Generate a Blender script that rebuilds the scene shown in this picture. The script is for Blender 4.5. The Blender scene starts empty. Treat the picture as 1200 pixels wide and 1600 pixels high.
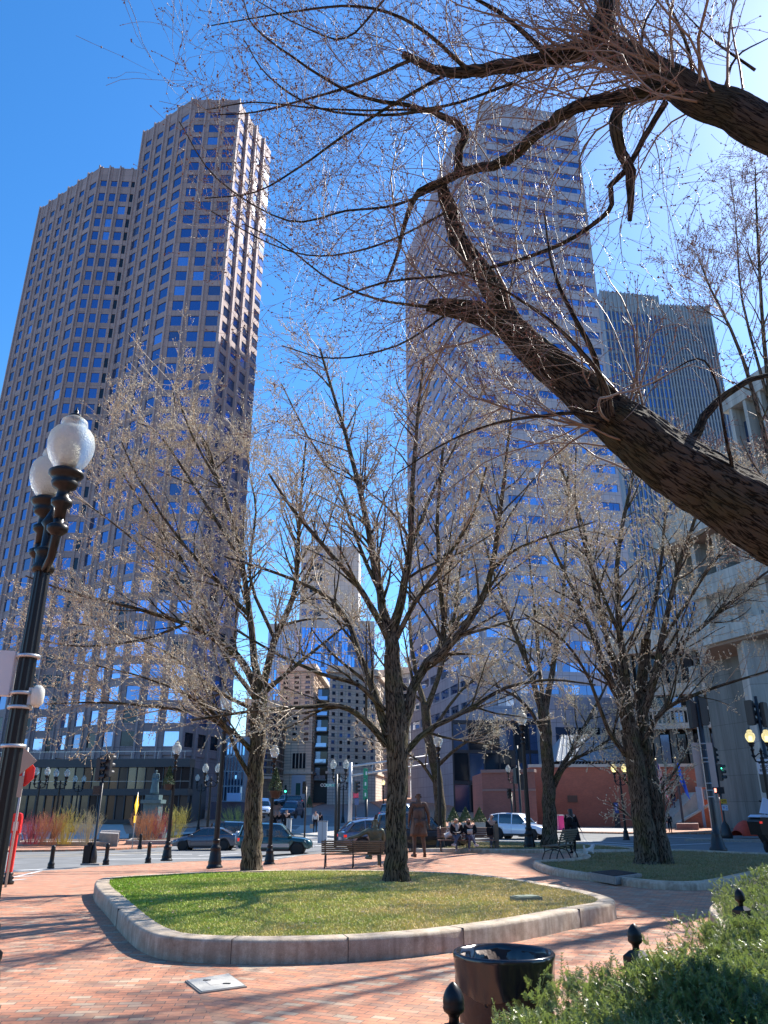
import bpy, bmesh, math, random
import numpy as np
from mathutils import Vector, Matrix

random.seed(7)
RNG = np.random.default_rng(7)
scene = bpy.context.scene
COL = scene.collection
R = math.radians

# ---------------------------------------------------------------- camera, sky, sun, exposure
CAM_Z = 1.55
FPX = 1200.0                      # focal length in photo pixels (photo 1200 x 1600)
PITCH = math.atan(465 / 1200)     # horizon sits at v = 1265
SP, CP = math.sin(PITCH), math.cos(PITCH)
cd = bpy.data.cameras.new('camera')
cam = bpy.data.objects.new('camera', cd)
COL.objects.link(cam)
cam.location = (0, 0, CAM_Z)
cam.rotation_euler = (math.pi / 2 + PITCH, 0, 0)
cd.sensor_fit = 'VERTICAL'
cd.sensor_height = 36
cd.lens = 36 * FPX / 1600
cd.clip_start = 0.1
cd.clip_end = 6000
scene.camera = cam

SUN_EL, SUN_AZ = 44.0, 46.0       # azimuth from +Y (view direction) towards +X
world = bpy.data.worlds.new('World')
scene.world = world
world.use_nodes = True
wn = world.node_tree
bg = wn.nodes['Background']
sky = wn.nodes.new('ShaderNodeTexSky')
sky.sky_type = 'NISHITA'
sky.sun_disc = False
sky.sun_elevation = R(SUN_EL)
sky.sun_rotation = R(SUN_AZ)
sky.air_density = 1.0
sky.dust_density = 0.3
sky.ozone_density = 5.0
hsn = wn.nodes.new('ShaderNodeHueSaturation')
hsn.inputs['Saturation'].default_value = 1.25
wn.links.new(sky.outputs['Color'], hsn.inputs['Color'])
wn.links.new(hsn.outputs['Color'], bg.inputs['Color'])
bg.inputs['Strength'].default_value = 0.125
sd = bpy.data.lights.new('sun', 'SUN')
sd.energy = 4.7
sd.angle = R(0.5)
sd.color = (1.0, 0.94, 0.85)
sun = bpy.data.objects.new('sun', sd)
COL.objects.link(sun)
sun_dir = Vector((math.sin(R(SUN_AZ)) * math.cos(R(SUN_EL)), math.cos(R(SUN_AZ)) * math.cos(R(SUN_EL)), math.sin(R(SUN_EL))))
sun.rotation_euler = (-sun_dir).to_track_quat('-Z', 'Y').to_euler()
sun.location = (30, 30, 60)
scene.view_settings.view_transform = 'Standard'
scene.view_settings.look = 'None'
scene.view_settings.exposure = 1.12
scene.view_settings.gamma = 1.0

# ---------------------------------------------------------------- terrain and placement
def lerp(a, b, t): return a + (b - a) * t
def ramp(x, pts):
    if x <= pts[0][0]: return pts[0][1]
    for (a, va), (b, vb) in zip(pts, pts[1:]):
        if x <= b: return va + (vb - va) * (x - a) / (b - a)
    return pts[-1][1]
def hz(x, y):
    g = ramp(x, [(-8, 1), (3, 0)])
    fl = ramp(y, [(16, 0), (38, -.95)])
    fr = ramp(y, [(34, 0), (48, -.35)])
    rr = ramp(y, [(60, 0), (95, .3), (112, .8), (130, 1.6), (160, 3.0), (200, 4.6), (300, 6)])
    return fl * g + fr * (1 - g) + rr
def ray(u, v):
    x = (u - 600) / FPX; yu = (800 - v) / FPX
    return x, CP - SP * yu, SP + CP * yu
def G(u, v, off=0.0):                      # pixel -> point on the terrain
    x, y, z = ray(u, v)
    t, dt, prev = 2.0, 0.25, 2.0
    while t < 400:
        if CAM_Z + z * t < hz(x * t, y * t) + off:
            a, b = prev, t
            for _ in range(30):
                m = (a + b) / 2
                if CAM_Z + z * m < hz(x * m, y * m) + off: b = m
                else: a = m
            return Vector((x * b, y * b, hz(x * b, y * b) + off))
        prev = t; t += dt
    return Vector((x * 400, y * 400, 0))
def PZ(u, v, zz):                          # pixel -> point on the plane z = zz
    x, y, z = ray(u, v); t = (zz - CAM_Z) / z
    return Vector((x * t, y * t, zz))
def PY(u, v, Y):                           # pixel -> point at world depth Y
    x, y, z = ray(u, v); t = Y / y
    return Vector((x * t, Y, CAM_Z + z * t))
def HT(v, Y):                              # height above datum of image row v at depth Y
    x, y, z = ray(600, v); return CAM_Z + z / y * Y

# ---------------------------------------------------------------- materials
MATS = {}
def nmat(name):
    m = bpy.data.materials.new(name); m.use_nodes = True
    return m, m.node_tree, m.node_tree.nodes['Principled BSDF']
def leafy(m, k=.4, tint=(.55, .75, .12)):
    """lets light through thin leaves"""
    t = m.node_tree; b = t.nodes['Principled BSDF']; o = t.nodes['Material Output']
    tr = t.nodes.new('ShaderNodeBsdfTranslucent'); mx = t.nodes.new('ShaderNodeMixShader'); mx.inputs[0].default_value = k
    tr.inputs['Color'].default_value = (*tint, 1)
    t.links.new(b.outputs[0], mx.inputs[1]); t.links.new(tr.outputs[0], mx.inputs[2]); t.links.new(mx.outputs[0], o.inputs['Surface'])
    return m
def mat(name, col, rough=.6, metal=0.0, var=0.0, vscale=3.0, bump=0.0, bscale=20.0, spec=None, emit=None, estr=0.0, alpha=None, trans=0.0, stretch=None, col2=None, coat=0.0):
    if name in MATS: return MATS[name]
    m, t, b = nmat(name)
    b.inputs['Base Color'].default_value = (*col, 1)
    b.inputs['Roughness'].default_value = rough
    b.inputs['Metallic'].default_value = metal
    if spec is not None: b.inputs['Specular IOR Level'].default_value = spec
    if coat: b.inputs['Coat Weight'].default_value = coat; b.inputs['Coat Roughness'].default_value = .05
    if trans: b.inputs['Transmission Weight'].default_value = trans
    if emit: b.inputs['Emission Color'].default_value = (*emit, 1); b.inputs['Emission Strength'].default_value = estr
    co = None
    if var or bump:
        tc = t.nodes.new('ShaderNodeTexCoord')
        mp = t.nodes.new('ShaderNodeMapping')
        if stretch: mp.inputs['Scale'].default_value = stretch
        t.links.new(tc.outputs['Object'], mp.inputs['Vector'])
        co = mp.outputs['Vector']
    if var:
        n = t.nodes.new('ShaderNodeTexNoise'); n.inputs['Scale'].default_value = vscale; n.inputs['Detail'].default_value = 6; n.inputs['Roughness'].default_value = .65
        t.links.new(co, n.inputs['Vector'])
        mr = t.nodes.new('ShaderNodeMapRange'); mr.inputs[1].default_value = .3; mr.inputs[2].default_value = .7
        t.links.new(n.outputs['Fac'], mr.inputs[0])
        mx = t.nodes.new('ShaderNodeMix'); mx.data_type = 'RGBA'
        c2 = col2 if col2 else tuple(min(1, c * (1 + var)) for c in col)
        c1 = col if col2 else tuple(c * (1 - var) for c in col)
        mx.inputs[6].default_value = (*c1, 1); mx.inputs[7].default_value = (*c2, 1)
        t.links.new(mr.outputs[0], mx.inputs[0]); t.links.new(mx.outputs[2], b.inputs['Base Color'])
    if bump:
        n = t.nodes.new('ShaderNodeTexNoise'); n.inputs['Scale'].default_value = bscale; n.inputs['Detail'].default_value = 5
        t.links.new(co, n.inputs['Vector'])
        bp = t.nodes.new('ShaderNodeBump'); bp.inputs['Strength'].default_value = bump; bp.inputs['Distance'].default_value = .02
        t.links.new(n.outputs['Fac'], bp.inputs['Height']); t.links.new(bp.outputs[0], b.inputs['Normal'])
    MATS[name] = m
    return m

# ---------------------------------------------------------------- objects and tags
def tag(o, label=None, cat=None, group=None, kind=None):
    if label: o['label'] = label
    if cat: o['category'] = cat
    if group: o['group'] = group
    if kind: o['kind'] = kind
    return o
def empty(name, loc=(0, 0, 0), rz=0.0, label=None, cat=None, group=None):
    o = bpy.data.objects.new(name, None); COL.objects.link(o)
    o.location = loc; o.rotation_euler = (0, 0, rz); o.empty_display_size = .2
    tag(o, label, cat, group)
    return o
def link(name, me, parent=None, label=None, cat=None, group=None, kind=None):
    o = bpy.data.objects.new(name, me); COL.objects.link(o)
    if parent is not None: o.parent = parent
    tag(o, label, cat, group, kind)
    return o
def copy_tree(o, parent=None, **kw):
    c = o.copy(); COL.objects.link(c)
    if parent is not None: c.parent = parent
    for ch in o.children: copy_tree(ch, c)
    for k, v in kw.items(): c[k] = v
    return c

class MB:
    """collects shapes into one mesh"""
    def __init__(s): s.v = []; s.f = []; s.m = []; s.sm = []
    def add(s, vs, fs, mi=0, smooth=False):
        o = len(s.v); s.v += [tuple(p) for p in vs]
        for f in fs: s.f.append(tuple(i + o for i in f)); s.m.append(mi); s.sm.append(smooth)
        return s
    def box(s, c, d, rz=0.0, mi=0, M=None):
        cx, cy, cz = c; dx, dy, dz = d[0] / 2, d[1] / 2, d[2] / 2
        vs = []
        for sx in (-1, 1):
            for sy in (-1, 1):
                for sz in (-1, 1):
                    p = Vector((sx * dx, sy * dy, sz * dz))
                    if M is not None: p = M @ p
                    if rz: p = Matrix.Rotation(rz, 3, 'Z') @ p
                    vs.append((p.x + cx, p.y + cy, p.z + cz))
        return s.add(vs, [(0, 1, 3, 2), (4, 6, 7, 5), (0, 4, 5, 1), (2, 3, 7, 6), (0, 2, 6, 4), (1, 5, 7, 3)], mi)
    def beam(s, a, b, w, h, mi=0):
        a, b = Vector(a), Vector(b); d = (b - a); L = d.length; d.normalize()
        up = Vector((0, 0, 1)) if abs(d.z) < .95 else Vector((0, 1, 0))
        x = d.cross(up).normalized(); y = x.cross(d).normalized()
        vs = []
        for p in (a, b):
            for sx, sy in ((-1, -1), (1, -1), (1, 1), (-1, 1)): vs.append(p + x * sx * w / 2 + y * sy * h / 2)
        return s.add(vs, [(0, 1, 2, 3), (7, 6, 5, 4), (0, 4, 5, 1), (1, 5, 6, 2), (2, 6, 7, 3), (3, 7, 4, 0)], mi)
    def tube(s, pts, rad, n=8, mi=0, cap=True, smooth=True):
        pts = [Vector(p) for p in pts]
        if not hasattr(rad, '__len__'): rad = [rad] * len(pts)
        o = []; prevx = None
        for i, p in enumerate(pts):
            d = (pts[min(i + 1, len(pts) - 1)] - pts[max(i - 1, 0)])
            d = d.normalized() if d.length > 1e-9 else Vector((0, 0, 1))
            if prevx is None:
                up = Vector((0, 0, 1)) if abs(d.z) < .9 else Vector((1, 0, 0))
                x = d.cross(up).normalized()
            else:
                x = (prevx - d * prevx.dot(d)).normalized()
            prevx = x; y = d.cross(x)
            for k in range(n):
                a = 2 * math.pi * k / n
                o.append(p + (x * math.cos(a) + y * math.sin(a)) * rad[i])
        fs = []
        for i in range(len(pts) - 1):
            for k in range(n):
                k2 = (k + 1) % n
                fs.append((i * n + k, i * n + k2, (i + 1) * n + k2, (i + 1) * n + k))
        s.add(o, fs, mi, smooth)
        if cap:
            b = len(s.v) - len(o)
            s.f.append(tuple(b + k for k in reversed(range(n)))); s.m.append(mi); s.sm.append(False)
            s.f.append(tuple(b + (len(pts) - 1) * n + k for k in range(n))); s.m.append(mi); s.sm.append(False)
        return s
    def lathe(s, prof, c=(0, 0, 0), n=16, mi=0, smooth=True, flute=0.0):
        o = []
        for r, z in prof:
            for k in range(n):
                a = 2 * math.pi * k / n
                rr = r * (1 - flute * (k % 2))
                o.append((c[0] + rr * math.cos(a), c[1] + rr * math.sin(a), c[2] + z))
        fs = []
        for i in range(len(prof) - 1):
            for k in range(n):
                k2 = (k + 1) % n
                fs.append((i * n + k, i * n + k2, (i + 1) * n + k2, (i + 1) * n + k))
        if prof[0][0] > 1e-4: fs.append(tuple(reversed(range(n))))
        if prof[-1][0] > 1e-4: fs.append(tuple((len(prof) - 1) * n + k for k in range(n)))
        return s.add(o, fs, mi, smooth)
    def prism(s, poly, z0, z1, mi=0):
        n = len(poly)
        A = sum(poly[i][0] * poly[(i + 1) % n][1] - poly[(i + 1) % n][0] * poly[i][1] for i in range(n))
        if A < 0: poly = poly[::-1]
        vs = [(p[0], p[1], z0) for p in poly] + [(p[0], p[1], z1) for p in poly]
        fs = [tuple(reversed(range(n))), tuple(range(n, 2 * n))] + [(i, (i + 1) % n, n + (i + 1) % n, n + i) for i in range(n)]
        return s.add(vs, fs, mi)
    def prism_y(s, poly, y0, y1, mi=0, M=None):   # outline in x,z extruded along y
        n = len(poly)
        vs = [(p[0], y0, p[1]) for p in poly] + [(p[0], y1, p[1]) for p in poly]
        fs = [tuple(range(n)), tuple(reversed(range(n, 2 * n)))] + [((i + 1) % n, i, n + i, n + (i + 1) % n) for i in range(n)]
        return s.add(vs, fs, mi)
    def ball(s, c, r, n=12, mi=0, sz=1.0):
        m = n // 2
        prof = [(max(1e-5, r * math.sin(math.pi * i / m)), -r * sz * math.cos(math.pi * i / m)) for i in range(m + 1)]
        return s.lathe(prof, c, n, mi)
    def mesh(s, name, mats):
        me = bpy.data.meshes.new(name)
        me.from_pydata(s.v, [], s.f)
        for m in (mats if isinstance(mats, (list, tuple)) else [mats]): me.materials.append(m)
        me.polygons.foreach_set('material_index', s.m)
        me.polygons.foreach_set('use_smooth', s.sm)
        me.update()
        return me
    def build(s, name, mats, parent=None, label=None, cat=None, group=None, kind=None, fix=False):
        me = s.mesh(name, mats)
        if fix:
            bm = bmesh.new(); bm.from_mesh(me); bmesh.ops.recalc_face_normals(bm, faces=bm.faces); bm.to_mesh(me); bm.free()
        return link(name, me, parent, label, cat, group, kind)

def npmesh(name, V, F, mats, smooth=False, mi=None):
    """V (n,3) floats, F (m,k) ints, all faces the same size"""
    me = bpy.data.meshes.new(name)
    k = F.shape[1]
    me.vertices.add(len(V)); me.vertices.foreach_set('co', np.ascontiguousarray(V, dtype=np.float32).ravel())
    me.loops.add(F.size); me.loops.foreach_set('vertex_index', np.ascontiguousarray(F, dtype=np.int32).ravel())
    me.polygons.add(len(F)); me.polygons.foreach_set('loop_start', np.arange(0, F.size, k, dtype=np.int32))
    me.polygons.foreach_set('loop_total', np.full(len(F), k, dtype=np.int32))
    if mi is not None: me.polygons.foreach_set('material_index', np.asarray(mi, dtype=np.int32))
    me.polygons.foreach_set('use_smooth', np.full(len(F), smooth, dtype=bool))
    for m in (mats if isinstance(mats, (list, tuple)) else [mats]): me.materials.append(m)
    me.update(calc_edges=True)
    return me

def chaikin(pts, n=2, closed=True):
    pts = [Vector(p) for p in pts]
    for _ in range(n):
        q = []
        m = len(pts)
        rng = range(m) if closed else range(m - 1)
        if not closed: q.append(pts[0])
        for i in rng:
            a, b = pts[i], pts[(i + 1) % m]
            q += [a * .75 + b * .25, a * .25 + b * .75]
        if not closed: q.append(pts[-1])
        pts = q
    return pts
def inset(poly, d):
    """inset closed 2-d polygon by d (list of Vectors, uses x,y)"""
    n = len(poly); out = []
    A = sum(poly[i].x * poly[(i + 1) % n].y - poly[(i + 1) % n].x * poly[i].y for i in range(n))
    s = 1 if A > 0 else -1
    for i in range(n):
        a, b, c = poly[i - 1], poly[i], poly[(i + 1) % n]
        e1 = Vector((b.x - a.x, b.y - a.y)).normalized(); e2 = Vector((c.x - b.x, c.y - b.y)).normalized()
        n1 = Vector((-e1.y, e1.x)) * s; n2 = Vector((-e2.y, e2.x)) * s
        m = (n1 + n2)
        m = m.normalized() if m.length > 1e-6 else n1
        k = d / max(.5, m.dot(n1))
        out.append(Vector((b.x + m.x * k, b.y + m.y * k, b.z)))
    return out
def inside(x, y, poly):
    c = False; n = len(poly); j = n - 1
    for i in range(n):
        xi, yi, xj, yj = poly[i][0], poly[i][1], poly[j][0], poly[j][1]
        if (yi > y) != (yj > y) and x < (xj - xi) * (y - yi) / (yj - yi + 1e-12) + xi: c = not c
        j = i
    return c
def sheet(name, poly, off, m, step=2.0, skirt=0.0, kind='structure', zf=None, label=None, cat=None, parent=None, group=None):
    """a ground sheet draped over the terrain, optionally with sides going down"""
    zf = zf or hz
    bm = bmesh.new()
    vs = [bm.verts.new((p[0], p[1], 0)) for p in poly]
    bm.faces.new(vs)
    xs = [p[0] for p in poly]; ys = [p[1] for p in poly]
    k = math.floor(min(xs) / step) + 1
    while k * step < max(xs):
        bmesh.ops.bisect_plane(bm, geom=bm.verts[:] + bm.edges[:] + bm.faces[:], plane_co=(k * step, 0, 0), plane_no=(1, 0, 0)); k += 1
    k = math.floor(min(ys) / step) + 1
    while k * step < max(ys):
        bmesh.ops.bisect_plane(bm, geom=bm.verts[:] + bm.edges[:] + bm.faces[:], plane_co=(0, k * step, 0), plane_no=(0, 1, 0)); k += 1
    bmesh.ops.recalc_face_normals(bm, faces=bm.faces)
    for f in bm.faces:
        if f.normal.z < 0: f.normal_flip()
    for v in bm.verts: v.co.z = zf(v.co.x, v.co.y) + off
    if skirt:
        be = [e for e in bm.edges if e.is_boundary]
        r = bmesh.ops.extrude_edge_only(bm, edges=be)
        for v in [g for g in r['geom'] if isinstance(g, bmesh.types.BMVert)]: v.co.z -= skirt
        bmesh.ops.recalc_face_normals(bm, faces=bm.faces)
    me = bpy.data.meshes.new(name); bm.to_mesh(me); bm.free()
    for mm in (m if isinstance(m, (list, tuple)) else [m]): me.materials.append(mm)
    return link(name, me, parent, label, cat, group, kind)
def text_mesh(name, body, size, m, parent=None, loc=(0, 0, 0), rot=(0, 0, 0), ext=.002, label=None, align='CENTER', bold=0.0, sx=1.0):
    cu = bpy.data.curves.new(name, 'FONT'); cu.body = body; cu.size = size; cu.extrude = ext; cu.offset = bold
    cu.align_x = align; cu.align_y = 'CENTER'
    o = bpy.data.objects.new(name, cu); COL.objects.link(o)
    dg = bpy.context.evaluated_depsgraph_get(); dg.update()
    me = bpy.data.meshes.new_from_object(o.evaluated_get(dg))
    bpy.data.objects.remove(o)
    me.materials.clear(); me.materials.append(m)
    r = link(name, me, parent, label)
    r.location = loc; r.rotation_euler = rot; r.scale = (sx, 1, 1)
    return r
# ---------------------------------------------------------------- ground materials
def brick_ground(name, rot_l, rot_r, cols=((.64, .265, .145), (.44, .23, .16)), tan=(.56, .42, .29), mortar=(.13, .095, .07), seam=None):
    m, t, b = nmat(name)
    N = t.nodes.new; L = t.links.new
    geo = N('ShaderNodeNewGeometry')
    def layer(rot):
        mp = N('ShaderNodeMapping'); mp.inputs['Rotation'].default_value = (0, 0, rot)
        L(geo.outputs['Position'], mp.inputs['Vector'])
        bk = N('ShaderNodeTexBrick'); bk.offset = .5
        bk.inputs['Scale'].default_value = 1.0; bk.inputs['Brick Width'].default_value = .195; bk.inputs['Row Height'].default_value = .093
        bk.inputs['Mortar Size'].default_value = .0045; bk.inputs['Mortar Smooth'].default_value = .3; bk.inputs['Bias'].default_value = 0
        bk.inputs['Color1'].default_value = (0, 0, 0, 1); bk.inputs['Color2'].default_value = (1, 1, 1, 1); bk.inputs['Mortar'].default_value = (.5, .5, .5, 1)
        L(mp.outputs[0], bk.inputs['Vector'])
        return bk
    a = layer(rot_l)
    fac, col = a.outputs['Fac'], a.outputs['Color']
    if seam:
        c = layer(rot_r)
        sx = N('ShaderNodeSeparateXYZ'); L(geo.outputs['Position'], sx.inputs[0])
        m1 = N('ShaderNodeMath'); m1.operation = 'MULTIPLY_ADD'; m1.inputs[1].default_value = seam[0]; m1.inputs[2].default_value = seam[1]; L(sx.outputs['Y'], m1.inputs[0])
        gt = N('ShaderNodeMath'); gt.operation = 'GREATER_THAN'; L(sx.outputs['X'], gt.inputs[0]); L(m1.outputs[0], gt.inputs[1])
        mf = N('ShaderNodeMix'); L(gt.outputs[0], mf.inputs[0]); L(a.outputs['Fac'], mf.inputs[2]); L(c.outputs['Fac'], mf.inputs[3])
        mc = N('ShaderNodeMix'); mc.data_type = 'RGBA'; L(gt.outputs[0], mc.inputs[0]); L(a.outputs['Color'], mc.inputs[6]); L(c.outputs['Color'], mc.inputs[7])
        fac, col = mf.outputs[0], mc.outputs[2]
    n1 = N('ShaderNodeTexNoise'); n1.inputs['Scale'].default_value = .9; n1.inputs['Detail'].default_value = 4; L(geo.outputs['Position'], n1.inputs['Vector'])
    n2 = N('ShaderNodeTexNoise'); n2.inputs['Scale'].default_value = 40; n2.inputs['Detail'].default_value = 4; L(geo.outputs['Position'], n2.inputs['Vector'])
    cr = N('ShaderNodeValToRGB')
    e = cr.color_ramp.elements
    e[0].position = 0; e[0].color = (*cols[1], 1); e[1].position = 1; e[1].color = (*tan, 1)
    for p, c_ in ((.18, (cols[1][0] * .9 + .04, cols[1][1] * 1.1, cols[1][2])), (.4, cols[0]), (.6, (cols[0][0] * 1.12, cols[0][1] * 1.12, cols[0][2] * 1.1)), (.8, (cols[0][0] * .9, cols[0][1] * 1.05, cols[0][2] * 1.15))):
        x = e.new(p); x.color = (*c_, 1)
    cr.color_ramp.interpolation = 'LINEAR'
    bw = N('ShaderNodeRGBToBW'); L(col, bw.inputs[0])
    ad = N('ShaderNodeMath'); ad.operation = 'MULTIPLY_ADD'; ad.inputs[1].default_value = .7; L(n1.outputs['Fac'], ad.inputs[0])
    sb = N('ShaderNodeMath'); sb.operation = 'SUBTRACT'; L(bw.outputs[0], sb.inputs[0]); sb.inputs[1].default_value = .33; L(sb.outputs[0], ad.inputs[2])
    L(ad.outputs[0], cr.inputs[0])
    dk = N('ShaderNodeMix'); dk.data_type = 'RGBA'; dk.blend_type = 'MULTIPLY'; dk.inputs[0].default_value = .45
    L(cr.outputs[0], dk.inputs[6]); L(n2.outputs['Fac'], dk.inputs[7])
    ns = N('ShaderNodeTexNoise'); ns.inputs['Scale'].default_value = 1.7; ns.inputs['Detail'].default_value = 9; ns.inputs['Roughness'].default_value = .75; L(geo.outputs['Position'], ns.inputs['Vector'])
    rs = N('ShaderNodeMapRange'); rs.inputs[1].default_value = .34; rs.inputs[2].default_value = .5; rs.inputs[3].default_value = .66; rs.inputs[4].default_value = 1.03; L(ns.outputs['Fac'], rs.inputs[0])
    st = N('ShaderNodeMix'); st.data_type = 'RGBA'; st.blend_type = 'MULTIPLY'; st.inputs[0].default_value = 1; L(dk.outputs[2], st.inputs[6]); L(rs.outputs[0], st.inputs[7]); dk = st
    gm = N('ShaderNodeMix'); gm.data_type = 'RGBA'; gm.inputs[7].default_value = (*mortar, 1)
    L(fac, gm.inputs[0]); L(dk.outputs[2], gm.inputs[6]); L(gm.outputs[2], b.inputs['Base Color'])
    b.inputs['Roughness'].default_value = .8
    bp = N('ShaderNodeBump'); bp.inputs['Strength'].default_value = .5; bp.inputs['Distance'].default_value = .004; bp.invert = True
    L(fac, bp.inputs['Height'])
    bp2 = N('ShaderNodeBump'); bp2.inputs['Strength'].default_value = .25; bp2.inputs['Distance'].default_value = .003
    L(n2.outputs['Fac'], bp2.inputs['Height']); L(bp.outputs[0], bp2.inputs['Normal']); L(bp2.outputs[0], b.inputs['Normal'])
    return m
s0, s1 = PZ(250, 1440, 0), PZ(345, 1620, 0)
ka = (s1.x - s0.x) / (s1.y - s0.y); kb = s0.x - ka * s0.y
M_brick = brick_ground('plaza_brick', R(-6), R(24), seam=(ka, kb))
M_brick2 = brick_ground('pavement_brick', R(8), 0)
M_asphalt = mat('asphalt', (.17, .175, .175), .85, var=.25, vscale=.8, bump=.3, bscale=60)
M_conc = mat('pale_concrete', (.42, .40, .36), .85, var=.15, vscale=1.5, bump=.2)
M_granite = mat('granite_kerb', (.30, .27, .24), .8, var=.28, vscale=9, bump=.8, bscale=55)
M_paint = mat('road_paint', (.7, .7, .68), .7, var=.15, vscale=6)
M_yellow = mat('yellow_paint', (.62, .42, .10), .7, var=.15, vscale=6)
M_soil = mat('mulch', (.10, .07, .05), .95, var=.4, vscale=12, bump=.6)

# ---------------------------------------------------------------- ground
def road_z(x, y): return hz(x, y) - .12
nx, ny = [], []
x = -400
xs = [-3000, -1200, -600, -300, -200] + [float(a) for a in range(-140, 141, 2)] + [200, 300, 600, 1200, 3000]
ys = [-300, -100, -40, -20] + [float(a) for a in range(-8, 302, 2)] + [400, 600, 1200, 3000, 5000]
V = np.array([(a, b, road_z(a, b)) for b in ys for a in xs])
nX = len(xs)
F = np.array([(j * nX + i, j * nX + i + 1, (j + 1) * nX + i + 1, (j + 1) * nX + i) for j in range(len(ys) - 1) for i in range(nX - 1)])
link('road', npmesh('road', V, F, M_asphalt), kind='structure')

def gp(pts, off=0): return [G(u, v, off) for u, v in pts]
plaza = [Vector((-60, -12, 0)), Vector((60, -12, 0)), Vector((60, 30, 0)), Vector((22, 30.5, 0))]
plaza += gp([(1200, 1338), (1067, 1331), (985, 1327), (900, 1317), (800, 1315), (640, 1317), (600, 1327), (540, 1330), (467, 1337), (417, 1346), (375, 1343), (290, 1346), (240, 1349), (185, 1352), (130, 1355), (75, 1360), (30, 1363)])
plaza += [Vector((-30, 33, 0)), Vector((-60, 31, 0))]
sheet('plaza_paving', plaza, 0, M_brick, skirt=.3)
kerb = chaikin(plaza[3:-1], 2, closed=False)
def kerb_strip(name, line, w, off, m, skirt=.3, side=1):
    L, Rr = [], []
    for i, p in enumerate(line):
        a, b = line[max(i - 1, 0)], line[min(i + 1, len(line) - 1)]
        d = Vector((b.x - a.x, b.y - a.y)).normalized(); n = Vector((-d.y, d.x)) * side
        L.append(Vector((p.x, p.y, 0))); Rr.append(Vector((p.x + n.x * w, p.y + n.y * w, 0)))
    return sheet(name, L + Rr[::-1], off, m, skirt=skirt)
kerb_strip('kerb', [Vector((p.x, p.y, 0)) for p in plaza[3:-1]], .18, .012, M_granite, side=1)

# far left square with pale paving
sq = gp([(20, 1331), (100, 1330), (180, 1328), (262, 1323), (300, 1316)], -.1)
sqp = [Vector((-80, 52, 0))] + sq + [Vector((-19, 66, 0)), Vector((-22, 78, 0)), Vector((-30, 112, 0)), Vector((-150, 112, 0)), Vector((-150, 54, 0))]
sheet('far_pavement', sqp, 0, M_brick2, skirt=.3)
inner = gp([(70, 1312), (160, 1312), (270, 1306), (330, 1299)])
sheet('square_paving', [Vector((-100, 66, 0))] + inner + [Vector((-26, 84, 0)), Vector((-34, 108, 0)), Vector((-140, 108, 0)), Vector((-140, 66, 0))], .014, M_conc)
# central island and far pavements
sheet('traffic_island', gp([(455, 1302), (560, 1311), (600, 1302), (560, 1293), (470, 1291)], -.1), 0, M_conc, skirt=.3)
st = [G(540, 1283), G(590, 1291), G(700, 1297), G(772, 1300)]
sheet('street_pavement', [Vector((2, 112, 0)), Vector((-3, 95, 0)), Vector((-4, 84, 0)), Vector((3, 74, 0)), Vector((8, 76, 0)), Vector((18, 83, 0)), Vector((30, 88, 0)), Vector((34, 150, 0)), Vector((0, 220, 0)), Vector((-6, 220, 0))], 0, M_brick2, skirt=.3)
sheet('far_left_kerb_pavement', [Vector((-12, 250, 0)), Vector((-14, 150, 0)), Vector((-17, 112, 0)), Vector((-26, 100, 0)), Vector((-40, 112, 0)), Vector((-60, 250, 0))], 0, M_brick2, skirt=.3)
rs = gp([(800, 1303), (870, 1301), (985, 1303), (1060, 1303), (1200, 1303)], -.1)
sheet('right_pavement', rs + [Vector((90, 62, 0)), Vector((90, 110, 0)), Vector((16, 96, 0))], 0, M_brick2, skirt=.3)
sheet('sunlit_pavement_strip', gp([(850, 1292), (985, 1294), (1010, 1297), (985, 1300), (850, 1299)]), .012, M_conc)  # pale concrete sheet stands for a sunlit strip of the pavement
isl = gp([(1070, 1314), (1200, 1316), (1300, 1318), (1300, 1313), (1200, 1312), (1090, 1312)], -.1)
sheet('median_island', isl, .03, M_granite, skirt=.3)

# painted markings
def stripe(name, a, b, w, m=M_paint):
    a, b = Vector((a.x, a.y)), Vector((b.x, b.y)); d = (b - a).normalized(); n = Vector((-d.y, d.x)) * w / 2
    return sheet(name, [a + n, b + n, b - n, a - n], .012, m, zf=road_z)
def gr(u, v): return G(u, v, -.12)
for a, b, w in (((20, 1337), (265, 1332), .12), ((20, 1340), (262, 1334.5), .12)):
    stripe('road_marking', gr(*a), gr(*b), w, M_yellow)
for a, b in (((165, 1336), (300, 1335)), ((165, 1343), (350, 1341)), ((310, 1337), (372, 1334)), ((0, 1362), (70, 1358.5)), ((380, 1345.5), (470, 1341)), ((430, 1341), (500, 1334)),
             ((430, 1318), (510, 1322)), ((440, 1312), (540, 1318)), ((455, 1307), (600, 1315))):
    stripe('road_marking', gr(*a), gr(*b), .35)
for a, b in (((910, 1314), (1010, 1320)), ((905, 1317), (1010, 1323)), ((1040, 1321), (1110, 1318)), ((1045, 1308), (1110, 1311)), ((1120, 1309), (1190, 1310)), ((800, 1310), (850, 1312))):
    stripe('road_marking', gr(*a), gr(*b), .3)
for a, b in (((448, 1296), (540, 1300)), ((440, 1289), (500, 1291))):
    stripe('road_marking', gr(*a), gr(*b), .5)
for a, b in (((22, 1371), (65, 1361)), ((14, 1371.5), (52, 1369)), ((10, 1377), (40, 1374))):
    a, b = G(*a), G(*b); a, b = Vector((a.x, a.y)), Vector((b.x, b.y)); d = (b - a).normalized(); n = Vector((-d.y, d.x)) * .07
    sheet('pavement_marking', [a + n, b + n, b - n, a - n], .012, M_paint)

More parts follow.
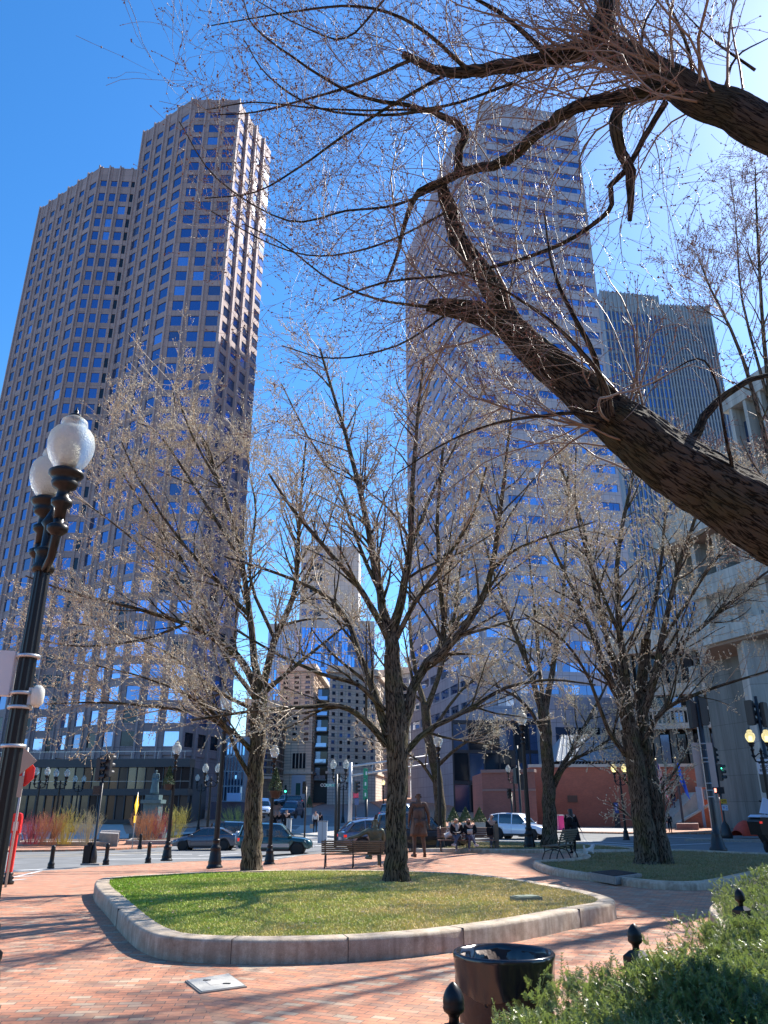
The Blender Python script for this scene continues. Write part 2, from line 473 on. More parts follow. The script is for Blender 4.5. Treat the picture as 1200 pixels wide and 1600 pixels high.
# ---------------------------------------------------------------- planters
H1 = .235
P1o = [(147, 1377), (150, 1387), (165, 1400), (188, 1424), (212, 1446), (240, 1459), (280, 1465), (350, 1468), (440, 1468.5), (560, 1465), (660, 1458), (760, 1446), (840, 1433), (890, 1423), (930, 1416), (958, 1412), (963, 1405), (945, 1398), (905, 1389), (850, 1379), (800, 1371), (730, 1364), (620, 1359.5), (500, 1358.5), (390, 1359.5), (270, 1364), (180, 1369), (155, 1372)]
o1 = chaikin([PZ(u, v, H1) for u, v in P1o], 2)
i1 = inset(o1, .27)
def wall_ring(name, outer, inn, zt, zb, m, rnd=.04, **kw):
    n = len(outer)
    rows = [[Vector((p.x, p.y, zb)) for p in outer], [Vector((p.x, p.y, zt - rnd)) for p in outer]]
    o2 = inset(outer, rnd * .3); o3 = inset(outer, rnd)
    rows.append([Vector((p.x, p.y, zt - rnd * .3)) for p in o2]); rows.append([Vector((p.x, p.y, zt)) for p in o3])
    rows.append([Vector((p.x, p.y, zt)) for p in inn]); rows.append([Vector((p.x, p.y, zb)) for p in inn])
    mb = MB(); vs = [v for r_ in rows for v in r_]
    fs = []
    for r_ in range(len(rows) - 1):
        for i in range(n):
            j = (i + 1) % n
            fs.append((r_ * n + i, r_ * n + j, (r_ + 1) * n + j, (r_ + 1) * n + i))
    mb.add(vs, fs, 0, True)
    o = mb.build(name, m, fix=True, **kw)
    md = o.modifiers.new('e', 'EDGE_SPLIT'); md.split_angle = R(50)
    return o
def granite_wall():
    m, t, b = nmat('planter_granite'); N = t.nodes.new; L = t.links.new
    g = N('ShaderNodeNewGeometry'); n = N('ShaderNodeTexNoise'); n.inputs['Scale'].default_value = 4; n.inputs['Detail'].default_value = 10; n.inputs['Roughness'].default_value = .75
    L(g.outputs['Position'], n.inputs['Vector'])
    v = N('ShaderNodeTexNoise'); v.inputs['Scale'].default_value = 90; v.inputs['Detail'].default_value = 3; L(g.outputs['Position'], v.inputs['Vector'])
    cr = N('ShaderNodeValToRGB'); e = cr.color_ramp.elements
    e[0].position = .3; e[0].color = (.24, .17, .11, 1); e[1].position = .68; e[1].color = (.58, .49, .38, 1); x = e.new(.5); x.color = (.46, .37, .27, 1)
    L(n.outputs['Fac'], cr.inputs[0])
    # grime: streaks that run down the side of the stone (dirt of its own shape)
    mp = N('ShaderNodeMapping'); mp.inputs['Scale'].default_value = (11, 11, .7); L(g.outputs['Position'], mp.inputs['Vector'])
    s = N('ShaderNodeTexNoise'); s.inputs['Scale'].default_value = 1; s.inputs['Detail'].default_value = 5; L(mp.outputs[0], s.inputs['Vector'])
    sn = N('ShaderNodeSeparateXYZ'); L(g.outputs['Normal'], sn.inputs[0])
    ab = N('ShaderNodeMath'); ab.operation = 'SUBTRACT'; ab.inputs[0].default_value = 1.0; L(sn.outputs['Z'], ab.inputs[1])
    mr = N('ShaderNodeMapRange'); mr.inputs[1].default_value = .38; mr.inputs[2].default_value = .7; mr.inputs[4].default_value = .75; L(s.outputs['Fac'], mr.inputs[0])
    mu = N('ShaderNodeMath'); mu.operation = 'MULTIPLY'; mu.use_clamp = True; L(mr.outputs[0], mu.inputs[0]); L(ab.outputs[0], mu.inputs[1])
    mx = N('ShaderNodeMix'); mx.data_type = 'RGBA'; mx.inputs[7].default_value = (.20, .13, .08, 1); L(mu.outputs[0], mx.inputs[0]); L(cr.outputs[0], mx.inputs[6])
    m2 = N('ShaderNodeMix'); m2.data_type = 'RGBA'; m2.blend_type = 'MULTIPLY'; m2.inputs[0].default_value = .7; L(mx.outputs[2], m2.inputs[6]); L(v.outputs['Fac'], m2.inputs[7])
    br = N('ShaderNodeMix'); br.data_type = 'RGBA'; br.blend_type = 'ADD'; br.inputs[0].default_value = .35; L(m2.outputs[2], br.inputs[6]); L(mx.outputs[2], br.inputs[7])
    L(br.outputs[2], b.inputs['Base Color']); b.inputs['Roughness'].default_value = .85
    bp = N('ShaderNodeBump'); bp.inputs['Strength'].default_value = .7; bp.inputs['Distance'].default_value = .006; L(v.outputs['Fac'], bp.inputs['Height']); L(bp.outputs[0], b.inputs['Normal'])
    return m
M_wall = granite_wall()
pl = wall_ring('planter_wall', o1, i1, H1, -.3, M_wall, label='long low granite planter wall around the sunlit foreground lawn', cat='planter')
mb = MB()
for u, v in ((352, 1468), (715, 1452), (905, 1419), (185, 1421), (560, 1466)):
    a = PZ(u, v, H1); k = min(range(len(o1)), key=lambda i: (o1[i].x - a.x) ** 2 + (o1[i].y - a.y) ** 2)
    q = o1[k]; d = (o1[(k + 1) % len(o1)] - o1[k - 1]).normalized(); n_ = Vector((-d.y, d.x, 0))
    mb.beam(q + n_ * .28 + Vector((0, 0, -.14)), q - n_ * .004 + Vector((0, 0, -.14)), .007, .286)
mb.build('joint', mat('joint_dark', (.07, .06, .05), .9), pl)
def lawn_mat(name, ca, cb, x0=-5, x1=4):
    m, t, b = nmat(name); N = t.nodes.new; L = t.links.new
    g = N('ShaderNodeNewGeometry'); n = N('ShaderNodeTexNoise'); n.inputs['Scale'].default_value = 1.3; n.inputs['Detail'].default_value = 6; n.inputs['Roughness'].default_value = .7; L(g.outputs['Position'], n.inputs['Vector'])
    n2 = N('ShaderNodeTexNoise'); n2.inputs['Scale'].default_value = 14; n2.inputs['Detail'].default_value = 4; L(g.outputs['Position'], n2.inputs['Vector'])
    s = N('ShaderNodeSeparateXYZ'); L(g.outputs['Position'], s.inputs[0])
    mr = N('ShaderNodeMapRange'); mr.inputs[1].default_value = x0; mr.inputs[2].default_value = x1; L(s.outputs['X'], mr.inputs[0])
    a = N('ShaderNodeMath'); a.operation = 'MULTIPLY_ADD'; a.inputs[1].default_value = 1.7; L(n.outputs['Fac'], a.inputs[0])
    sb = N('ShaderNodeMath'); sb.operation = 'MULTIPLY_ADD'; sb.inputs[1].default_value = 1.15; sb.inputs[2].default_value = -1.02; L(mr.outputs[0], sb.inputs[0]); L(sb.outputs[0], a.inputs[2])
    a2 = N('ShaderNodeMath'); a2.operation = 'MULTIPLY_ADD'; a2.inputs[1].default_value = .8; L(n2.outputs['Fac'], a2.inputs[0]); L(a.outputs[0], a2.inputs[2])
    a3 = N('ShaderNodeMath'); a3.operation = 'SUBTRACT'; a3.inputs[1].default_value = .12; a3.use_clamp = True; L(a2.outputs[0], a3.inputs[0])
    mx = N('ShaderNodeMix'); mx.data_type = 'RGBA'; mx.inputs[6].default_value = (*ca, 1); mx.inputs[7].default_value = (*cb, 1); L(a3.outputs[0], mx.inputs[0])
    L(mx.outputs[2], b.inputs['Base Color']); b.inputs['Roughness'].default_value = .7; b.inputs['Specular IOR Level'].default_value = .25
    b.inputs['Subsurface Weight'].default_value = 0
    return m
M_lawn = lawn_mat('lawn_grass', (.22, .42, .03), (.72, .53, .25))
leafy(M_lawn, .12, (.40, .50, .06))
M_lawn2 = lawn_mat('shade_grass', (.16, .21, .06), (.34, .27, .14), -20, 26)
TRUNKS = [PZ(620, 1376, .23), PZ(393, 1361, .23), G(1012, 1351, .08), G(1034, 1339, .08)]
def lawn(name, poly, z, m, nb, hgt, label, zf=None, seed=1, near=True):
    zz = zf or (lambda x, y: 0)
    rr = np.random.default_rng(seed)
    base = sheet(name + '_turf', poly, z, mat(name + '_turf', (.20, .15, .085), .95, var=.4, vscale=5, bump=.5), step=1.0, zf=zz)
    xs = [p.x for p in poly]; ys = [p.y for p in poly]
    pts = []
    while len(pts) < nb:
        # denser close to the camera
        y = min(ys) + (max(ys) - min(ys)) * rr.random() ** 1.35; x = rr.uniform(min(xs), max(xs))
        if inside(x, y, poly) and all(math.hypot(x - q.x, y - q.y) > .38 + .3 * rr.random() ** 2 + .1 * math.sin(9 * x + 7 * y) for q in TRUNKS): pts.append((x, y, zz(x, y) + z - .003))
    P = np.array(pts); n = len(P)
    a = rr.uniform(0, 2 * math.pi, n); h = hgt * rr.uniform(.5, 1.3, n); w = rr.uniform(.004, .009, n) * (1 + (P[:, 1] - 8) * .05)
    lean = rr.normal(0, .5, (n, 2)) * h[:, None]
    dx = np.stack([np.cos(a) * w, np.sin(a) * w, np.zeros(n)], 1)
    tip = P + np.stack([lean[:, 0], lean[:, 1], h], 1)
    mid = P + np.stack([lean[:, 0] * .35, lean[:, 1] * .35, h * .6], 1)
    V = np.stack([P - dx, P + dx, mid + dx * .7, tip, mid - dx * .7], 1).reshape(-1, 3)
    i = np.arange(n)[:, None] * 5
    F = np.concatenate([i + np.array([[0, 1, 2, 4]]), i + np.array([[4, 2, 3, 3]])])
    Ft = np.concatenate([i + np.array([[0, 1, 2]]), i + np.array([[0, 2, 4]]), i + np.array([[4, 2, 3]])])
    link('grass', npmesh('grass', V, Ft, m), None, label, 'grass', kind='stuff')
lw = [p for p in inset(o1, .26)]
lawn('front_lawn', lw, H1 - .02, M_lawn, 110000, .035, 'bright green lawn turning straw coloured inside the long granite planter wall')
# utility lid in the lawn
a = PZ(822, 1405, H1)
lid = empty('utility_box', (a.x, a.y, H1 - .03), R(20), 'small flat greenish utility box lid set in the right end of the front lawn', 'utility box')
MB().box((0, 0, .035), (.42, .3, .07)).build('frame', mat('lid_green', (.17, .2, .15), .7), lid)
MB().box((0, 0, .076), (.36, .24, .012)).box((0, .09, .085), (.05, .02, .006)).build('cover', mat('lid_green2', (.22, .26, .19), .6, var=.2), lid)

# planter 2 (right), low rounded kerb with grate
P2o = [(832, 1356), (845, 1363), (870, 1369), (900, 1374), (940, 1379), (985, 1386), (1040, 1391), (1095, 1392), (1135, 1386), (1165, 1378), (1200, 1370), (1260, 1358), (1300, 1349), (1305, 1342), (1200, 1340.5), (1130, 1337), (1067, 1333.5), (993, 1335), (930, 1337), (900, 1337), (893, 1339), (912, 1342), (915, 1346), (895, 1350), (850, 1352), (834, 1353)]
o2 = chaikin([G(u, v) for u, v in P2o], 2)
i2 = inset(o2, .26)
def kerb_ring(name, outer, inn, h, m, **kw):
    n = len(outer); mid1 = inset(outer, .05); w = .2
    mid2 = inset(outer, w)
    rows = [[Vector((p.x, p.y, hz(p.x, p.y) - .2)) for p in outer], [Vector((p.x, p.y, hz(p.x, p.y) + h * .6)) for p in outer],
            [Vector((p.x, p.y, hz(p.x, p.y) + h)) for p in mid1], [Vector((p.x, p.y, hz(p.x, p.y) + h)) for p in mid2], [Vector((p.x, p.y, hz(p.x, p.y) - .2)) for p in inn]]
    mb = MB(); fs = []
    for r_ in range(len(rows) - 1):
        for i in range(n):
            j = (i + 1) % n; fs.append((r_ * n + i, r_ * n + j, (r_ + 1) * n + j, (r_ + 1) * n + i))
    mb.add([v for r_ in rows for v in r_], fs, 0, True)
    return mb.build(name, m, fix=True, **kw)
kerb_ring('planter_kerb', o2, i2, .16, M_wall, label='low rounded granite kerb around the shaded right lawn with the double tree', cat='planter')
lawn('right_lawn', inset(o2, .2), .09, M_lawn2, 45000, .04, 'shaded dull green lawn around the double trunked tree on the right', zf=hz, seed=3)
ga, gb, gc, gd = [G(u, v, .13) for u, v in ((918, 1366.5), (958, 1362.5), (1003, 1369), (962, 1374.5))]
gr_ = empty('drain_grate', (0, 0, 0), 0, 'dark metal drainage grate set in the granite kerb of the right lawn', 'grate')
mb = MB(); q = [ga, gb, gc, gd]; ctr = sum(q, Vector()) / 4
mb.add([p + Vector((0, 0, .05)) for p in q] + [p - Vector((0, 0, .1)) for p in q], [(0, 1, 2, 3), (0, 4, 5, 1), (1, 5, 6, 2), (2, 6, 7, 3), (3, 7, 4, 0)])
mb.build('frame', M_granite, gr_, fix=True)
mb = MB()
for k in range(15):
    f0 = .08 + .84 * k / 14
    a = ga.lerp(gb, f0).lerp(gd.lerp(gc, f0), .1); b = ga.lerp(gb, f0).lerp(gd.lerp(gc, f0), .9)
    mb.beam(a + Vector((0, 0, .06)), b + Vector((0, 0, .06)), .03, .015)
mb.build('bars', mat('cast_iron', (.035, .035, .04), .55, metal=.5), gr_)

# planter 3 (far strip)
P3o = [(640, 1332), (700, 1332.5), (800, 1333), (900, 1333), (985, 1334), (1005, 1333), (990, 1329.5), (930, 1323.5), (870, 1319.5), (800, 1318), (700, 1318), (640, 1320)]
o3 = chaikin([G(u, v) for u, v in P3o], 1)
kerb_ring('planter_kerb', o3, inset(o3, .26), .14, M_wall, label='low straight granite kerb around the narrow grass strip behind the seated women', cat='planter')
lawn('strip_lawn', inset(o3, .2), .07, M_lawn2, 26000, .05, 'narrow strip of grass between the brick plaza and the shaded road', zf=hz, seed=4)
# manhole / utility cover
c4 = [PZ(u, v, .012) for u, v in ((289, 1532), (313, 1551), (386, 1541), (358, 1521))]
cv = empty('utility_cover', tuple(sum(c4, Vector()) / 4), 0, 'pale rectangular utility cover set in the brick paving in front of the planter wall', 'manhole cover')
ctr = sum(c4, Vector()) / 4
l4 = [p - ctr for p in c4]
def quadslab(pts, z0, z1, m, name, par, sc=1.0):
    p = [Vector((a.x * sc, a.y * sc, 0)) for a in pts]
    return MB().add([(a.x, a.y, z1) for a in p] + [(a.x, a.y, z0) for a in p], [(0, 1, 2, 3), (0, 4, 5, 1), (1, 5, 6, 2), (2, 6, 7, 3), (3, 7, 4, 0)]).build(name, m, par, fix=True)
quadslab(l4, -.05, 0, mat('cover_frame', (.20, .19, .17), .7), 'frame', cv)
quadslab(l4, -.04, .006, mat('cover_pale', (.46, .44, .39), .7, var=.12, vscale=6, bump=.3, bscale=80), 'lid', cv, .93)
mb = MB()
for sx, sy in ((-.1, .08), (.12, -.07)): mb.box((sx, sy, .009), (.07, .03, .006))
mb.build('handle', mat('cast_iron', (.035, .035, .04), .55), cv)
quadslab(l4, .0, .0085, mat('cover_pale2', (.50, .47, .42), .75), 'panel', cv, .34)
# ---------------------------------------------------------------- trees
def bark_mat(name, c0, c1, moss, scale=9.0, disp=.03, zs=.18):
    m, t, b = nmat(name); N = t.nodes.new; L = t.links.new
    tc = N('ShaderNodeUVMap'); mp = N('ShaderNodeMapping'); mp.inputs['Scale'].default_value = (1, zs, 1); L(tc.outputs[0], mp.inputs['Vector'])
    vo = N('ShaderNodeTexNoise'); vo.inputs['Scale'].default_value = scale * .8; vo.inputs['Detail'].default_value = 3.0; vo.inputs['Distortion'].default_value = .25
    n0 = N('ShaderNodeTexNoise'); n0.inputs['Scale'].default_value = scale * .6; n0.inputs['Detail'].default_value = 4; L(mp.outputs[0], n0.inputs['Vector'])
    mv = N('ShaderNodeMix'); mv.data_type = 'VECTOR'; mv.inputs[0].default_value = .03; L(mp.outputs[0], mv.inputs[4]); L(n0.outputs['Color'], mv.inputs[5])
    L(mv.outputs[1], vo.inputs['Vector'])
    n1 = N('ShaderNodeTexNoise'); n1.inputs['Scale'].default_value = scale * 2.5; n1.inputs['Detail'].default_value = 8; n1.inputs['Roughness'].default_value = .7; L(mp.outputs[0], n1.inputs['Vector'])
    ad = N('ShaderNodeMath'); ad.operation = 'MULTIPLY_ADD'; ad.inputs[1].default_value = .75; L(n1.outputs['Fac'], ad.inputs[0])
    rs = N('ShaderNodeMath'); rs.operation = 'SUBTRACT'; rs.inputs[1].default_value = .5; L(vo.outputs['Fac'], rs.inputs[0]); ra = N('ShaderNodeMath'); ra.operation = 'ABSOLUTE'; L(rs.outputs[0], ra.inputs[0])
    mr = N('ShaderNodeMapRange'); mr.inputs[1].default_value = 0.0; mr.inputs[2].default_value = .075; mr.interpolation_type = 'SMOOTHSTEP'; L(ra.outputs[0], mr.inputs[0]); L(mr.outputs[0], ad.inputs[2])
    cr = N('ShaderNodeValToRGB'); e = cr.color_ramp.elements; e[0].position = .25; e[0].color = (*[c * .35 for c in c0], 1); e[1].position = 1.2 if False else 1.0; e[1].color = (*c1, 1)
    x = e.new(.55); x.color = (*c0, 1)
    L(ad.outputs[0], cr.inputs[0])
    g = N('ShaderNodeNewGeometry'); n2 = N('ShaderNodeTexNoise'); n2.inputs['Scale'].default_value = 2.2; n2.inputs['Detail'].default_value = 5; L(g.outputs['Position'], n2.inputs['Vector'])
    m2 = N('ShaderNodeMapRange'); m2.inputs[1].default_value = .48; m2.inputs[2].default_value = .66; m2.inputs[4].default_value = .7; L(n2.outputs['Fac'], m2.inputs[0])
    mx = N('ShaderNodeMix'); mx.data_type = 'RGBA'; mx.inputs[7].default_value = (*moss, 1); L(m2.outputs[0], mx.inputs[0]); L(cr.outputs[0], mx.inputs[6])
    mm = N('ShaderNodeMix'); mm.data_type = 'RGBA'; mm.blend_type = 'MULTIPLY'; mm.inputs[0].default_value = .8; L(mx.outputs[2], mm.inputs[6]); L(ad.outputs[0], mm.inputs[7])
    L(mm.outputs[2], b.inputs['Base Color']); b.inputs['Roughness'].default_value = .9; b.inputs['Specular IOR Level'].default_value = .2
    bp = N('ShaderNodeBump'); bp.inputs['Strength'].default_value = 1.0; bp.inputs['Distance'].default_value = disp; L(ad.outputs[0], bp.inputs['Height']); L(bp.outputs[0], b.inputs['Normal'])
    return m
M_bark = bark_mat('park_tree_bark', (.05, .038, .027), (.125, .10, .072), (.085, .085, .035), 24, .03, .20)
M_elm = bark_mat('elm_bark', (.036, .029, .024), (.10, .083, .066), (.065, .065, .03), 32, .09, .20)
M_twig = mat('twig', (.40, .325, .25), .6, var=.3, vscale=2, spec=.3)
M_twig2 = mat('elm_twig', (.20, .15, .115), .5, var=.35, vscale=2, spec=.35)
M_bud = mat('bud', (.66, .58, .40), .55, var=.25, vscale=5)
M_bud2 = mat('elm_bud', (.16, .07, .055), .6)

def unit(v): return v / (np.linalg.norm(v) + 1e-9)
class Tree:
    def __init__(s, seed): s.r = np.random.default_rng(seed); s.g = {}; s.thick = []; s.buds = []; s.lim = None
    def tube(s, P, Rad):
        P = np.asarray(P, float); Rad = np.asarray(Rad, float)
        if Rad[0] > .02: s.thick.append((P, Rad))
        else: s.g.setdefault(len(P), []).append((P, Rad))
    def grow(s, p, d, L, r, level, cfg):
        if s.lim and s.lim(p): return
        c = cfg[level]; n = c['n']; step = L / (n - 1); pts = [p]; d = unit(d); dirs = [d]
        bend = s.r.normal(0, c['bend'], 3)
        for i in range(n - 1):
            d = unit(d + bend * step + s.r.normal(0, c['wig'], 3) + np.array([0, 0, c['up'] * step]))
            p = p + d * step; pts.append(p); dirs.append(d)
        rad = np.linspace(r, max(r * c['tap'], c.get('rmin', .0025)), n)
        if s.lim and level == 1 and s.lim(pts[-1]): return
        s.tube(pts, rad)
        s.children(np.array(pts), rad, L, level, cfg)
        if c.get('bud'): s.addbuds(np.array(pts), c['bud'])
    def addbuds(s, pts, nb):
        n = len(pts)
        for k in range(nb):
            t = s.r.random() * (n - 1); i = min(int(t), n - 2); s.buds.append(pts[i] + (pts[i + 1] - pts[i]) * (t - i) + s.r.normal(0, .0025, 3))
        s.buds.append(pts[-1])
    def children(s, P, rad, L, level, cfg, s0=.15):
        if level + 1 not in cfg: return
        c = cfg[level + 1]; m = s.r.poisson(c['per'] * L) if c.get('perm') else c['num']
        n = len(P)
        for k in range(m):
            u = s0 + (1 - s0) * s.r.random() ** c.get('pw', .8); t = u * (n - 1); i = min(int(t), n - 2); f = t - i
            p = P[i] + (P[i + 1] - P[i]) * f; d = unit(P[i + 1] - P[i]); rr = rad[i] + (rad[i + 1] - rad[i]) * f
            q = s.r.normal(0, 1, 3); q = unit(q - d * q.dot(d)); a = R(s.r.uniform(*c['ang']))
            nd = d * math.cos(a) + q * math.sin(a) + np.array(c.get('bias', (0, 0, .15)))
            ln = s.r.uniform(*c['len']) * (1 - .45 * u if c.get('sh', True) else 1)
            s.grow(p, nd, ln, min(rr * c['rr'], c['rmax']) * s.r.uniform(.8, 1.1), level + 1, cfg)
    def limb(s, pts, r0, r1, cfg, cover=.15, lvl=0, sub=3, kids=True):
        pts = [np.array(p, float) for p in pts]
        # smooth resample (Catmull-Rom)
        Q = []
        for i in range(len(pts) - 1):
            a = pts[i - 1] if i else pts[0] * 2 - pts[1]; b = pts[i]; c = pts[i + 1]; d = pts[i + 2] if i + 2 < len(pts) else c * 2 - b
            for k in range(sub):
                t = k / sub
                Q.append(.5 * ((2 * b) + (c - a) * t + (2 * a - 5 * b + 4 * c - d) * t * t + (3 * b - a - 3 * c + d) * t ** 3))
        Q.append(pts[-1]); Q = np.array(Q)
        rad = np.array([lerp(r0, r1, (i / (len(Q) - 1)) ** .8) for i in range(len(Q))]) if not hasattr(r0, '__len__') else np.interp(np.linspace(0, len(r0) - 1, len(Q)), range(len(r0)), r0)
        sp_ = np.linalg.norm(np.diff(Q, axis=0), axis=1).mean(); Q[1:-1] += s.r.normal(0, 1, (len(Q) - 2, 3)) * np.minimum(rad[1:-1, None] * .12, sp_ * .07)
        s.thick.append((Q, rad))
        L = np.linalg.norm(np.diff(Q, axis=0), axis=1).sum()
        if kids: s.children(Q, rad, L, lvl, cfg, cover)
        return Q, rad
    def bark_object(s, parent, m, loc, sides=12, hi=False, name='trunk'):
        Vs, Fs, UV = [], [], []; o = 0
        for P, Rad in s.thick:
            n = len(P); k = (sides if Rad.max() > .1 else 8 if Rad.max() > .04 else 5)
            if hi and Rad.max() > .1:
                k = 96; f = 14
                t = np.linspace(0, n - 1, (n - 1) * f + 1); P2 = np.stack([np.interp(t, range(n), P[:, j]) for j in range(3)], 1)
                Rad = np.interp(t, range(n), Rad)
                ker = np.ones(29) / 29
                for j in range(3): P2[14:-14, j] = np.convolve(P2[:, j], ker, 'valid')
                P = P2; n = len(P)
            T = np.gradient(P, axis=0); T /= np.linalg.norm(T, axis=1)[:, None] + 1e-9
            x = np.cross(T[0], [0, 0, 1.0] if abs(T[0][2]) < .9 else [1.0, 0, 0]); X = []
            for i in range(n):
                x = x - T[i] * x.dot(T[i]); x = x / np.linalg.norm(x); X.append(x)
            X = np.array(X); Y = np.cross(T, X); a = np.arange(k) * 2 * math.pi / k
            rr = Rad[:, None] * np.ones(k)
            if k >= 12:
                ph = s.r.uniform(0, 6, 6); Ls = np.concatenate([[0], np.cumsum(np.linalg.norm(np.diff(P, axis=0), axis=1))])
                for q in range(6):
                    rr = rr * (1 + (.035 if q < 3 else .02) * np.sin(a[None, :] * (2 + q) + ph[q] + Ls[:, None] * (.5 + q * .25)))
                if k == 96:
                    from mathutils import noise as mn
                    for i_ in range(n):
                        for j_ in range(k):
                            q_ = Vector((math.cos(a[j_]) * 2.2, math.sin(a[j_]) * 2.2, Ls[i_] * 2.0 + ph[0])); rr[i_, j_] *= 1 + .055 * mn.noise(q_) + .035 * mn.noise(q_ * 3.1) + .045 * min(.35, abs(mn.noise(Vector((math.cos(a[j_]) * 8.5, math.sin(a[j_]) * 8.5, Ls[i_] * 5.5))))) / .35 - .02
            V = P[:, None, :] + (X[:, None, :] * np.cos(a)[None, :, None] + Y[:, None, :] * np.sin(a)[None, :, None]) * rr[:, :, None]
            V = V.reshape(-1, 3); i = np.arange(n - 1)[:, None] * k; j = np.arange(k)[None, :]; j2 = (j + 1) % k
            F = np.stack([i + j, i + j2, i + k + j2, i + k + j], -1).reshape(-1, 4) + o
            Ls = np.concatenate([[0], np.cumsum(np.linalg.norm(np.diff(P, axis=0), axis=1))])
            circ = 2 * math.pi * Rad.max()
            u0 = (j / k * circ) * np.ones((n - 1, 1)); u1 = ((j + 1) / k * circ) * np.ones((n - 1, 1)); v0 = Ls[:-1, None] * np.ones((1, k)); v1 = Ls[1:, None] * np.ones((1, k))
            off = s.r.uniform(0, 20)
            UV.append(np.stack([np.stack([u0, v0 + off], -1), np.stack([u1, v0 + off], -1), np.stack([u1, v1 + off], -1), np.stack([u0, v1 + off], -1)], 2).reshape(-1, 2))
            Vs.append(V); Fs.append(F); o += len(V)
        me = npmesh(name, np.concatenate(Vs) - np.array(loc), np.concatenate(Fs), m, True)
        uv = me.uv_layers.new(name='UVMap'); uv.data.foreach_set('uv', np.concatenate(UV).astype(np.float32).ravel())
        return link(name, me, parent)
    def crown_object(s, parent, m, loc, k=3, name='crown'):
        Vs, Fs = [], []; o = 0
        for n, lst in s.g.items():
            P = np.array([q[0] for q in lst]); Rd = np.array([q[1] for q in lst]); M = len(lst)
            T = np.gradient(P, axis=1); T /= np.linalg.norm(T, axis=2, keepdims=True) + 1e-9
            ref = np.where(np.abs(T[:, :1, 2:3]) < .7, np.array([[[0, 0, 1.0]]]), np.array([[[1.0, 0, 0]]]))
            X = np.cross(T, np.broadcast_to(ref, T.shape)); X /= np.linalg.norm(X, axis=2, keepdims=True) + 1e-9; Y = np.cross(T, X)
            a = np.arange(k) * 2 * math.pi / k
            V = P[:, :, None, :] + (X[:, :, None, :] * np.cos(a)[None, None, :, None] + Y[:, :, None, :] * np.sin(a)[None, None, :, None]) * Rd[:, :, None, None]
            V = V.reshape(-1, 3)
            b = (np.arange(M) * n * k)[:, None, None]; i = (np.arange(n - 1) * k)[None, :, None]; j = np.arange(k)[None, None, :]; j2 = (j + 1) % k
            F = np.stack([b + i + j, b + i + j2, b + i + k + j2, b + i + k + j], -1).reshape(-1, 4) + o
            Vs.append(V); Fs.append(F); o += len(V)
        return link(name, npmesh(name, np.concatenate(Vs) - np.array(loc), np.concatenate(Fs), m, True), parent)
    def bud_object(s, parent, m, loc, size=(.008, .016), name='buds', frac=1.0):
        B = np.array(s.buds); B = B[s.r.random(len(B)) < frac]; n = len(B)
        base = np.array([(0, 0, 1.3), (.9, 0, 0), (-.45, .8, 0), (-.45, -.8, 0), (0, 0, -1.0)])
        q = s.r.normal(size=(n, 4)); q /= np.linalg.norm(q, axis=1)[:, None]; w, x, y, z = q.T
        Rm = np.stack([1 - 2 * (y * y + z * z), 2 * (x * y - z * w), 2 * (x * z + y * w), 2 * (x * y + z * w), 1 - 2 * (x * x + z * z), 2 * (y * z - x * w), 2 * (x * z - y * w), 2 * (y * z + x * w), 1 - 2 * (x * x + y * y)], 1).reshape(-1, 3, 3)
        V = np.einsum('nij,kj->nki', Rm, base) * s.r.uniform(size[0], size[1], n)[:, None, None] + B[:, None, :] - np.array(loc)
        F = (np.arange(n)[:, None, None] * 5 + np.array([[0, 1, 2], [0, 2, 3], [0, 3, 1], [4, 2, 1], [4, 3, 2], [4, 1, 3]])[None]).reshape(-1, 3)
        return link(name, npmesh(name, V.reshape(-1, 3), F, m), parent)

def px(Y, dy, pts):
    n = len(pts); return [tuple(PY(u, v, Y + dy * (i / (n - 1)) ** 1.2)) for i, (u, v) in enumerate(pts)]
def park_cfg(k=1.0, up=.12):
    return {1: dict(n=7, per=3.6 * k, perm=True, len=(1.1, 2.7), ang=(25, 60), rr=.5, rmax=.045, tap=.3, bend=.14, wig=.07, up=.10, bias=(0, 0, up)),
            2: dict(n=5, per=4.4, perm=True, len=(.5, 1.3), ang=(25, 60), rr=.55, rmax=.016, tap=.4, bend=.2, wig=.09, up=.10, rmin=.005, bias=(0, 0, .2), bud=5),
            3: dict(n=4, per=5.6, perm=True, len=(.16, .45), ang=(30, 70), rr=.6, rmax=.008, tap=.6, bend=.5, wig=.15, up=.3, rmin=.004, bias=(0, 0, .25), bud=5)}
def park_tree(base, Y, trunk, tr, limbs, seed, label, k=1.0, budm=M_bud, bs=(.010, .019), fit=.9, cat='tree', group='bare budding trees in the square'):
    t = Tree(seed); cfg = park_cfg(k)
    root = empty('park_tree', base, 0, label, cat, group)
    tp = [base - Vector((0, 0, .15))] + [PY(u, v, Y) for u, v in trunk]
    t.limb([tuple(p) for p in tp], [r_ * fit for r_ in tr], 0, cfg, kids=False, sub=4)
    for pts, dy, r0, r1 in limbs: t.limb(px(Y, dy, pts), r0 * fit * .92, r1, cfg, sub=3)
    t.bark_object(root, M_bark, base); t.crown_object(root, M_twig, base); t.bud_object(root, budm, base, bs)
    print('tree', seed, {n: len(q) for n, q in t.g.items()}, len(t.buds))
    return t
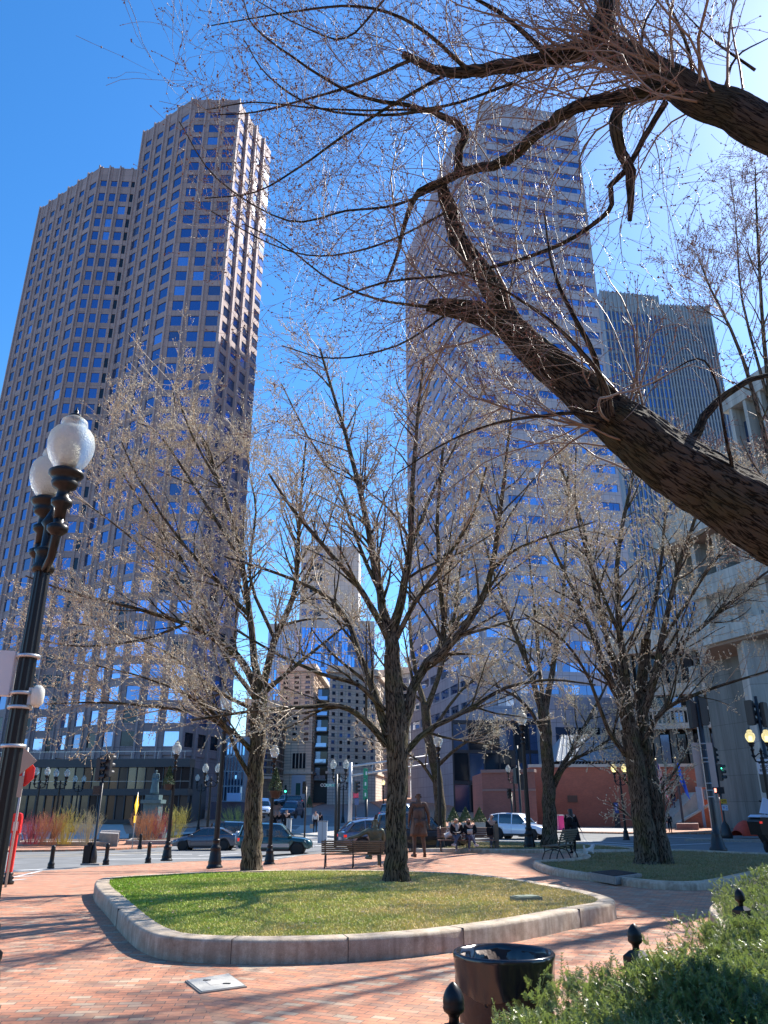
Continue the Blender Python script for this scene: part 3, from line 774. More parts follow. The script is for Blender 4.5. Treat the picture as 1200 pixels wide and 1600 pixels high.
# T2, the central one
Y = PZ(620, 1376, .23).y
park_tree(PZ(620, 1376, .21), Y, [(620, 1352), (620, 1290), (621, 1220), (621, 1165), (618, 1100), (613, 1040), (611, 990)], [.36, .27, .235, .225, .235, .25, .21, .19, .17], [
    ([(611, 1000), (598, 950), (585, 880), (570, 800), (548, 710), (522, 620), (500, 545)], .8, .15, .03),
    ([(613, 990), (628, 930), (640, 860), (645, 760), (652, 660), (662, 560)], -.8, .14, .03),
    ([(608, 1000), (570, 930), (520, 870), (460, 800), (420, 740)], -1.5, .11, .025),
    ([(606, 1150), (585, 1085), (560, 1020), (540, 965), (500, 925), (430, 895), (350, 870)], 1.4, .13, .025),
    ([(604, 1165), (570, 1125), (530, 1103), (470, 1105), (390, 1112), (300, 1125)], -1.6, .10, .02),
    ([(600, 1110), (560, 1070), (500, 1052), (430, 1020), (370, 985)], -2.4, .08, .02),
    ([(628, 1150), (645, 1080), (668, 1035), (690, 1010), (692, 960), (686, 880), (684, 800), (692, 700)], 1.0, .16, .03),
    ([(672, 1035), (710, 1000), (745, 950), (768, 890), (782, 800), (792, 710), (800, 640)], -.6, .13, .025),
    ([(768, 890), (800, 862), (850, 840), (930, 815)], -1.5, .06, .015),
    ([(634, 1175), (668, 1142), (720, 1115), (790, 1075), (860, 1062), (930, 1070)], 1.2, .09, .02),
    ([(618, 1000), (650, 940), (700, 870), (740, 800), (760, 730)], -2.0, .08, .02),
    ([(600, 940), (560, 850), (530, 760), (480, 680), (440, 600)], 2.0, .07, .02),
    ([(640, 860), (680, 760), (720, 680), (760, 600)], 2.0, .06, .02),
], 11, 'tall bare tree with a forked trunk standing in the middle of the front lawn', 1.0)
# T1, left
b1 = PZ(393, 1361, .21); Y = b1.y
park_tree(b1, Y, [(393, 1340), (396, 1270), (400, 1200), (403, 1140), (405, 1080)], [.34, .27, .24, .225, .22, .22, .22], [
    ([(403, 1090), (380, 1035), (345, 1002), (290, 975), (210, 950), (110, 925), (40, 900)], -1.0, .13, .02),
    ([(405, 1085), (396, 1010), (386, 930), (372, 850), (345, 760), (312, 680), (300, 690)], .8, .14, .025),
    ([(408, 1085), (430, 1000), (458, 935), (466, 860), (470, 780), (478, 690)], -.4, .14, .025),
    ([(410, 1085), (450, 1050), (490, 1018), (530, 985), (560, 960)], 1.5, .09, .02),
    ([(398, 1180), (372, 1150), (330, 1122), (250, 1105), (160, 1098), (70, 1100)], -1.8, .09, .015),
    ([(397, 1225), (372, 1180), (350, 1130), (300, 1090), (230, 1060), (150, 1040)], -2.4, .08, .015),
    ([(388, 960), (335, 905), (275, 835), (215, 745), (190, 690)], -1.0, .08, .015),
    ([(374, 870), (310, 770), (250, 680), (215, 660)], 1.0, .07, .015),
    ([(345, 1002), (270, 900), (180, 820), (110, 770)], 1.6, .07, .015),
    ([(345, 760), (300, 680), (270, 600), (275, 640)], -1.2, .05, .015),
    ([(290, 975), (220, 1000), (130, 1010), (60, 1000)], -2.2, .05, .012),
    ([(400, 1110), (340, 1080), (260, 1020), (180, 985), (90, 970)], 2.0, .07, .015),
    ([(430, 1000), (390, 900), (400, 800), (390, 740), (385, 690)], 1.8, .07, .015),
    ([(404, 1100), (350, 1020), (300, 900), (230, 800), (180, 720), (165, 690)], .2, .08, .015),
], 12, 'wide spreading bare tree at the back left of the front lawn beside the teal car', 1.35)
# T5, right, double trunk
b5 = G(1012, 1351, .08); Y = b5.y
t5 = park_tree(b5, Y, [(1010, 1340), (1003, 1270), (993, 1200), (984, 1140)], [.52, .40, .36, .34, .30, .27], [
    ([(1037, 1358), (1034, 1336), (1026, 1280), (1014, 1210), (1004, 1140), (1000, 1080), (1010, 1000)], .6, .37, .16),
    ([(986, 1160), (966, 1090), (940, 1030), (915, 965), (885, 900), (850, 830)], -1.5, .20, .03),
    ([(986, 1150), (976, 1060), (966, 960), (966, 860), (985, 760), (1000, 690)], .6, .20, .03),
    ([(990, 1150), (960, 1040), (930, 920), (910, 820), (880, 740), (860, 690)], 2.0, .13, .03),
    ([(1000, 1130), (1022, 1060), (1040, 970), (1062, 880), (1090, 800), (1110, 730)], -.6, .17, .03),
    ([(1003, 1160), (1040, 1108), (1100, 1080), (1180, 1055), (1260, 1030)], -1.5, .10, .02),
    ([(1008, 1080), (1058, 1015), (1125, 955), (1190, 900), (1250, 860)], 1.0, .12, .02),
    ([(1010, 1000), (1030, 900), (1040, 800), (1050, 700)], 1.5, .11, .02),
    ([(978, 1180), (950, 1140), (920, 1060), (880, 1000), (820, 960)], -2.5, .10, .02),
    ([(972, 1000), (930, 900), (900, 800), (900, 700)], -2.0, .08, .02),
    ([(1030, 1010), (1100, 900), (1160, 820), (1200, 740)], -2, .07, .02),
], 15, 'large bare tree with a thick double trunk in the shaded right lawn', .85, bs=(.012, .026))
# T3, behind the statue
b3 = G(688, 1322, .05); Y = b3.y
park_tree(b3, Y, [(688, 1300), (686, 1250), (678, 1190), (668, 1140), (664, 1100)], [.48, .36, .31, .28, .27, .25], [
    ([(664, 1110), (650, 1050), (640, 980), (640, 900), (630, 800)], 1, .20, .03),
    ([(666, 1110), (690, 1040), (710, 960), (720, 880), (740, 800)], -1, .20, .03),
    ([(684, 1230), (660, 1195), (640, 1180), (610, 1165), (560, 1150)], -2, .12, .02),
    ([(680, 1200), (720, 1165), (760, 1145), (820, 1125)], -1.5, .13, .02),
    ([(670, 1150), (720, 1080), (780, 1030), (830, 980)], 1.5, .12, .02),
    ([(664, 1100), (600, 1040), (560, 980), (520, 930)], 2, .10, .02),
], 13, 'leaning bare tree behind the standing bronze statue', .8, bs=(.016, .032))
# T4
b4 = G(860, 1326, .05); Y = b4.y
park_tree(b4, Y, [(860, 1300), (858, 1240), (854, 1180), (849, 1110)], [.50, .38, .34, .32, .30, .27], [
    ([(849, 1120), (825, 1040), (795, 965), (770, 890), (750, 820)], -1, .19, .03),
    ([(850, 1120), (868, 1020), (880, 930), (885, 830), (890, 750)], .5, .20, .03),
    ([(862, 1240), (885, 1195), (930, 1170), (985, 1135), (1040, 1120)], -2, .12, .02),
    ([(866, 1220), (905, 1150), (938, 1090), (965, 1030)], 1, .15, .03),
    ([(852, 1150), (820, 1100), (770, 1070), (720, 1055)], -2, .12, .02),
    ([(849, 1110), (840, 1000), (830, 900), (820, 800)], 2, .14, .02),
    ([(868, 1020), (910, 940), (930, 850)], -2, .09, .02),
], 14, 'bare tree with a forked trunk beside the tall lamp and the side-on bench', .8, bs=(.016, .032))
# thin tree on the far right, behind the overhanging elm
b7 = Vector((13.5, 19.0, .05)); Y = 19.0
park_tree(b7, Y, [(1290, 1300), (1285, 1150), (1270, 1000)], [.30, .24, .22, .2], [
    ([(1270, 1000), (1235, 800), (1205, 640), (1190, 480), (1182, 330), (1180, 260)], 0, .14, .015),
    ([(1272, 1000), (1215, 760), (1160, 560), (1110, 450), (1090, 400)], -1, .12, .012),
    ([(1205, 640), (1160, 470), (1150, 350), (1140, 270)], 1, .06, .012),
    ([(1275, 1000), (1200, 850), (1120, 760), (1060, 690)], 1, .09, .012),
], 17, 'slender bare tree with fine upright twigs at the right edge above the concrete building', .9, budm=M_bud2, bs=(.010, .018))

# the elm that leans in from the right
e = Tree(21)
e.lim = lambda p: p[0] < -1.85 - .28 * (p[2] - 6.5) * (1 if p[2] < 6.5 else -.2) + e.r.normal(0, .28) or (p[2] < 4.6 and p[0] < -.6 and e.r.random() < .8)
ecfg = {1: dict(n=12, per=7.0, perm=True, len=(.8, 2.7), ang=(25, 80), rr=.15, rmax=.015, tap=.2, bend=.5, wig=.14, up=.12, rmin=.0022, bias=(-.5, .0, .22), pw=.9, sh=False),
        2: dict(n=7, per=5.4, perm=True, len=(.25, 1.0), ang=(25, 60), rr=.55, rmax=.006, tap=.4, bend=.8, wig=.15, up=.10, rmin=.002, bias=(-.15, 0, .12), bud=3),
        3: dict(n=4, per=4.0, perm=True, len=(.1, .4), ang=(30, 65), rr=.6, rmax=.0034, tap=.6, bend=.6, wig=.12, up=.2, rmin=.0018, bias=(0, 0, .15), bud=3)}
def pt(u, v, t):                        # pixel + distance along the view axis
    x, y, z = ray(u, v); return (x * t, y * t, CAM_Z + z * t)
eb = Vector((6.6, 6.4, 0))
elm = empty('elm_tree', eb, 0, 'big rough barked elm leaning in from the right with its limbs over the square', 'tree')
S = Vector(pt(1330, 880, 6.3))
e.limb([(6.6, 6.4, -.2), (6.55, 6.4, .6), (6.4, 6.35, 1.6), (5.9, 6.3, 2.6), tuple(S)], [.52, .46, .44, .42, .36], 0, ecfg, kids=False, sub=4)
e.limb([tuple(S), pt(1200, 812, 6.4), pt(1120, 765, 6.5), pt(1050, 722, 6.6), pt(985, 672, 6.75), pt(955, 652, 6.8)], [.36, .30, .285, .265, .235, .20], 0, ecfg, sub=5, cover=.45)
e.limb([pt(985, 672, 6.75), pt(940, 640, 6.85), pt(890, 596, 7.0), pt(850, 565, 7.1), pt(815, 530, 7.2), pt(780, 503, 7.3), pt(735, 488, 7.4), pt(690, 480, 7.5), pt(668, 478, 7.5)], [.20, .18, .165, .15, .135, .12, .10, .08, .05], 0, ecfg, sub=5, cover=.0)
e.limb([pt(800, 515, 7.25), pt(775, 460, 7.4), pt(745, 415, 7.5), pt(715, 370, 7.6), pt(700, 320, 7.7), pt(690, 290, 7.7)], [.11, .10, .09, .08, .07, .05], 0, ecfg, sub=4, cover=.0)
e.limb([tuple((6.2, 6.3, 2.2)), (5.6, 6.0, 4.0), pt(1330, 300, 6.2), pt(1200, 205, 6.4), pt(1120, 165, 6.6), pt(1050, 130, 6.8), pt(985, 90, 7.0), pt(940, 70, 7.1)], [.34, .27, .20, .158, .142, .125, .108, .095], 0, ecfg, sub=5, cover=.5)
e.limb([pt(945, 72, 7.1), pt(880, 88, 7.2), pt(800, 104, 7.3), pt(740, 110, 7.4), pt(690, 112, 7.5), pt(630, 85, 7.6)], .10, .035, ecfg, sub=4, cover=0)
e.limb([pt(925, 75, 7.1), pt(945, 30, 7.1), pt(955, -40, 7.2), pt(930, -120, 7.3)], .11, .07, ecfg, sub=4, cover=0)
e.limb([pt(1060, 140, 6.8), pt(980, 150, 6.8), pt(900, 168, 6.9), pt(850, 200, 7.0), pt(800, 243, 7.1), pt(770, 258, 7.2), pt(725, 268, 7.3), pt(690, 285, 7.4)], [.068, .062, .056, .052, .05, .046, .042, .038], 0, ecfg, sub=4, cover=0)
e.limb([pt(715, 275, 7.3), pt(718, 235, 7.3), pt(726, 205, 7.4), pt(690, 180, 7.5), pt(640, 165, 7.6)], [.045, .042, .042, .032, .02], 0, ecfg, sub=4, cover=0)
e.limb([pt(690, 285, 7.4), pt(655, 300, 7.4), pt(632, 350, 7.4), pt(620, 400, 7.5), pt(600, 450, 7.6)], .04, .012, ecfg, sub=4)
e.limb([pt(968, 165, 6.8), pt(962, 200, 6.7), pt(972, 240, 6.7), pt(985, 270, 6.7), pt(984, 345, 6.7)], [.055, .06, .05, .05, .02], 0, ecfg, sub=4, kids=False)
e.limb([pt(985, 262, 6.7), pt(955, 290, 6.8), pt(950, 330, 6.8), pt(880, 380, 6.9), pt(790, 412, 7.0), pt(700, 430, 7.1), pt(600, 442, 7.2), pt(520, 470, 7.3)], .03, .009, ecfg, sub=4)
e.limb([pt(1040, 160, 6.7), pt(1015, 200, 6.7), pt(985, 255, 6.7)], .03, .026, ecfg, sub=3, kids=False)
e.limb([pt(950, 655, 6.6), pt(930, 560, 6.5), pt(900, 500, 6.5), pt(875, 450, 6.6), pt(860, 400, 6.8), pt(850, 330, 7.0)], .034, .008, ecfg, sub=4)
e.limb([pt(958, 650, 6.5), pt(940, 590, 6.4), pt(880, 520, 6.4), pt(830, 480, 6.5), pt(760, 440, 6.6), pt(680, 420, 6.8)], .028, .007, ecfg, sub=4)
e.limb([pt(945, 660, 6.6), pt(900, 645, 6.6), pt(850, 650, 6.6), pt(780, 660, 6.7), pt(700, 690, 6.8), pt(620, 740, 6.9)], .024, .006, ecfg, sub=4)
e.limb([pt(1145, 735, 6.3), pt(1130, 660, 6.2), pt(1120, 600, 6.3), pt(1090, 560, 6.4), pt(1020, 600, 6.6)], .018, .005, ecfg, sub=4)
e.limb([pt(1080, 695, 6.7), pt(1110, 640, 6.9), pt(1160, 600, 7.1), pt(1220, 580, 7.3)], .05, .02, ecfg, sub=4, kids=False)
for pts, r0 in (([(640, 95), (560, 130), (480, 155), (400, 175), (330, 180)], .03), ([(700, 115), (620, 160), (540, 210), (470, 260), (400, 300), (320, 310)], .03), ([(690, 170), (600, 180), (500, 170), (420, 120), (380, 60)], .028),
                ([(600, 0), (540, 60), (470, 40), (400, 0)], .02), ([(860, 90), (780, 20), (700, -20), (600, -40)], .05), ([(730, 110), (650, 40), (560, 10), (450, 20), (330, 40)], .035), ([(640, 165), (560, 150), (480, 105), (400, 45), (380, 0)], .035),
                ([(800, 130), (700, 165), (600, 172), (500, 170), (400, 160), (320, 172)], .025), ([(690, 290), (620, 320), (540, 330), (450, 345), (340, 280), (280, 190)], .025), ([(700, 330), (600, 380), (500, 400), (420, 380), (330, 330)], .02),
                ([(670, 480), (600, 470), (520, 440), (440, 380), (380, 350)], .025), ([(700, 490), (620, 540), (520, 560), (440, 540)], .02),
                ([(1090, 140), (1070, 60), (1040, 0), (1000, -60)], .04), ([(1130, 150), (1150, 90), (1200, 60)], .03), ([(1180, 110), (1110, 60), (1060, 10)], .025), ([(1000, 100), (1010, 30), (1060, -40)], .03)):
    e.limb([pt(u, v, 7.2 - .1 * i + .12 * math.sin(i * 2.1 + u)) for i, (u, v) in enumerate(pts)], r0 * .62, .005, ecfg, sub=4, cover=0)
e.bark_object(elm, M_elm, eb, hi=True); e.crown_object(elm, M_twig2, eb, k=4); e.bud_object(elm, M_bud2, eb, (.005, .011), frac=.6)
print('elm', {n: len(q) for n, q in e.g.items()}, len(e.buds))
# ---------------------------------------------------------------- buildings
def glass_mat(name, col, rough=.04, metal=.9, wob=.0, var=.0):
    m, t, b = nmat(name); b.inputs['Base Color'].default_value = (*col, 1); b.inputs['Metallic'].default_value = metal; b.inputs['Roughness'].default_value = rough
    g = t.nodes.new('ShaderNodeNewGeometry'); n = t.nodes.new('ShaderNodeTexNoise'); n.inputs['Scale'].default_value = .35; n.inputs['Detail'].default_value = 2
    t.links.new(g.outputs['Position'], n.inputs['Vector']); bp = t.nodes.new('ShaderNodeBump'); bp.inputs['Strength'].default_value = .35; bp.inputs['Distance'].default_value = .03 + wob
    t.links.new(n.outputs['Fac'], bp.inputs['Height']); t.links.new(bp.outputs[0], b.inputs['Normal'])
    return m
G_blue = glass_mat('reflecting_glass', (.30, .43, .72))
G_blue2 = glass_mat('reflecting_glass_dim', (.13, .21, .40))
G_dark = glass_mat('dark_glass', (.03, .035, .045), .08, .5)
G_room = glass_mat('room_glass', (.10, .15, .27), .1, .7)
G_curtain = glass_mat('curtain_wall_glass', (.16, .38, .78), .03, .92, .03)
def panel_mat(name, col, var=.12, sx=2.0, sz=1.9, rough=.75, line=.03, bumpy=True):
    """stone panels: thin joints on a grid plus tone change"""
    m, t, b = nmat(name); N = t.nodes.new; L = t.links.new
    g = N('ShaderNodeTexCoord'); s = N('ShaderNodeSeparateXYZ'); L(g.outputs['Object'], s.inputs[0])
    ad = N('ShaderNodeMath'); ad.operation = 'ADD'; L(s.outputs['X'], ad.inputs[0]); L(s.outputs['Y'], ad.inputs[1])
    cb = N('ShaderNodeCombineXYZ'); L(ad.outputs[0], cb.inputs[0]); L(s.outputs['Z'], cb.inputs[1])
    bk = N('ShaderNodeTexBrick'); bk.offset = 0; bk.inputs['Scale'].default_value = 1; bk.inputs['Brick Width'].default_value = sx; bk.inputs['Row Height'].default_value = sz; bk.inputs['Mortar Size'].default_value = line
    L(cb.outputs[0], bk.inputs['Vector'])
    bk.inputs['Color1'].default_value = (*[c * (1 - var) for c in col], 1); bk.inputs['Color2'].default_value = (*[c * (1 + var) for c in col], 1); bk.inputs['Mortar'].default_value = (*[c * .45 for c in col], 1)
    n = N('ShaderNodeTexNoise'); n.inputs['Scale'].default_value = .25; n.inputs['Detail'].default_value = 6; L(g.outputs['Object'], n.inputs['Vector'])
    mr = N('ShaderNodeMapRange'); mr.inputs[3].default_value = .75; mr.inputs[4].default_value = 1.2; L(n.outputs['Fac'], mr.inputs[0])
    mx = N('ShaderNodeMix'); mx.data_type = 'RGBA'; mx.blend_type = 'MULTIPLY'; mx.inputs[0].default_value = 1; L(bk.outputs['Color'], mx.inputs[6]); L(mr.outputs[0], mx.inputs[7])
    L(mx.outputs[2], b.inputs['Base Color']); b.inputs['Roughness'].default_value = rough
    return m
class Bldg:
    def __init__(s, name, loc, label, cat='building', group=None):
        s.root = empty(name, loc, 0, label, cat, group); s.o = Vector(loc); s.win = []   # (area, verts, mat)
        s.parts = {}
    def mb(s, name): return s.parts.setdefault(name, [MB(), []])[0]
    def part(s, name, mats): s.parts.setdefault(name, [MB(), []])[1] = mats
    def finish(s, wname='window', maxn=100, split=()):
        for n, (mb, mats) in s.parts.items():
            if n in split:
                bx_ = [(min(f for q in mb.f[k:k + 6] for f in q)) for k in range(0, len(mb.f), 6)]
                for j, b0 in enumerate(bx_):
                    if j >= 100: break
                    m2 = MB().add(mb.v[b0:b0 + 8], [tuple(i - b0 for i in q) for q in mb.f[j * 6:j * 6 + 6]], 0); o = m2.build(n, mats, s.root); o.matrix_parent_inverse = Matrix.Translation(-s.o)
                if len(bx_) > 100:
                    b0 = bx_[100]; m2 = MB().add(mb.v[b0:], [tuple(i - b0 for i in q) for q in mb.f[600:]], 0); o = m2.build(n, mats, s.root, kind='stuff'); o.matrix_parent_inverse = Matrix.Translation(-s.o)
                continue
            o = mb.build(n, mats, s.root); o.matrix_parent_inverse = Matrix.Translation(-s.o)
        c = Vector((0, 0, CAM_Z))
        def size(w):
            q = sum((Vector(p) for p in w[0]), Vector()) / len(w[0]); vis = 1.0 if abs(q.x / max(q.y, 1)) < .56 else .05
            a = (Vector(w[0][1]) - Vector(w[0][0])).length * (Vector(w[0][2]) - Vector(w[0][1])).length
            return vis * a / (q - c).length ** 2
        s.win.sort(key=size, reverse=True)
        for i, (vs, m, fs) in enumerate(s.win[:maxn]):
            me = bpy.data.meshes.new(wname); me.from_pydata([tuple(Vector(p) - s.o) for p in vs], [], fs); me.materials.append(m); me.update()
            link(wname, me, s.root)
        rest = s.win[maxn:]
        if rest:
            ms = []; mb = MB()
            for vs, m, fs in rest:
                if m not in ms: ms.append(m)
                mb.add([tuple(Vector(p) - s.o) for p in vs], fs, ms.index(m))
            mb.build(wname, ms, s.root, kind='stuff')
def slab(mb, a, b, z0, z1, d0, d1, mi=0):
    """box on a wall line a->b (2-d), outward side is the right of a->b, from depth d0 to d1 outward"""
    a = Vector((a[0], a[1])); b = Vector((b[0], b[1])); d = (b - a).normalized(); n = Vector((d.y, -d.x))
    p = [a + n * d0, b + n * d0, b + n * d1, a + n * d1]
    vs = [(q.x, q.y, z0) for q in p] + [(q.x, q.y, z1) for q in p]
    mb.add(vs, [(0, 1, 2, 3), (7, 6, 5, 4), (4, 5, 1, 0), (5, 6, 2, 1), (6, 7, 3, 2), (7, 4, 0, 3)], mi)
def pane(a, b, z0, z1, d, tilt=0.0):
    a = Vector((a[0], a[1])); b = Vector((b[0], b[1])); dd = (b - a).normalized(); n = Vector((dd.y, -dd.x))
    p = a + n * (d + .07); q = b + n * (d + .07 + tilt)
    pi, qi = p - n * .12, q - n * .12
    vs = [(p.x, p.y, z0), (q.x, q.y, z0), (q.x, q.y, z1), (p.x, p.y, z1), (pi.x, pi.y, z0), (qi.x, qi.y, z0), (qi.x, qi.y, z1), (pi.x, pi.y, z1)]
    return vs, [(0, 1, 2, 3), (3, 2, 6, 7), (1, 0, 4, 5), (0, 3, 7, 4), (2, 1, 5, 6)]
rw = random.Random(5)
def V2(a): return Vector((a[0], a[1]))

# --- left tower: pink granite with square windows
T = Bldg('granite_tower', (-60, 150, 0), 'tall rose grey granite tower with square blue windows and a stepped top, on the left')
M_rose = panel_mat('rose_granite', (.345, .24, .23), .10, 2.05, 1.9)
M_fin = mat('rose_granite_fin', (.38, .275, .265), .7, var=.1)
A, B, C0, C1, D, E, F_ = (-89.8, 159.3), (-69.7, 145.5), (-62.2, 145.9), (-60.2, 146.1), (-46.1, 136.5), (-35.1, 136.5), (-29.5, 151.9)
HL, HH, FL = 148.5, 160.5, 3.85
T.part('wall', M_rose); T.part('pier', M_fin); T.part('office_light_mark', mat('office_light_mark', (.24, .27, .33), .7))
def core(B_, poly, z0, z1, part='wall'): B_.mb(part).prism([(p[0], p[1]) for p in poly], z0, z1)
core(T, [A, B, C0, C1, (-58, 170), (-85, 185)], -1, HL); core(T, [C1, D, E, F_, (-40, 175), (-58, 175)], -1, HH)
def granite_face(a, b, nb, ztop, z0=8.0, dark=None, fin=True, first=0):
    a, b = V2(a), V2(b); d = b - a; bay = d.length / nb; u = d.normalized()
    nfl = int((ztop - 4.0 - z0) / FL)
    zt = ztop - 4.0
    for i in range(nb):
        p = a + u * bay * i
        pw = .31 * bay
        slab(T.mb('wall'), p, p + u * pw, z0, ztop + .3, -.3, .34)
        if fin: slab(T.mb('pier'), p - u * .12, p + u * .2, z0, ztop + .45, -.2, .7)
    slab(T.mb('wall'), a + u * .01, b - u * .01, zt + .01, ztop + .02, -.3, .24)
    for k in range(nfl + 1):
        zf = zt - k * FL
        if zf - FL < z0 - 1: break
        hh = FL * (.63 if k else .45)
        slab(T.mb('wall'), a + u * .01, b - u * .01, zf - FL + .0, zf - hh, -.3, .24)
        for i in range(nb):
            p = a + u * (bay * i + .31 * bay); q = a + u * (bay * (i + 1))
            r = rw.random()
            if dark: m = G_dark if rw.random() < dark else G_blue2  # near-black panes imitate a dark reflection
            elif k > 29: m = G_dark if r < .3 else (G_blue if r < .85 else G_blue2)  # lowest floors: black and bright blue panes imitate reflections
            else: m = G_blue2 if r < .86 else (G_blue if r < .9 else G_room)
            vs, fs = pane(p, q, zf - hh, zf, .05, rw.uniform(-.02, .02))
            T.win.append((vs, m, fs))
            if rw.random() < .07: f0 = rw.uniform(.1, .6); slab(T.mb('office_light_mark'), p + u * f0, p + u * (f0 + rw.uniform(.12, .9)), zf - hh * rw.uniform(.5, .9), zf - hh * .2, .05, .06)  # small pale bars on the glass stand for office lights inside
granite_face(A, B, 6, HL); granite_face(B, C0, 3, HL); granite_face(C0, C1, 1, HL, dark=.95, fin=False)
granite_face(C1, D, 4, HH); granite_face(D, E, 3, HH); granite_face(E, F_, 4, HH)
# roof plant
T.part('roof', mat('roof_grey', (.2, .18, .17), .8)); core(T, [(-56, 150), (-44, 142), (-38, 142), (-36, 150), (-45, 165), (-55, 168)], HH + .01, HH + 3, 'roof')
T.finish(split=('office_light_mark',))
# podium
Pd = Bldg('glazed_podium', (-80, 112, 0), 'dark two storey glass fronted podium at the foot of the rose granite tower')
M_dkfr = mat('bronze_frame', (.055, .05, .055), .45, metal=.4)
Pd.part('fascia', M_dkfr); Pd.part('mullion', M_dkfr); Pd.part('back_wall', mat('podium_back', (.10, .085, .08), .8))
pa, pb = V2((-140, 122)), V2((-26.5, 111))
ud = (pb - pa).normalized(); Lp = (pb - pa).length; nP = Vector((ud.y, -ud.x))
back = [tuple(pa), tuple(pb), (-26, 124), (-60, 132), (-140, 150)]
Pd.mb('back_wall').prism([tuple(pa - nP * 1.5), tuple(pb - nP * 1.5), (-26.7, 123), (-60, 131), (-140, 149)], -1, 7.0)
for z0, z1, d1 in ((3.35, 4.2, .5), (7.0, 8.1, .6), (-.6, .3, .3)): slab(Pd.mb('fascia'), pa, pb, z0, z1, -1.6, d1)
n = 90
G_shop = [G_dark, G_dark, G_dark, G_dark, glass_mat('shop_glass', (.09, .09, .09), .12, .6), glass_mat('shop_glass_warm', (.10, .05, .03), .2, .3)]
for i in range(n + 1):
    p = pa + ud * (Lp * i / n)
    slab(Pd.mb('mullion'), p - ud * .09, p + ud * .09, .3, 3.35, -.3, .2); slab(Pd.mb('mullion'), p - ud * .06, p + ud * .06, 4.2, 7.0, -.3, .15)
    if i < n:
        q = pa + ud * (Lp * (i + 1) / n)
        for z0, z1 in ((.3, 3.35), (4.2, 7.0)):
            if i < 30 and (i % 2): pass
            vs, fs = pane(p + ud * .09, q - ud * .09, z0, z1, -.05, rw.uniform(-.03, .03)); Pd.win.append((vs, rw.choice(G_shop), fs))
# terrace rail and glass balustrade of the upper floor
Pd.part('railing', mat('rail_steel', (.35, .35, .37), .3, metal=.8))
slab(Pd.mb('railing'), pa, pb, 9.05, 9.12, .3, .36); slab(Pd.mb('railing'), pa, pb, 5.15, 5.2, .16, .2)
for i in range(60): p = pa + ud * (Lp * (i + .5) / 60); slab(Pd.mb('railing'), p, p + ud * .05, 8.1, 9.05, .3, .35)
Pd.part('canopy', mat('canopy_cloth', (.14, .12, .12), .8))
Pd.finish('shop_window', split=('mullion', 'railing'))

# --- right tower: lavender granite with ribbon windows
RT = Bldg('ribbon_window_tower', (28, 150, 0), 'tall pale lavender tower with long blue ribbon windows, centre right behind the trees')
M_lav = panel_mat('lavender_granite', (.365, .34, .385), .05, 1.5, 1.95, line=.035)
RT.part('wall', M_lav)
q0, q1, q2, q3 = (6.2, 178), (11.5, 157), (14.1, 144.5), (17.0, 133.0)
r1, r2 = (22.5, 134.0), (46.0, 138.5)
core(RT, [q0, q1, q2, q3, r1, (27, 150), (25, 188), (8, 190)], -1, 147.5); core(RT, [r1, r2, (50, 165), (30, 190), (22, 165)], -1, 157.5)
def ribbon_face(a, b, groups, ztop, z0=12.0, fl=3.9, w=.42, gap=.9, split=3):
    a, b = V2(a), V2(b); L_ = (b - a).length; u = (b - a).normalized(); gl = L_ / groups
    zt = ztop - 7.0; k = 0
    slab(RT.mb('wall'), a, b, zt, ztop + .05, -.1, .30)
    while zt - (k + 1) * fl > z0:
        zf = zt - k * fl; h = fl * w
        slab(RT.mb('wall'), a, b, zf - fl, zf - h, -.1, .30)
        for g in range(groups):
            p = a + u * (gl * g); q = p + u * gl
            slab(RT.mb('wall'), p, p + u * gap, zf - h, zf, -.1, .30)
            s0 = p + u * gap; s1 = q - (u * .4 if g == groups - 1 else u * 0)
            if g == groups - 1: slab(RT.mb('wall'), s1, q, zf - h, zf, -.1, .30)
            for j in range(split):
                x0 = s0.lerp(s1, j / split); x1 = s0.lerp(s1, (j + 1) / split)
                r = rw.random(); vs, fs = pane(x0 + u * .04, x1 - u * .04, zf - h, zf, .06, rw.uniform(-.03, .03))
                RT.win.append((vs, G_blue if r < .45 else G_blue2 if r < .93 else G_room, fs))
        k += 1
    slab(RT.mb('wall'), a, b, -1, zt - k * fl, -.1, .30)
ribbon_face(q3, r1, 1, 147.5); ribbon_face(r1, r2, 3, 157.5, split=5)
ribbon_face(q2, q3, 2, 147.5, split=2); ribbon_face(q1, q2, 2, 147.5, split=2); ribbon_face(q0, q1, 3, 147.5, split=2)
ribbon_face(r2, (50, 165), 3, 157.5)
# lobby with tall glazing at the left foot
RT.part('lobby_frame', M_dkfr)
la, lb = V2((11.0, 128.0)), V2((26.0, 129.5)); lu = (lb - la).normalized()
RT.mb('wall').prism([(11.2, 128.3), (25.9, 129.8), (26, 136), (12, 136)], -1, 15.0)
for k in range(6):
    for (z0, z1) in ((1.2, 5.2), (5.8, 10.0), (10.4, 14.4)):
        p = la + lu * (k * 2.5 + .1); vs, fs = pane(p, p + lu * 2.3, z0, z1, .02, rw.uniform(-.03, .03)); RT.win.append((vs, rw.choice((G_blue2, G_dark, G_room)), fs))
for k in range(7): p = la + lu * (k * 2.5); slab(RT.mb('lobby_frame'), p - lu * .1, p + lu * .1, 0, 15.2, -.2, .25)
for z in (.9, 5.5, 10.2, 14.8): slab(RT.mb('lobby_frame'), la, lb, z - .25, z + .25, -.2, .2)
# low wing to the right with a glazed corner
RT.part('wing', M_lav); RT.mb('wing').prism([(24, 118), (44, 121), (47, 137), (25, 132)], -1, 17.5)
for i in range(5):
    p = V2((25.5, 118.2)) + V2((3.6, .54)) * i; vs, fs = pane(p, p + V2((3.2, .48)), 9.5, 13.0, .05); RT.win.append((vs, G_dark if i % 2 else G_room, fs))
RT.finish()

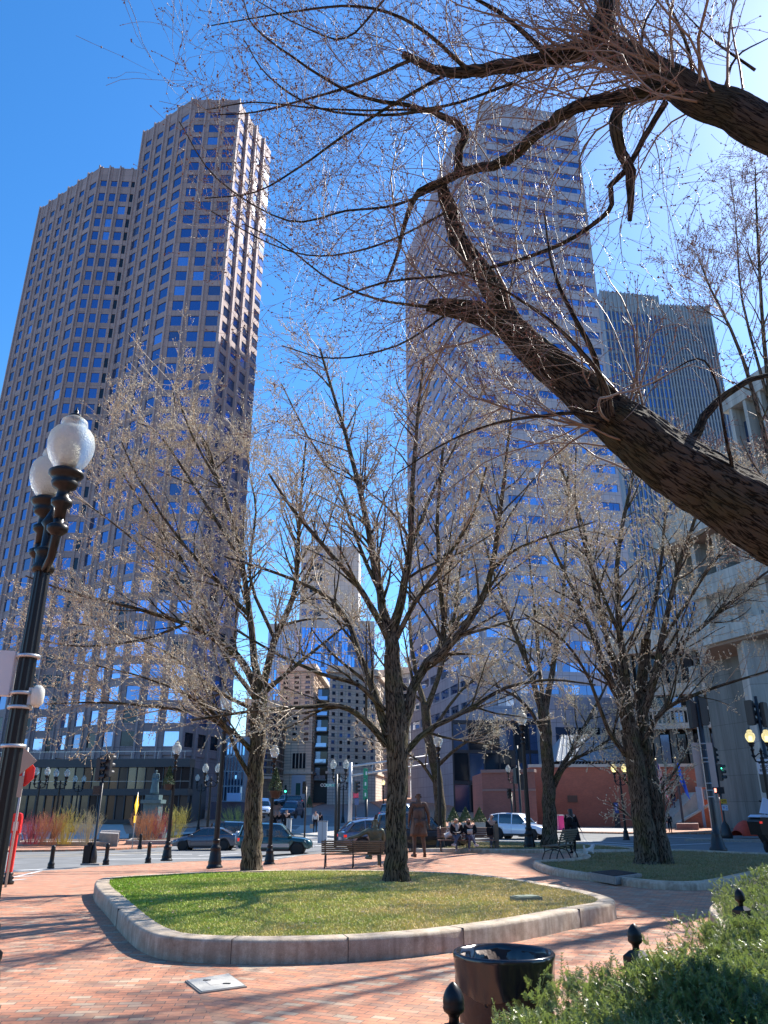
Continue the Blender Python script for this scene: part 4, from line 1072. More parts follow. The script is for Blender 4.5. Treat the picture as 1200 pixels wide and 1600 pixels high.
# --- dark blue striped tower behind
Bt = Bldg('striped_tower', (72, 205, 0), 'dark blue grey tower of fine vertical stripes right of the ribbon window tower')
Bt.part('wall', mat('blue_grey_panel', (.16, .21, .27), .6, var=.1))
def bx(u, v, Y): p = PY(u, v, Y); return p
tA = PY(937, 455, 200); tB = PY(1020, 447, 205); tC = PY(1021, 478, 205); tD = PY(1107, 480, 204)
h1, h2 = tA.z, tD.z
pA, pB, pD = V2((tA.x, 200)), V2((tB.x, 203)), V2((tD.x, 204))
core(Bt, [pA, pB, (pB.x + 6, 250), (pA.x, 250)], 0, h1); core(Bt, [pB, pD, (pD.x + 3, 250), (pB.x, 250)], 0, h2)
Bt.part('fin', mat('blue_grey_fin', (.26, .30, .33), .6, metal=.1))
for a, b, nb, H in ((pA, pB, 14, h1), (pB, pD, 17, h2)):
    u = (b - a).normalized(); L_ = (b - a).length
    for i in range(nb + 1): p = a + u * (L_ * i / nb); slab(Bt.mb('fin'), p - u * .17, p + u * .17, 2, H + .4, -.2, .5)
    slab(Bt.mb('fin'), a, b, H - 7, H + .2, -.3, .12)
    for i in range(nb):
        p = a + u * (L_ * i / nb + .2); q = a + u * (L_ * (i + 1) / nb - .2)
        z = H - 7
        while z > 8:
            vs, fs = pane(p + u * .35, q - u * .1, z - 3.3, z - .35, .04, rw.uniform(-.02, .02)); Bt.win.append((vs, G_blue2 if rw.random() < .4 else G_room, fs)); z -= 3.75
Bt.finish(split=('fin',))

# --- old office buildings down the street (centre)
def punched(name, label, a, b, c, zb, zt, mat_, rows, cols, ww, wh, Y0=0, side=None, cornice=True, m_win=None, extra=None, fl=None, z1=None, wname='window', parapet=True):
    """a->b street front, b->c return face"""
    Bl = Bldg(name, ((a[0] + b[0]) / 2, (a[1] + b[1]) / 2 + 5, 0), label)
    Bl.part('wall', mat_); Bl.part('trim', mat(name + '_trim', tuple(min(1, x * 1.1) for x in (.60, .50, .41)), .8, var=.15))
    a, b, c = V2(a), V2(b), V2(c); back = a + (c - b)
    core(Bl, [a, b, c, back], zb - 2, zt)
    faces = [(a, b, cols), (b, c, side or 0), (back, a, side or 0)]
    for p0, p1, nc in faces:
        if nc <= 0: continue
        u = (p1 - p0).normalized(); L_ = (p1 - p0).length
        z1_ = z1 if z1 is not None else zb + 6
        fh = (zt - 2 - z1_) / rows
        for r in range(rows):
            z = z1_ + fh * r + fh * .25
            slab(Bl.mb('trim'), p0 + u * .05, p1 - u * .05, z - .35, z - .15, 0, .12)
            for k in range(nc):
                x = L_ * (k + .5) / nc; w_ = L_ / nc * ww
                for g in (-1, 1) if L_ / nc > 5 else (0,):
                    xx = x + g * w_ * .32; hw = w_ / 2 * (.5 if g else 1)
                    vs, fs = pane(p0 + u * (xx - hw), p0 + u * (xx + hw), z, z + fh * wh, -.28 if False else .03, rw.uniform(-.01, .01))
                    Bl.win.append((vs, m_win or (G_dark if rw.random() < .6 else G_room), fs))
                    for sx in (-1, 1): slab(Bl.mb('wall'), p0 + u * (xx + sx * (hw + .14) - .14), p0 + u * (xx + sx * (hw + .14) + .14), z - .1, z + fh * wh + .2, 0, .24)
                    slab(Bl.mb('wall'), p0 + u * (xx - hw), p0 + u * (xx + hw), z + fh * wh, z + fh * wh + .25, 0, .24)
        if cornice:
            slab(Bl.mb('trim'), p0 - u * .6, p1 + u * .6, zt - 1.2, zt - .5, -.1, .9); slab(Bl.mb('trim'), p0 - u * .3, p1 + u * .3, zt - .5, zt + .4, -.1, .5); slab(Bl.mb('trim'), p0 - u * .2, p1 + u * .2, zb + 5.2, zb + 5.7, -.1, .4)
    if extra: extra(Bl, a, b, zb)
    Bl.finish(wname)
    return Bl
def X(u, Y, v=1200): return PY(u, v, Y).x
M_beige = panel_mat('beige_stone', (.80, .62, .48), .10, 1.2, .62, line=.05); M_grey = panel_mat('grey_stone', (.66, .58, .51), .08, 1.2, .62, line=.045)
def beige_extra(Bl, a, b, zb):
    u = (b - a).normalized()
    Bl.part('portal', mat('pale_portal', (.50, .54, .62), .7)); Bl.part('door', mat('portal_door', (.03, .12, .10), .4))
    m = (b - a).length
    slab(Bl.mb('portal'), a + u * m * .47, a + u * m * .85, zb, zb + 5.0, 0, .3)
    slab(Bl.mb('door'), a + u * m * .60, a + u * m * .73, zb, zb + 3.3, .3, .34)
    vs, fs = pane(a + u * m * .45, a + u * m * .85, zb + 6.4, zb + 9.6, .04); Bl.win.append((vs, G_dark, fs))
    for k in range(5): slab(Bl.mb('trim'), a + u * m * (.45 + .1 * k) - u * .1, a + u * m * (.45 + .1 * k) + u * .1, zb + 6.4, zb + 9.6, .04, .12)
zB = hz(-30, 200)
xa, xb = X(430, 178), X(486, 178)
Bg = punched('stone_office', 'old beige stone office block with a pale doorway down the middle street', (xa, 180), (xb, 178), (xb + 1, 206), zB, HT(1040, 178), M_beige, 13, 3, .42, .5, side=4, extra=beige_extra, z1=zB + 12)
punched('stone_office', 'grey granite office block with paired windows right of the beige block', (X(512, 176), 176), (X(586, 176), 182), (X(586, 176) + 3, 205), zB, HT(1042, 176), M_grey, 13, 6, .40, .5, side=3, z1=zB + 6.5)
# dark link building with balconies between them
Lk = Bldg('glass_link', (X(498, 188), 190, 0), 'narrow dark glass building with stacked balconies squeezed between the beige and grey stone blocks')
Lk.part('wall', mat('link_dark', (.045, .05, .055), .5)); la, lb = V2((X(487, 184), 184)), V2((X(512, 184), 184))
core(Lk, [la, lb, (lb.x, 205), (la.x, 205)], 0, HT(1075, 184)); Lk.part('balcony', mat('balcony_slab', (.34, .35, .36), .6)); Lk.part('railing', G_blue2)
z = zB + 4
while z < HT(1085, 184):
    slab(Lk.mb('balcony'), la + V2((.3, 0)), lb - V2((.3, 0)), z, z + .3, 0, 1.2); slab(Lk.mb('railing'), la + V2((.4, 0)), lb - V2((.4, 0)), z + .3, z + 1.1, 1.1, 1.15)
    for k in range(2): p = la.lerp(lb, .1 + .42 * k); vs, fs = pane(p, p + V2((1.6, 0)), z + .4, z + 2.8, .05); Lk.win.append((vs, G_dark if k else G_room, fs))
    z += 3.5
Lk.finish(split=('railing', 'balcony'))
# modern curtain wall block behind
def curtain(name, label, a, b, zt, nx_, fl, depth=30, mt=None, glass=None, zb=2, frame=(.35, .42, .48), inv=.08):
    Cb = Bldg(name, ((a[0] + b[0]) / 2, a[1] + 5, 0), label); a, b = V2(a), V2(b); u = (b - a).normalized(); nn = Vector((-u.y, u.x)) * depth
    Cb.part('wall', mt or mat(name + '_frame', frame, .5)); core(Cb, [a, b, b + nn, a + nn], 0, zt)
    L_ = (b - a).length; z = zb
    while z + fl < zt:
        for i in range(nx_):
            p = a + u * (L_ * i / nx_ + inv); q = a + u * (L_ * (i + 1) / nx_ - inv)
            vs, fs = pane(p, q, z + inv, z + fl - inv, .2, rw.uniform(-.05, .05)); Cb.win.append((vs, glass(rw) if glass else G_curtain, fs))
        z += fl
    Cb.finish('window_pane'); return Cb
gl = lambda r: G_curtain if r.random() < .75 else G_blue
curtain('glass_office', 'sky blue curtain wall office block rising behind the old stone buildings', (X(408, 235), 235), (X(462, 235), 232), HT(975, 235), 12, 3.9, glass=gl)
curtain('glass_office', 'taller sky blue curtain wall block behind the grey granite building', (X(463, 228), 228), (X(584, 228), 232), HT(966, 228), 22, 3.9, glass=gl)
# tan tower with side window strips
Tt = Bldg('tan_tower', (X(514, 262), 262, 0), 'grey tan tower with a blank central wall and window strips, far down the street')
Tt.part('wall', panel_mat('tan_panel', (.58, .52, .47), .06, 1.6, 1.8)); ta, tb = V2((X(470, 262, 900), 262)), V2((X(560, 262, 900), 264)); Ht = HT(852, 262)
core(Tt, [ta, tb, (tb.x, 290), (ta.x, 290)], 0, Ht); Lt = (tb - ta).length; ut = (tb - ta).normalized(); z = Ht - 9
while z > 40:
    for f0, f1 in ((.04, .13), (.16, .38)):
        for j in range(1 if f0 < .1 else 2):
            s_ = (f1 - f0) / (1 if f0 < .1 else 2); vs, fs = pane(ta + ut * Lt * (f0 + j * s_), ta + ut * Lt * (f0 + (j + 1) * s_ - .012), z, z + 2.4, .05); Tt.win.append((vs, G_dark if rw.random() < .5 else G_room, fs))
    z -= 4.2
for k in range(4):
    for j in range(2): vs, fs = pane(ta + ut * Lt * (.18 + .1 * j), ta + ut * Lt * (.27 + .1 * j), Ht - 5.5, Ht - 3, .05)
    Tt.win.append((vs, G_blue, fs))
Tt.finish()
# slim pale building right of the granite block, brownish ones by the left tower
punched('corner_office', 'pale narrow office front seen between the grey granite block and the forked tree', (X(590, 205), 205), (X(640, 205), 200), (X(640, 205) + 3, 230), zB, HT(1050, 205), panel_mat('pale_stone', (.50, .50, .50), .06), 12, 3, .6, .6, side=2)
punched('brick_office', 'dark brown office block beside the left edge of the beige block', (X(380, 168), 168), (X(428, 168), 172), (X(428, 168) + 1, 190), hz(-35, 168), HT(1095, 168), panel_mat('brown_stone', (.26, .18, .13), .12, 1.2, .7), 9, 4, .5, .6, side=3)
curtain('glass_office', 'small blue glass grid building in the gap right of the granite tower', (X(338, 150), 150), (X(382, 150), 150), HT(1150, 150), 9, 2.6, zb=3, depth=18, glass=lambda r: G_blue2 if r.random() < .6 else G_curtain, frame=(.25, .32, .42), inv=.14)
Sv = Bldg('service_building', (X(362, 122), 126, 0), 'low purple brown building with a pale blue panel in front of the glass grid building')
Sv.part('wall', mat('purple_brown', (.14, .10, .12), .8, var=.1)); core(Sv, [(X(336, 121), 120), (X(398, 121), 121), (X(398, 121), 134), (X(336, 121), 133)], -1, HT(1253, 120))
Sv.part('panel', mat('pale_blue_panel', (.42, .58, .80), .4)); slab(Sv.mb('panel'), (X(358, 120), 120), (X(379, 120), 120), HT(1252, 120), HT(1239, 120), -.5, .1)
for k in range(7): slab(Sv.mb('panel'), (X(358, 120) + k * .28, 120), (X(358, 120) + k * .28 + .05, 120), HT(1252, 120), HT(1239, 120), .1, .18)
Sv.finish()

# --- concrete civic building on the right (stacked ledges, fins, huge pier)
def conc_mat(name, col):
    m, t, b = nmat(name); N = t.nodes.new; L = t.links.new
    g = N('ShaderNodeTexCoord'); mp = N('ShaderNodeMapping'); mp.inputs['Scale'].default_value = (1.2, 1.2, .10); L(g.outputs['Object'], mp.inputs['Vector'])
    n = N('ShaderNodeTexNoise'); n.inputs['Scale'].default_value = 1.2; n.inputs['Detail'].default_value = 7; n.inputs['Roughness'].default_value = .7; L(mp.outputs[0], n.inputs['Vector'])
    s = N('ShaderNodeSeparateXYZ'); L(g.outputs['Object'], s.inputs[0]); ad = N('ShaderNodeMath'); ad.operation = 'ADD'; L(s.outputs['X'], ad.inputs[0]); L(s.outputs['Y'], ad.inputs[1])
    cb = N('ShaderNodeCombineXYZ'); L(ad.outputs[0], cb.inputs[0]); L(s.outputs['Z'], cb.inputs[1])
    bk = N('ShaderNodeTexBrick'); bk.offset = 0; bk.inputs['Scale'].default_value = 1; bk.inputs['Brick Width'].default_value = 2.4; bk.inputs['Row Height'].default_value = 2.2; bk.inputs['Mortar Size'].default_value = .02
    bk.inputs['Color1'].default_value = (1, 1, 1, 1); bk.inputs['Color2'].default_value = (.88, .88, .88, 1); bk.inputs['Mortar'].default_value = (.5, .5, .5, 1); L(cb.outputs[0], bk.inputs['Vector'])
    cr = N('ShaderNodeValToRGB'); e = cr.color_ramp.elements; e[0].position = .3; e[0].color = (*[c * .55 for c in col], 1); e[1].position = .65; e[1].color = (*[c * 1.15 for c in col], 1); L(n.outputs['Fac'], cr.inputs[0])
    mx = N('ShaderNodeMix'); mx.data_type = 'RGBA'; mx.blend_type = 'MULTIPLY'; mx.inputs[0].default_value = 1; L(cr.outputs[0], mx.inputs[6]); L(bk.outputs['Color'], mx.inputs[7]); L(mx.outputs[2], b.inputs['Base Color'])
    b.inputs['Roughness'].default_value = .85
    return m
CH = Bldg('concrete_civic_building', (35, 60, 0), 'massive pale concrete building with overhanging ledges and a huge pier at the right edge')
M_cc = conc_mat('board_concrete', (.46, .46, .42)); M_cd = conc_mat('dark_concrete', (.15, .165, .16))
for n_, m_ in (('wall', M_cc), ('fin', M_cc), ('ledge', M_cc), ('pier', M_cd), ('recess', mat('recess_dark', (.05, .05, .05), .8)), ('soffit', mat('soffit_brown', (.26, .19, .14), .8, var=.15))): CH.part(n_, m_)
ca = V2((26.8, 71.3)); cf = V2((.34, -.94)).normalized(); cn = V2((cf.y, -cf.x))
def cs(s, o=0.0): return ca + cf * s + cn * o
def cvol(part, s0, s1, z0, z1, o0, o1): slab(CH.mb(part), cs(s0), cs(s1), z0, z1, o0, o1)
SE = 26
cvol('wall', 11.2, SE, 27, 36, -30, -1.2); cvol('wall', 3.5, 11.2, 25.5, 31.5, -22, -1.0); cvol('wall', .6, SE, 20, 25.3, -28, -3.0); core(CH, [(28.5, 66.9), (32.2, 78.5), (62, 78.4), tuple(cs(SE, -.6))], 14.9, 20)
core(CH, [(30.8, 39), (72, 39), (72, 62), (33.9, 62), (30.8, 51.9)], -1, 35.98)  # block out of view, stepped out and sized for the shade it casts
cvol('ledge', 0, SE, 25, 27.6, -3, 0.6); cvol('soffit', .1, SE, 24.7, 25, -10, .5)
cvol('ledge', 11, SE, 34.6, 36.4, -2, .35); cvol('ledge', 3.3, 11, 30.4, 31.8, -2, .2)
cvol('ledge', 4.4, SE, 18.9, 20.6, -3, 1.0); cvol('ledge', 4.4, SE, 14.85, 16.1, -1, .7); core(CH, [(28.1, 66.6), (32.1, 78.6), (62, 78.5), tuple(cs(SE, .5))], 14.6, 14.84, 'soffit')
s_ = 3.6
while s_ < SE:
    top = 34.6 if s_ > 11 else 30.4
    slab(CH.mb('fin'), cs(s_), cs(s_ + .32), 27.6, top, -1.2, .25); 
    vs, fs = pane(cs(s_ + .36), cs(s_ + 1.5), 28.4, top - 1.2, -.9); CH.win.append((vs, G_dark if rw.random() < .6 else G_blue2, fs))
    s_ += 1.62
s_ = .8
while s_ < SE:
    slab(CH.mb('fin'), cs(s_), cs(s_ + .5), 20.6, 24.7, -3.0, -.6); vs, fs = pane(cs(s_ + .6), cs(s_ + 2.6), 21.2, 24.2, -2.9); CH.win.append((vs, G_dark, fs)); s_ += 2.8
s_ = 5.2
while s_ < SE:
    slab(CH.mb('fin'), cs(s_), cs(s_ + .6), 16.1, 18.9, -.6, .5); vs, fs = pane(cs(s_ + 1.0), cs(s_ + 2.6), 16.7, 18.4, -.5); CH.win.append((vs, G_dark, fs)); slab(CH.mb('fin'), cs(s_ + .9), cs(s_ + 2.7), 16.12, 16.6, -.6, .2); s_ += 3.3
# the huge pier and its neighbour
p0, p1 = V2((X(1097, 74.5, 1040), 74.5)), V2((X(1161, 69.5, 1060), 69.5))
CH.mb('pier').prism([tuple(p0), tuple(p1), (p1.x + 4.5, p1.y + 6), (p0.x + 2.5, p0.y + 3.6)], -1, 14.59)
p2 = cs(8.8, .2); CH.part('pillar', M_cc); CH.mb('pillar').prism([tuple(p2), (p2.x + 2.2, p2.y - .6), (p2.x + 2.8, p2.y + 2), (p2.x + .6, p2.y + 2.6)], -1, 14.595)
slab(CH.mb('pillar'), p0 + V2((-.75, .9)), p0 + V2((-.02, .9)), -1, 14.59, -.6, .3)
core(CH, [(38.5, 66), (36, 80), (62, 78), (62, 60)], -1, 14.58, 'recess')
# wing behind the pier: slatted balustrades and vertical fins
wa, wb = V2((30.6, 103)), V2((47, 97)); wu = (wb - wa).normalized()
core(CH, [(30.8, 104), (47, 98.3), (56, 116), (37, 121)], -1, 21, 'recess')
for z0, z1 in ((20.7, 23.6), (15.2, 16.6), (11.0, 11.7)): slab(CH.mb('ledge'), wa, wb, z0, z1, -1.5, 1.2)
slab(CH.mb('ledge'), wa, wb, 13.2, 13.6, .9, 1.2)
for k in range(34): p = wa + wu * (.52 * k); slab(CH.mb('fin'), p, p + wu * .2, 11.7, 13.2, .95, 1.15)
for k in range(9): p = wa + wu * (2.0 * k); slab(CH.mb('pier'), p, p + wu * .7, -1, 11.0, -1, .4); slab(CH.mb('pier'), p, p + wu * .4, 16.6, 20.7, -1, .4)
for k in range(8):
    p = wa + wu * (2.0 * k + .8)
    for z0, z1 in ((6, 10.4), (11.8, 15), (17, 20)): vs, fs = pane(p, p + wu * 1.0, z0, z1, .02); CH.win.append((vs, G_dark if rw.random() < .7 else G_room, fs))
CH.finish(split=('pier', 'pillar', 'ledge', 'recess'))

# --- brick terrace wall, shaded brick block, stairs
def brickwall_mat(name, c1, c2, mortar):
    m, t, b = nmat(name); N = t.nodes.new; L = t.links.new
    g = N('ShaderNodeTexCoord'); s = N('ShaderNodeSeparateXYZ'); L(g.outputs['Object'], s.inputs[0]); cb = N('ShaderNodeCombineXYZ'); L(s.outputs['X'], cb.inputs[0]); L(s.outputs['Z'], cb.inputs[1])
    bk = N('ShaderNodeTexBrick'); bk.inputs['Scale'].default_value = 1; bk.inputs['Brick Width'].default_value = .22; bk.inputs['Row Height'].default_value = .075; bk.inputs['Mortar Size'].default_value = .006
    bk.inputs['Color1'].default_value = (*c1, 1); bk.inputs['Color2'].default_value = (*c2, 1); bk.inputs['Mortar'].default_value = (*mortar, 1); L(cb.outputs[0], bk.inputs['Vector'])
    n = N('ShaderNodeTexNoise'); n.inputs['Scale'].default_value = .5; n.inputs['Detail'].default_value = 8; n.inputs['Roughness'].default_value = .7; L(g.outputs['Object'], n.inputs['Vector']); mr = N('ShaderNodeMapRange'); mr.inputs[3].default_value = .6; mr.inputs[4].default_value = 1.35; L(n.outputs['Fac'], mr.inputs[0])
    mx = N('ShaderNodeMix'); mx.data_type = 'RGBA'; mx.blend_type = 'MULTIPLY'; mx.inputs[0].default_value = 1; L(bk.outputs['Color'], mx.inputs[6]); L(mr.outputs[0], mx.inputs[7]); L(mx.outputs[2], b.inputs['Base Color']); b.inputs['Roughness'].default_value = .85
    return m
M_bw = brickwall_mat('terrace_brick', (.50, .145, .085), (.40, .12, .075), (.36, .2, .14)); M_bd = brickwall_mat('shaded_terrace_brick', (.24, .10, .085), (.19, .085, .075), (.16, .1, .08))  # second brick is a darker purple copy with the block's shade in its colour
BW = Bldg('brick_terrace_wall', (X(960, 90), 91, 0), 'long red brick terrace wall with pale coping and a plaque across the shaded road', 'wall')
wz = HT(1199, 90); BW.part('wall', M_bw); BW.part('coping', mat('pale_coping', (.52, .48, .42), .8, var=.1)); BW.part('plaque', mat('bronze_plaque', (.13, .075, .055), .5, metal=.3))
wl, wr = X(828, 90), X(1120, 88)
core(BW, [(wl, 90), (wr, 88.5), (wr, 100), (wl, 100)], -1, wz); slab(BW.mb('coping'), (wl - .1, 90), (wr, 88.5), wz, wz + .32, -1.2, .14)
slab(BW.mb('plaque'), (X(882, 90), 89.75), (X(897, 90), 89.7), HT(1254, 90), HT(1243, 90), 0, .12)
BW.finish()
BB = Bldg('shaded_brick_block', (X(790, 80), 81, 0), 'low shaded purple brick block with a stepped coping behind the white car')
BB.part('wall', M_bd); BB.part('coping', mat('dark_coping', (.20, .14, .13), .8)); zb_ = HT(1207, 82)
core(BB, [(X(754, 82), 83), (X(832, 82), 81), (X(832, 82), 92), (X(754, 82), 92)], -1, zb_); slab(BB.mb('coping'), (X(753, 82), 83), (X(832, 82), 81), zb_, zb_ + .3, -1, .15); slab(BB.mb('coping'), (X(754, 82), 83), (X(832, 82), 81), HT(1236, 82), HT(1236, 82) + .2, 0, .08)
BB.finish()
sz = hz(30, 84); SX0, SX1 = X(1040, 85), X(1112, 82)
SB = Bldg('outdoor_stair', ((SX0 + SX1) / 2, 84, 0), 'flight of pale steps rising to the right along the red brick wall', 'stairs')
SB.part('step', M_conc); SB.part('side_wall', M_bw); SB.part('coping', mat('pale_coping', (.52, .48, .42), .8)); SB.part('railing', M_dkfr)
ns = 16; dx = (SX1 - SX0) / ns; dzs = .21
for k in range(ns): SB.mb('step').box((SX0 + dx * (k + .5) - 1, 86.0, sz + dzs * (k + 1) / 2), (dx, 3.4, dzs * (k + 1)))
cx0, cx1 = X(1052, 83), X(1100, 83); zt_ = sz + 3.4
SB.mb('side_wall').add([(cx0, 83.6, -1), (cx1 + 3, 83.6, -1), (cx1 + 3, 83.6, zt_), (cx0, 83.6, sz + .25), (cx0, 84.2, -1), (cx1 + 3, 84.2, -1), (cx1 + 3, 84.2, zt_), (cx0, 84.2, sz + .25)], [(0, 1, 2, 3), (7, 6, 5, 4), (0, 3, 7, 4), (1, 5, 6, 2), (3, 2, 6, 7)])
SB.mb('coping').beam((cx0 - .1, 83.9, sz + .33), (cx1 + 3, 83.9, zt_ + .08), .75, .16)
del SB.parts['railing']; yy = 87.4
for a_, b_, r__ in [((SX0 - 1, yy, sz + 1.0), (SX1 - 1, yy, sz + 1.0 + dzs * ns), .035)] + [((SX0 + dx * k - 1, yy, sz + dzs * k), (SX0 + dx * k - 1, yy, sz + 1.0 + dzs * k), .025) for k in range(0, ns, 3)]:
    MB().tube([a_, b_], r__, 6).build('handrail', M_dkfr, SB.root).matrix_parent_inverse = Matrix.Translation(-SB.o)
SB.finish()
# glass roofed shelter behind the wall
GS = Bldg('glass_roof_shelter', (X(915, 106), 107, 0), 'glass roofed shelter with an arched white steel truss showing above the red brick wall')
ga_, gb_ = V2((X(868, 104), 104)), V2((X(985, 104), 104)); ze, zr = HT(1190, 104), HT(1147, 108)
GS.part('roof', glass_mat('pale_roof_glass', (.30, .34, .37), .35, .3)); GS.part('truss', mat('white_steel', (.26, .27, .28), .5)); GS.part('wall', G_dark)
GS.mb('roof').add([(ga_.x, 103, ze), (gb_.x, 103, ze), (gb_.x - 1.5, 110, zr), (ga_.x + 2.5, 110, zr), (ga_.x, 117, ze), (gb_.x, 117, ze)], [(0, 1, 2, 3), (3, 2, 5, 4), (0, 3, 4), (1, 5, 2)])
GS.mb('wall').prism([(ga_.x + .3, 104), (gb_.x - .3, 104), (gb_.x - .3, 116), (ga_.x + .3, 116)], 0, ze - .02)
for k in range(15): x = lerp(ga_.x, gb_.x, k / 14); GS.mb('truss').beam((x, 102.95, ze + .06), (lerp(ga_.x + 2.5, gb_.x - 1.5, k / 14), 110, zr + .06), .12, .12)
for k in range(24): x0 = lerp(ga_.x, gb_.x, k / 24); x1 = lerp(ga_.x, gb_.x, (k + 1) / 24); a0 = math.sin(math.pi * ((k * 1.0) % 12) / 12) * 1.6; a1 = math.sin(math.pi * (((k + 1) * 1.0) % 12) / 12) * 1.6; GS.mb('truss').beam((x0, 102.8, ze - 2.2 + a0), (x1, 102.8, ze - 2.2 + a1), .14, .14); GS.mb('truss').beam((x0, 102.8, ze - 2.2 + a0), (x1, 102.8, ze - .1), .08, .08)
GS.finish()
# building across the road behind the camera, seen only as reflections in the glass
RB = Bldg('street_block', (0, -75, 0), 'brown office block across the square behind the viewer')
RB.part('wall', mat('brown_block', (.06, .048, .04), .8, var=.2)); RB.mb('wall').prism([(-140, -70), (-20, -80), (-20, -110), (-140, -110)], 0, 26); RB.mb('wall').prism([(-10, -80), (110, -70), (110, -110), (-10, -110)], 0, 34)
RB.finish()
# ---------------------------------------------------------------- street lamps
M_black = mat('black_enamel', (.008, .008, .009), .38, spec=.35)
def globe_mat(name, em=0.0, col=(.85, .87, .80)):
    m, t, b = nmat(name); b.inputs['Base Color'].default_value = (*col, 1); b.inputs['Roughness'].default_value = .32
    b.inputs['Transmission Weight'].default_value = .72; b.inputs['IOR'].default_value = 1.12; b.inputs['Subsurface Weight'].default_value = 0
    g = t.nodes.new('ShaderNodeTexCoord'); w = t.nodes.new('ShaderNodeTexVoronoi'); w.inputs['Scale'].default_value = 70; t.links.new(g.outputs['Object'], w.inputs['Vector'])
    bp = t.nodes.new('ShaderNodeBump'); bp.inputs['Strength'].default_value = .6; bp.inputs['Distance'].default_value = .006; t.links.new(w.outputs['Distance'], bp.inputs['Height']); t.links.new(bp.outputs[0], b.inputs['Normal'])
    if em: b.inputs['Emission Color'].default_value = (1, .80, .28, 1); b.inputs['Emission Strength'].default_value = em
    return m
M_globe = globe_mat('prismatic_globe'); M_globe_lit = globe_mat('lit_globe', .18)
M_core = mat('lamp_core', (.45, .46, .42), .5); M_core_lit = mat('lamp_core_lit', (.9, .8, .4), .5, emit=(1, .80, .25), estr=1.6)
GLOBE = [(.09, 0), (.115, .03), (.165, .10), (.197, .19), (.202, .27), (.188, .345), (.155, .395), (.12, .415), (.105, .43), (.118, .455), (.112, .49), (.078, .52), (.055, .535), (.05, .545)]
def lamp_head(parent, loc, n=20, lit=False):
    """fixture whose globe starts at loc; total .70 high"""
    h = MB().lathe([(.0, -.46), (.045, -.46), (.05, -.36), (.085, -.33), (.09, -.29), (.055, -.26), (.05, -.19), (.10, -.16), (.115, -.12), (.10, -.10), (.125, -.07), (.148, -.045), (.148, -.02), (.11, .005)], (0, 0, 0), n).build('lamp_head', M_black, parent)
    h.location = loc
    MB().lathe(GLOBE, (0, 0, 0), n).build('globe', M_globe_lit if lit else M_globe, h)
    MB().lathe([(.0, .05), (.06, .05), (.075, .12), (.07, .24), (.03, .27), (0, .27)], (0, 0, 0), 12).build('lantern_core', M_core_lit if lit else M_core, h)
    MB().lathe([(.0, .53), (.066, .535), (.05, .555), (.018, .572), (.024, .59), (.010, .61), (.004, .64)], (0, 0, 0), 10).build('finial', M_black, h)
    return h
def make_lamp(name, double=False, lit=False, n=20, label='', rz=0.0, sep=.8, H=5.0):
    root = empty(name, (0, 0, 0), rz, label, 'street lamp', 'street lamps with acorn globes')
    MB().lathe([(.25, 0), (.25, .05), (.21, .08), (.20, .14), (.21, .18), (.19, .22), (.17, .40), (.15, .46), (.165, .50), (.165, .54), (.12, .58), (.105, .66), (.12, .70), (.12, .73), (.095, .76)], (0, 0, 0), n).build('base', M_black, root)
    top = H - 1.16 if not double else H - 1.32
    MB().lathe([(.088, .75), (.086, 1.2), (.066, top - .25), (.066, top - .2)], (0, 0, 0), 24, flute=.09, smooth=False).build('pole', M_black, root)
    MB().lathe([(.085, top - .22), (.10, top - .18), (.075, top - .14), (.08, top - .05), (.10, top - .02), (.07, top + .0), (.05, top + .02)] + ([] if not double else [(.05, top + .2), (.08, top + .24), (.05, top + .3), (.0, top + .42)]), (0, 0, 0), n).build('collar', M_black, root)
    if not double: lamp_head(root, (0, 0, H - .70), n, lit)
    else:
        for s in (-1, 1):
            x = s * sep / 2
            a = MB().tube([(0, 0, top - .10), (s * .12, 0, top - .22), (x * .8, 0, top - .16), (x, 0, top + .02), (x, 0, top + .18)], [.04, .035, .035, .04, .045], 8)
            a.tube([(0, 0, top + .12), (s * .10, 0, top + .16), (x * .8, 0, top + .02), (x * .95, 0, top - .04)], .022, 6)
            a.lathe([(.03, top - .0), (.085, top + .05), (.09, top + .09), (.05, top + .12)], (x, 0, 0), 14)
            a.build('arm', M_black, root)
            lamp_head(root, (x, 0, H - .70), n, lit)
    return root
def top_place(u, v, H=5.0, dz=0):
    """ground point where something H high has its top at the pixel"""
    x, y, z = ray(u, v); Y = 20.0
    for _ in range(60):
        X_ = x / y * Y; Y = (H + hz(X_, Y) - CAM_Z) / (z / y)
    return Vector((x / y * Y, Y, hz(x / y * Y, Y)))
# foreground double lamp at the left edge
L0 = make_lamp('street_lamp', True, n=40, label='tall black double globe lamp close by at the left edge', rz=math.atan2(.68, -.45), H=5.06)
L0.location = (-3.04, 6.57, 0)
L0['group'] = 'street lamps with acorn globes'
eq = MB(); 
wb = []
lp = Vector((-3.04, 6.57, 0)); zA, zB_, zC, zD = (HT(v, 6.5) for v in (1020, 1082, 1104, 1165))
bx_ = empty('equipment_box', (lp.x - .17, lp.y - .02, zB_ - .02), R(20), 'white weatherproof equipment box strapped to the near lamp post', 'equipment box')
m_ = MB(); m_.prism([(x * .075, y * .05) for x, y in ((-1, -.8), (-.8, -1), (.8, -1), (1, -.8), (1, .8), (.8, 1), (-.8, 1), (-1, .8))], 0, .37); m_.build('housing', mat('white_plastic', (.62, .63, .66), .4), bx_)
MB().box((.07, -.0, .185), (.03, .07, .33)).build('bracket', mat('galvanised', (.55, .56, .57), .35, metal=.6), bx_)
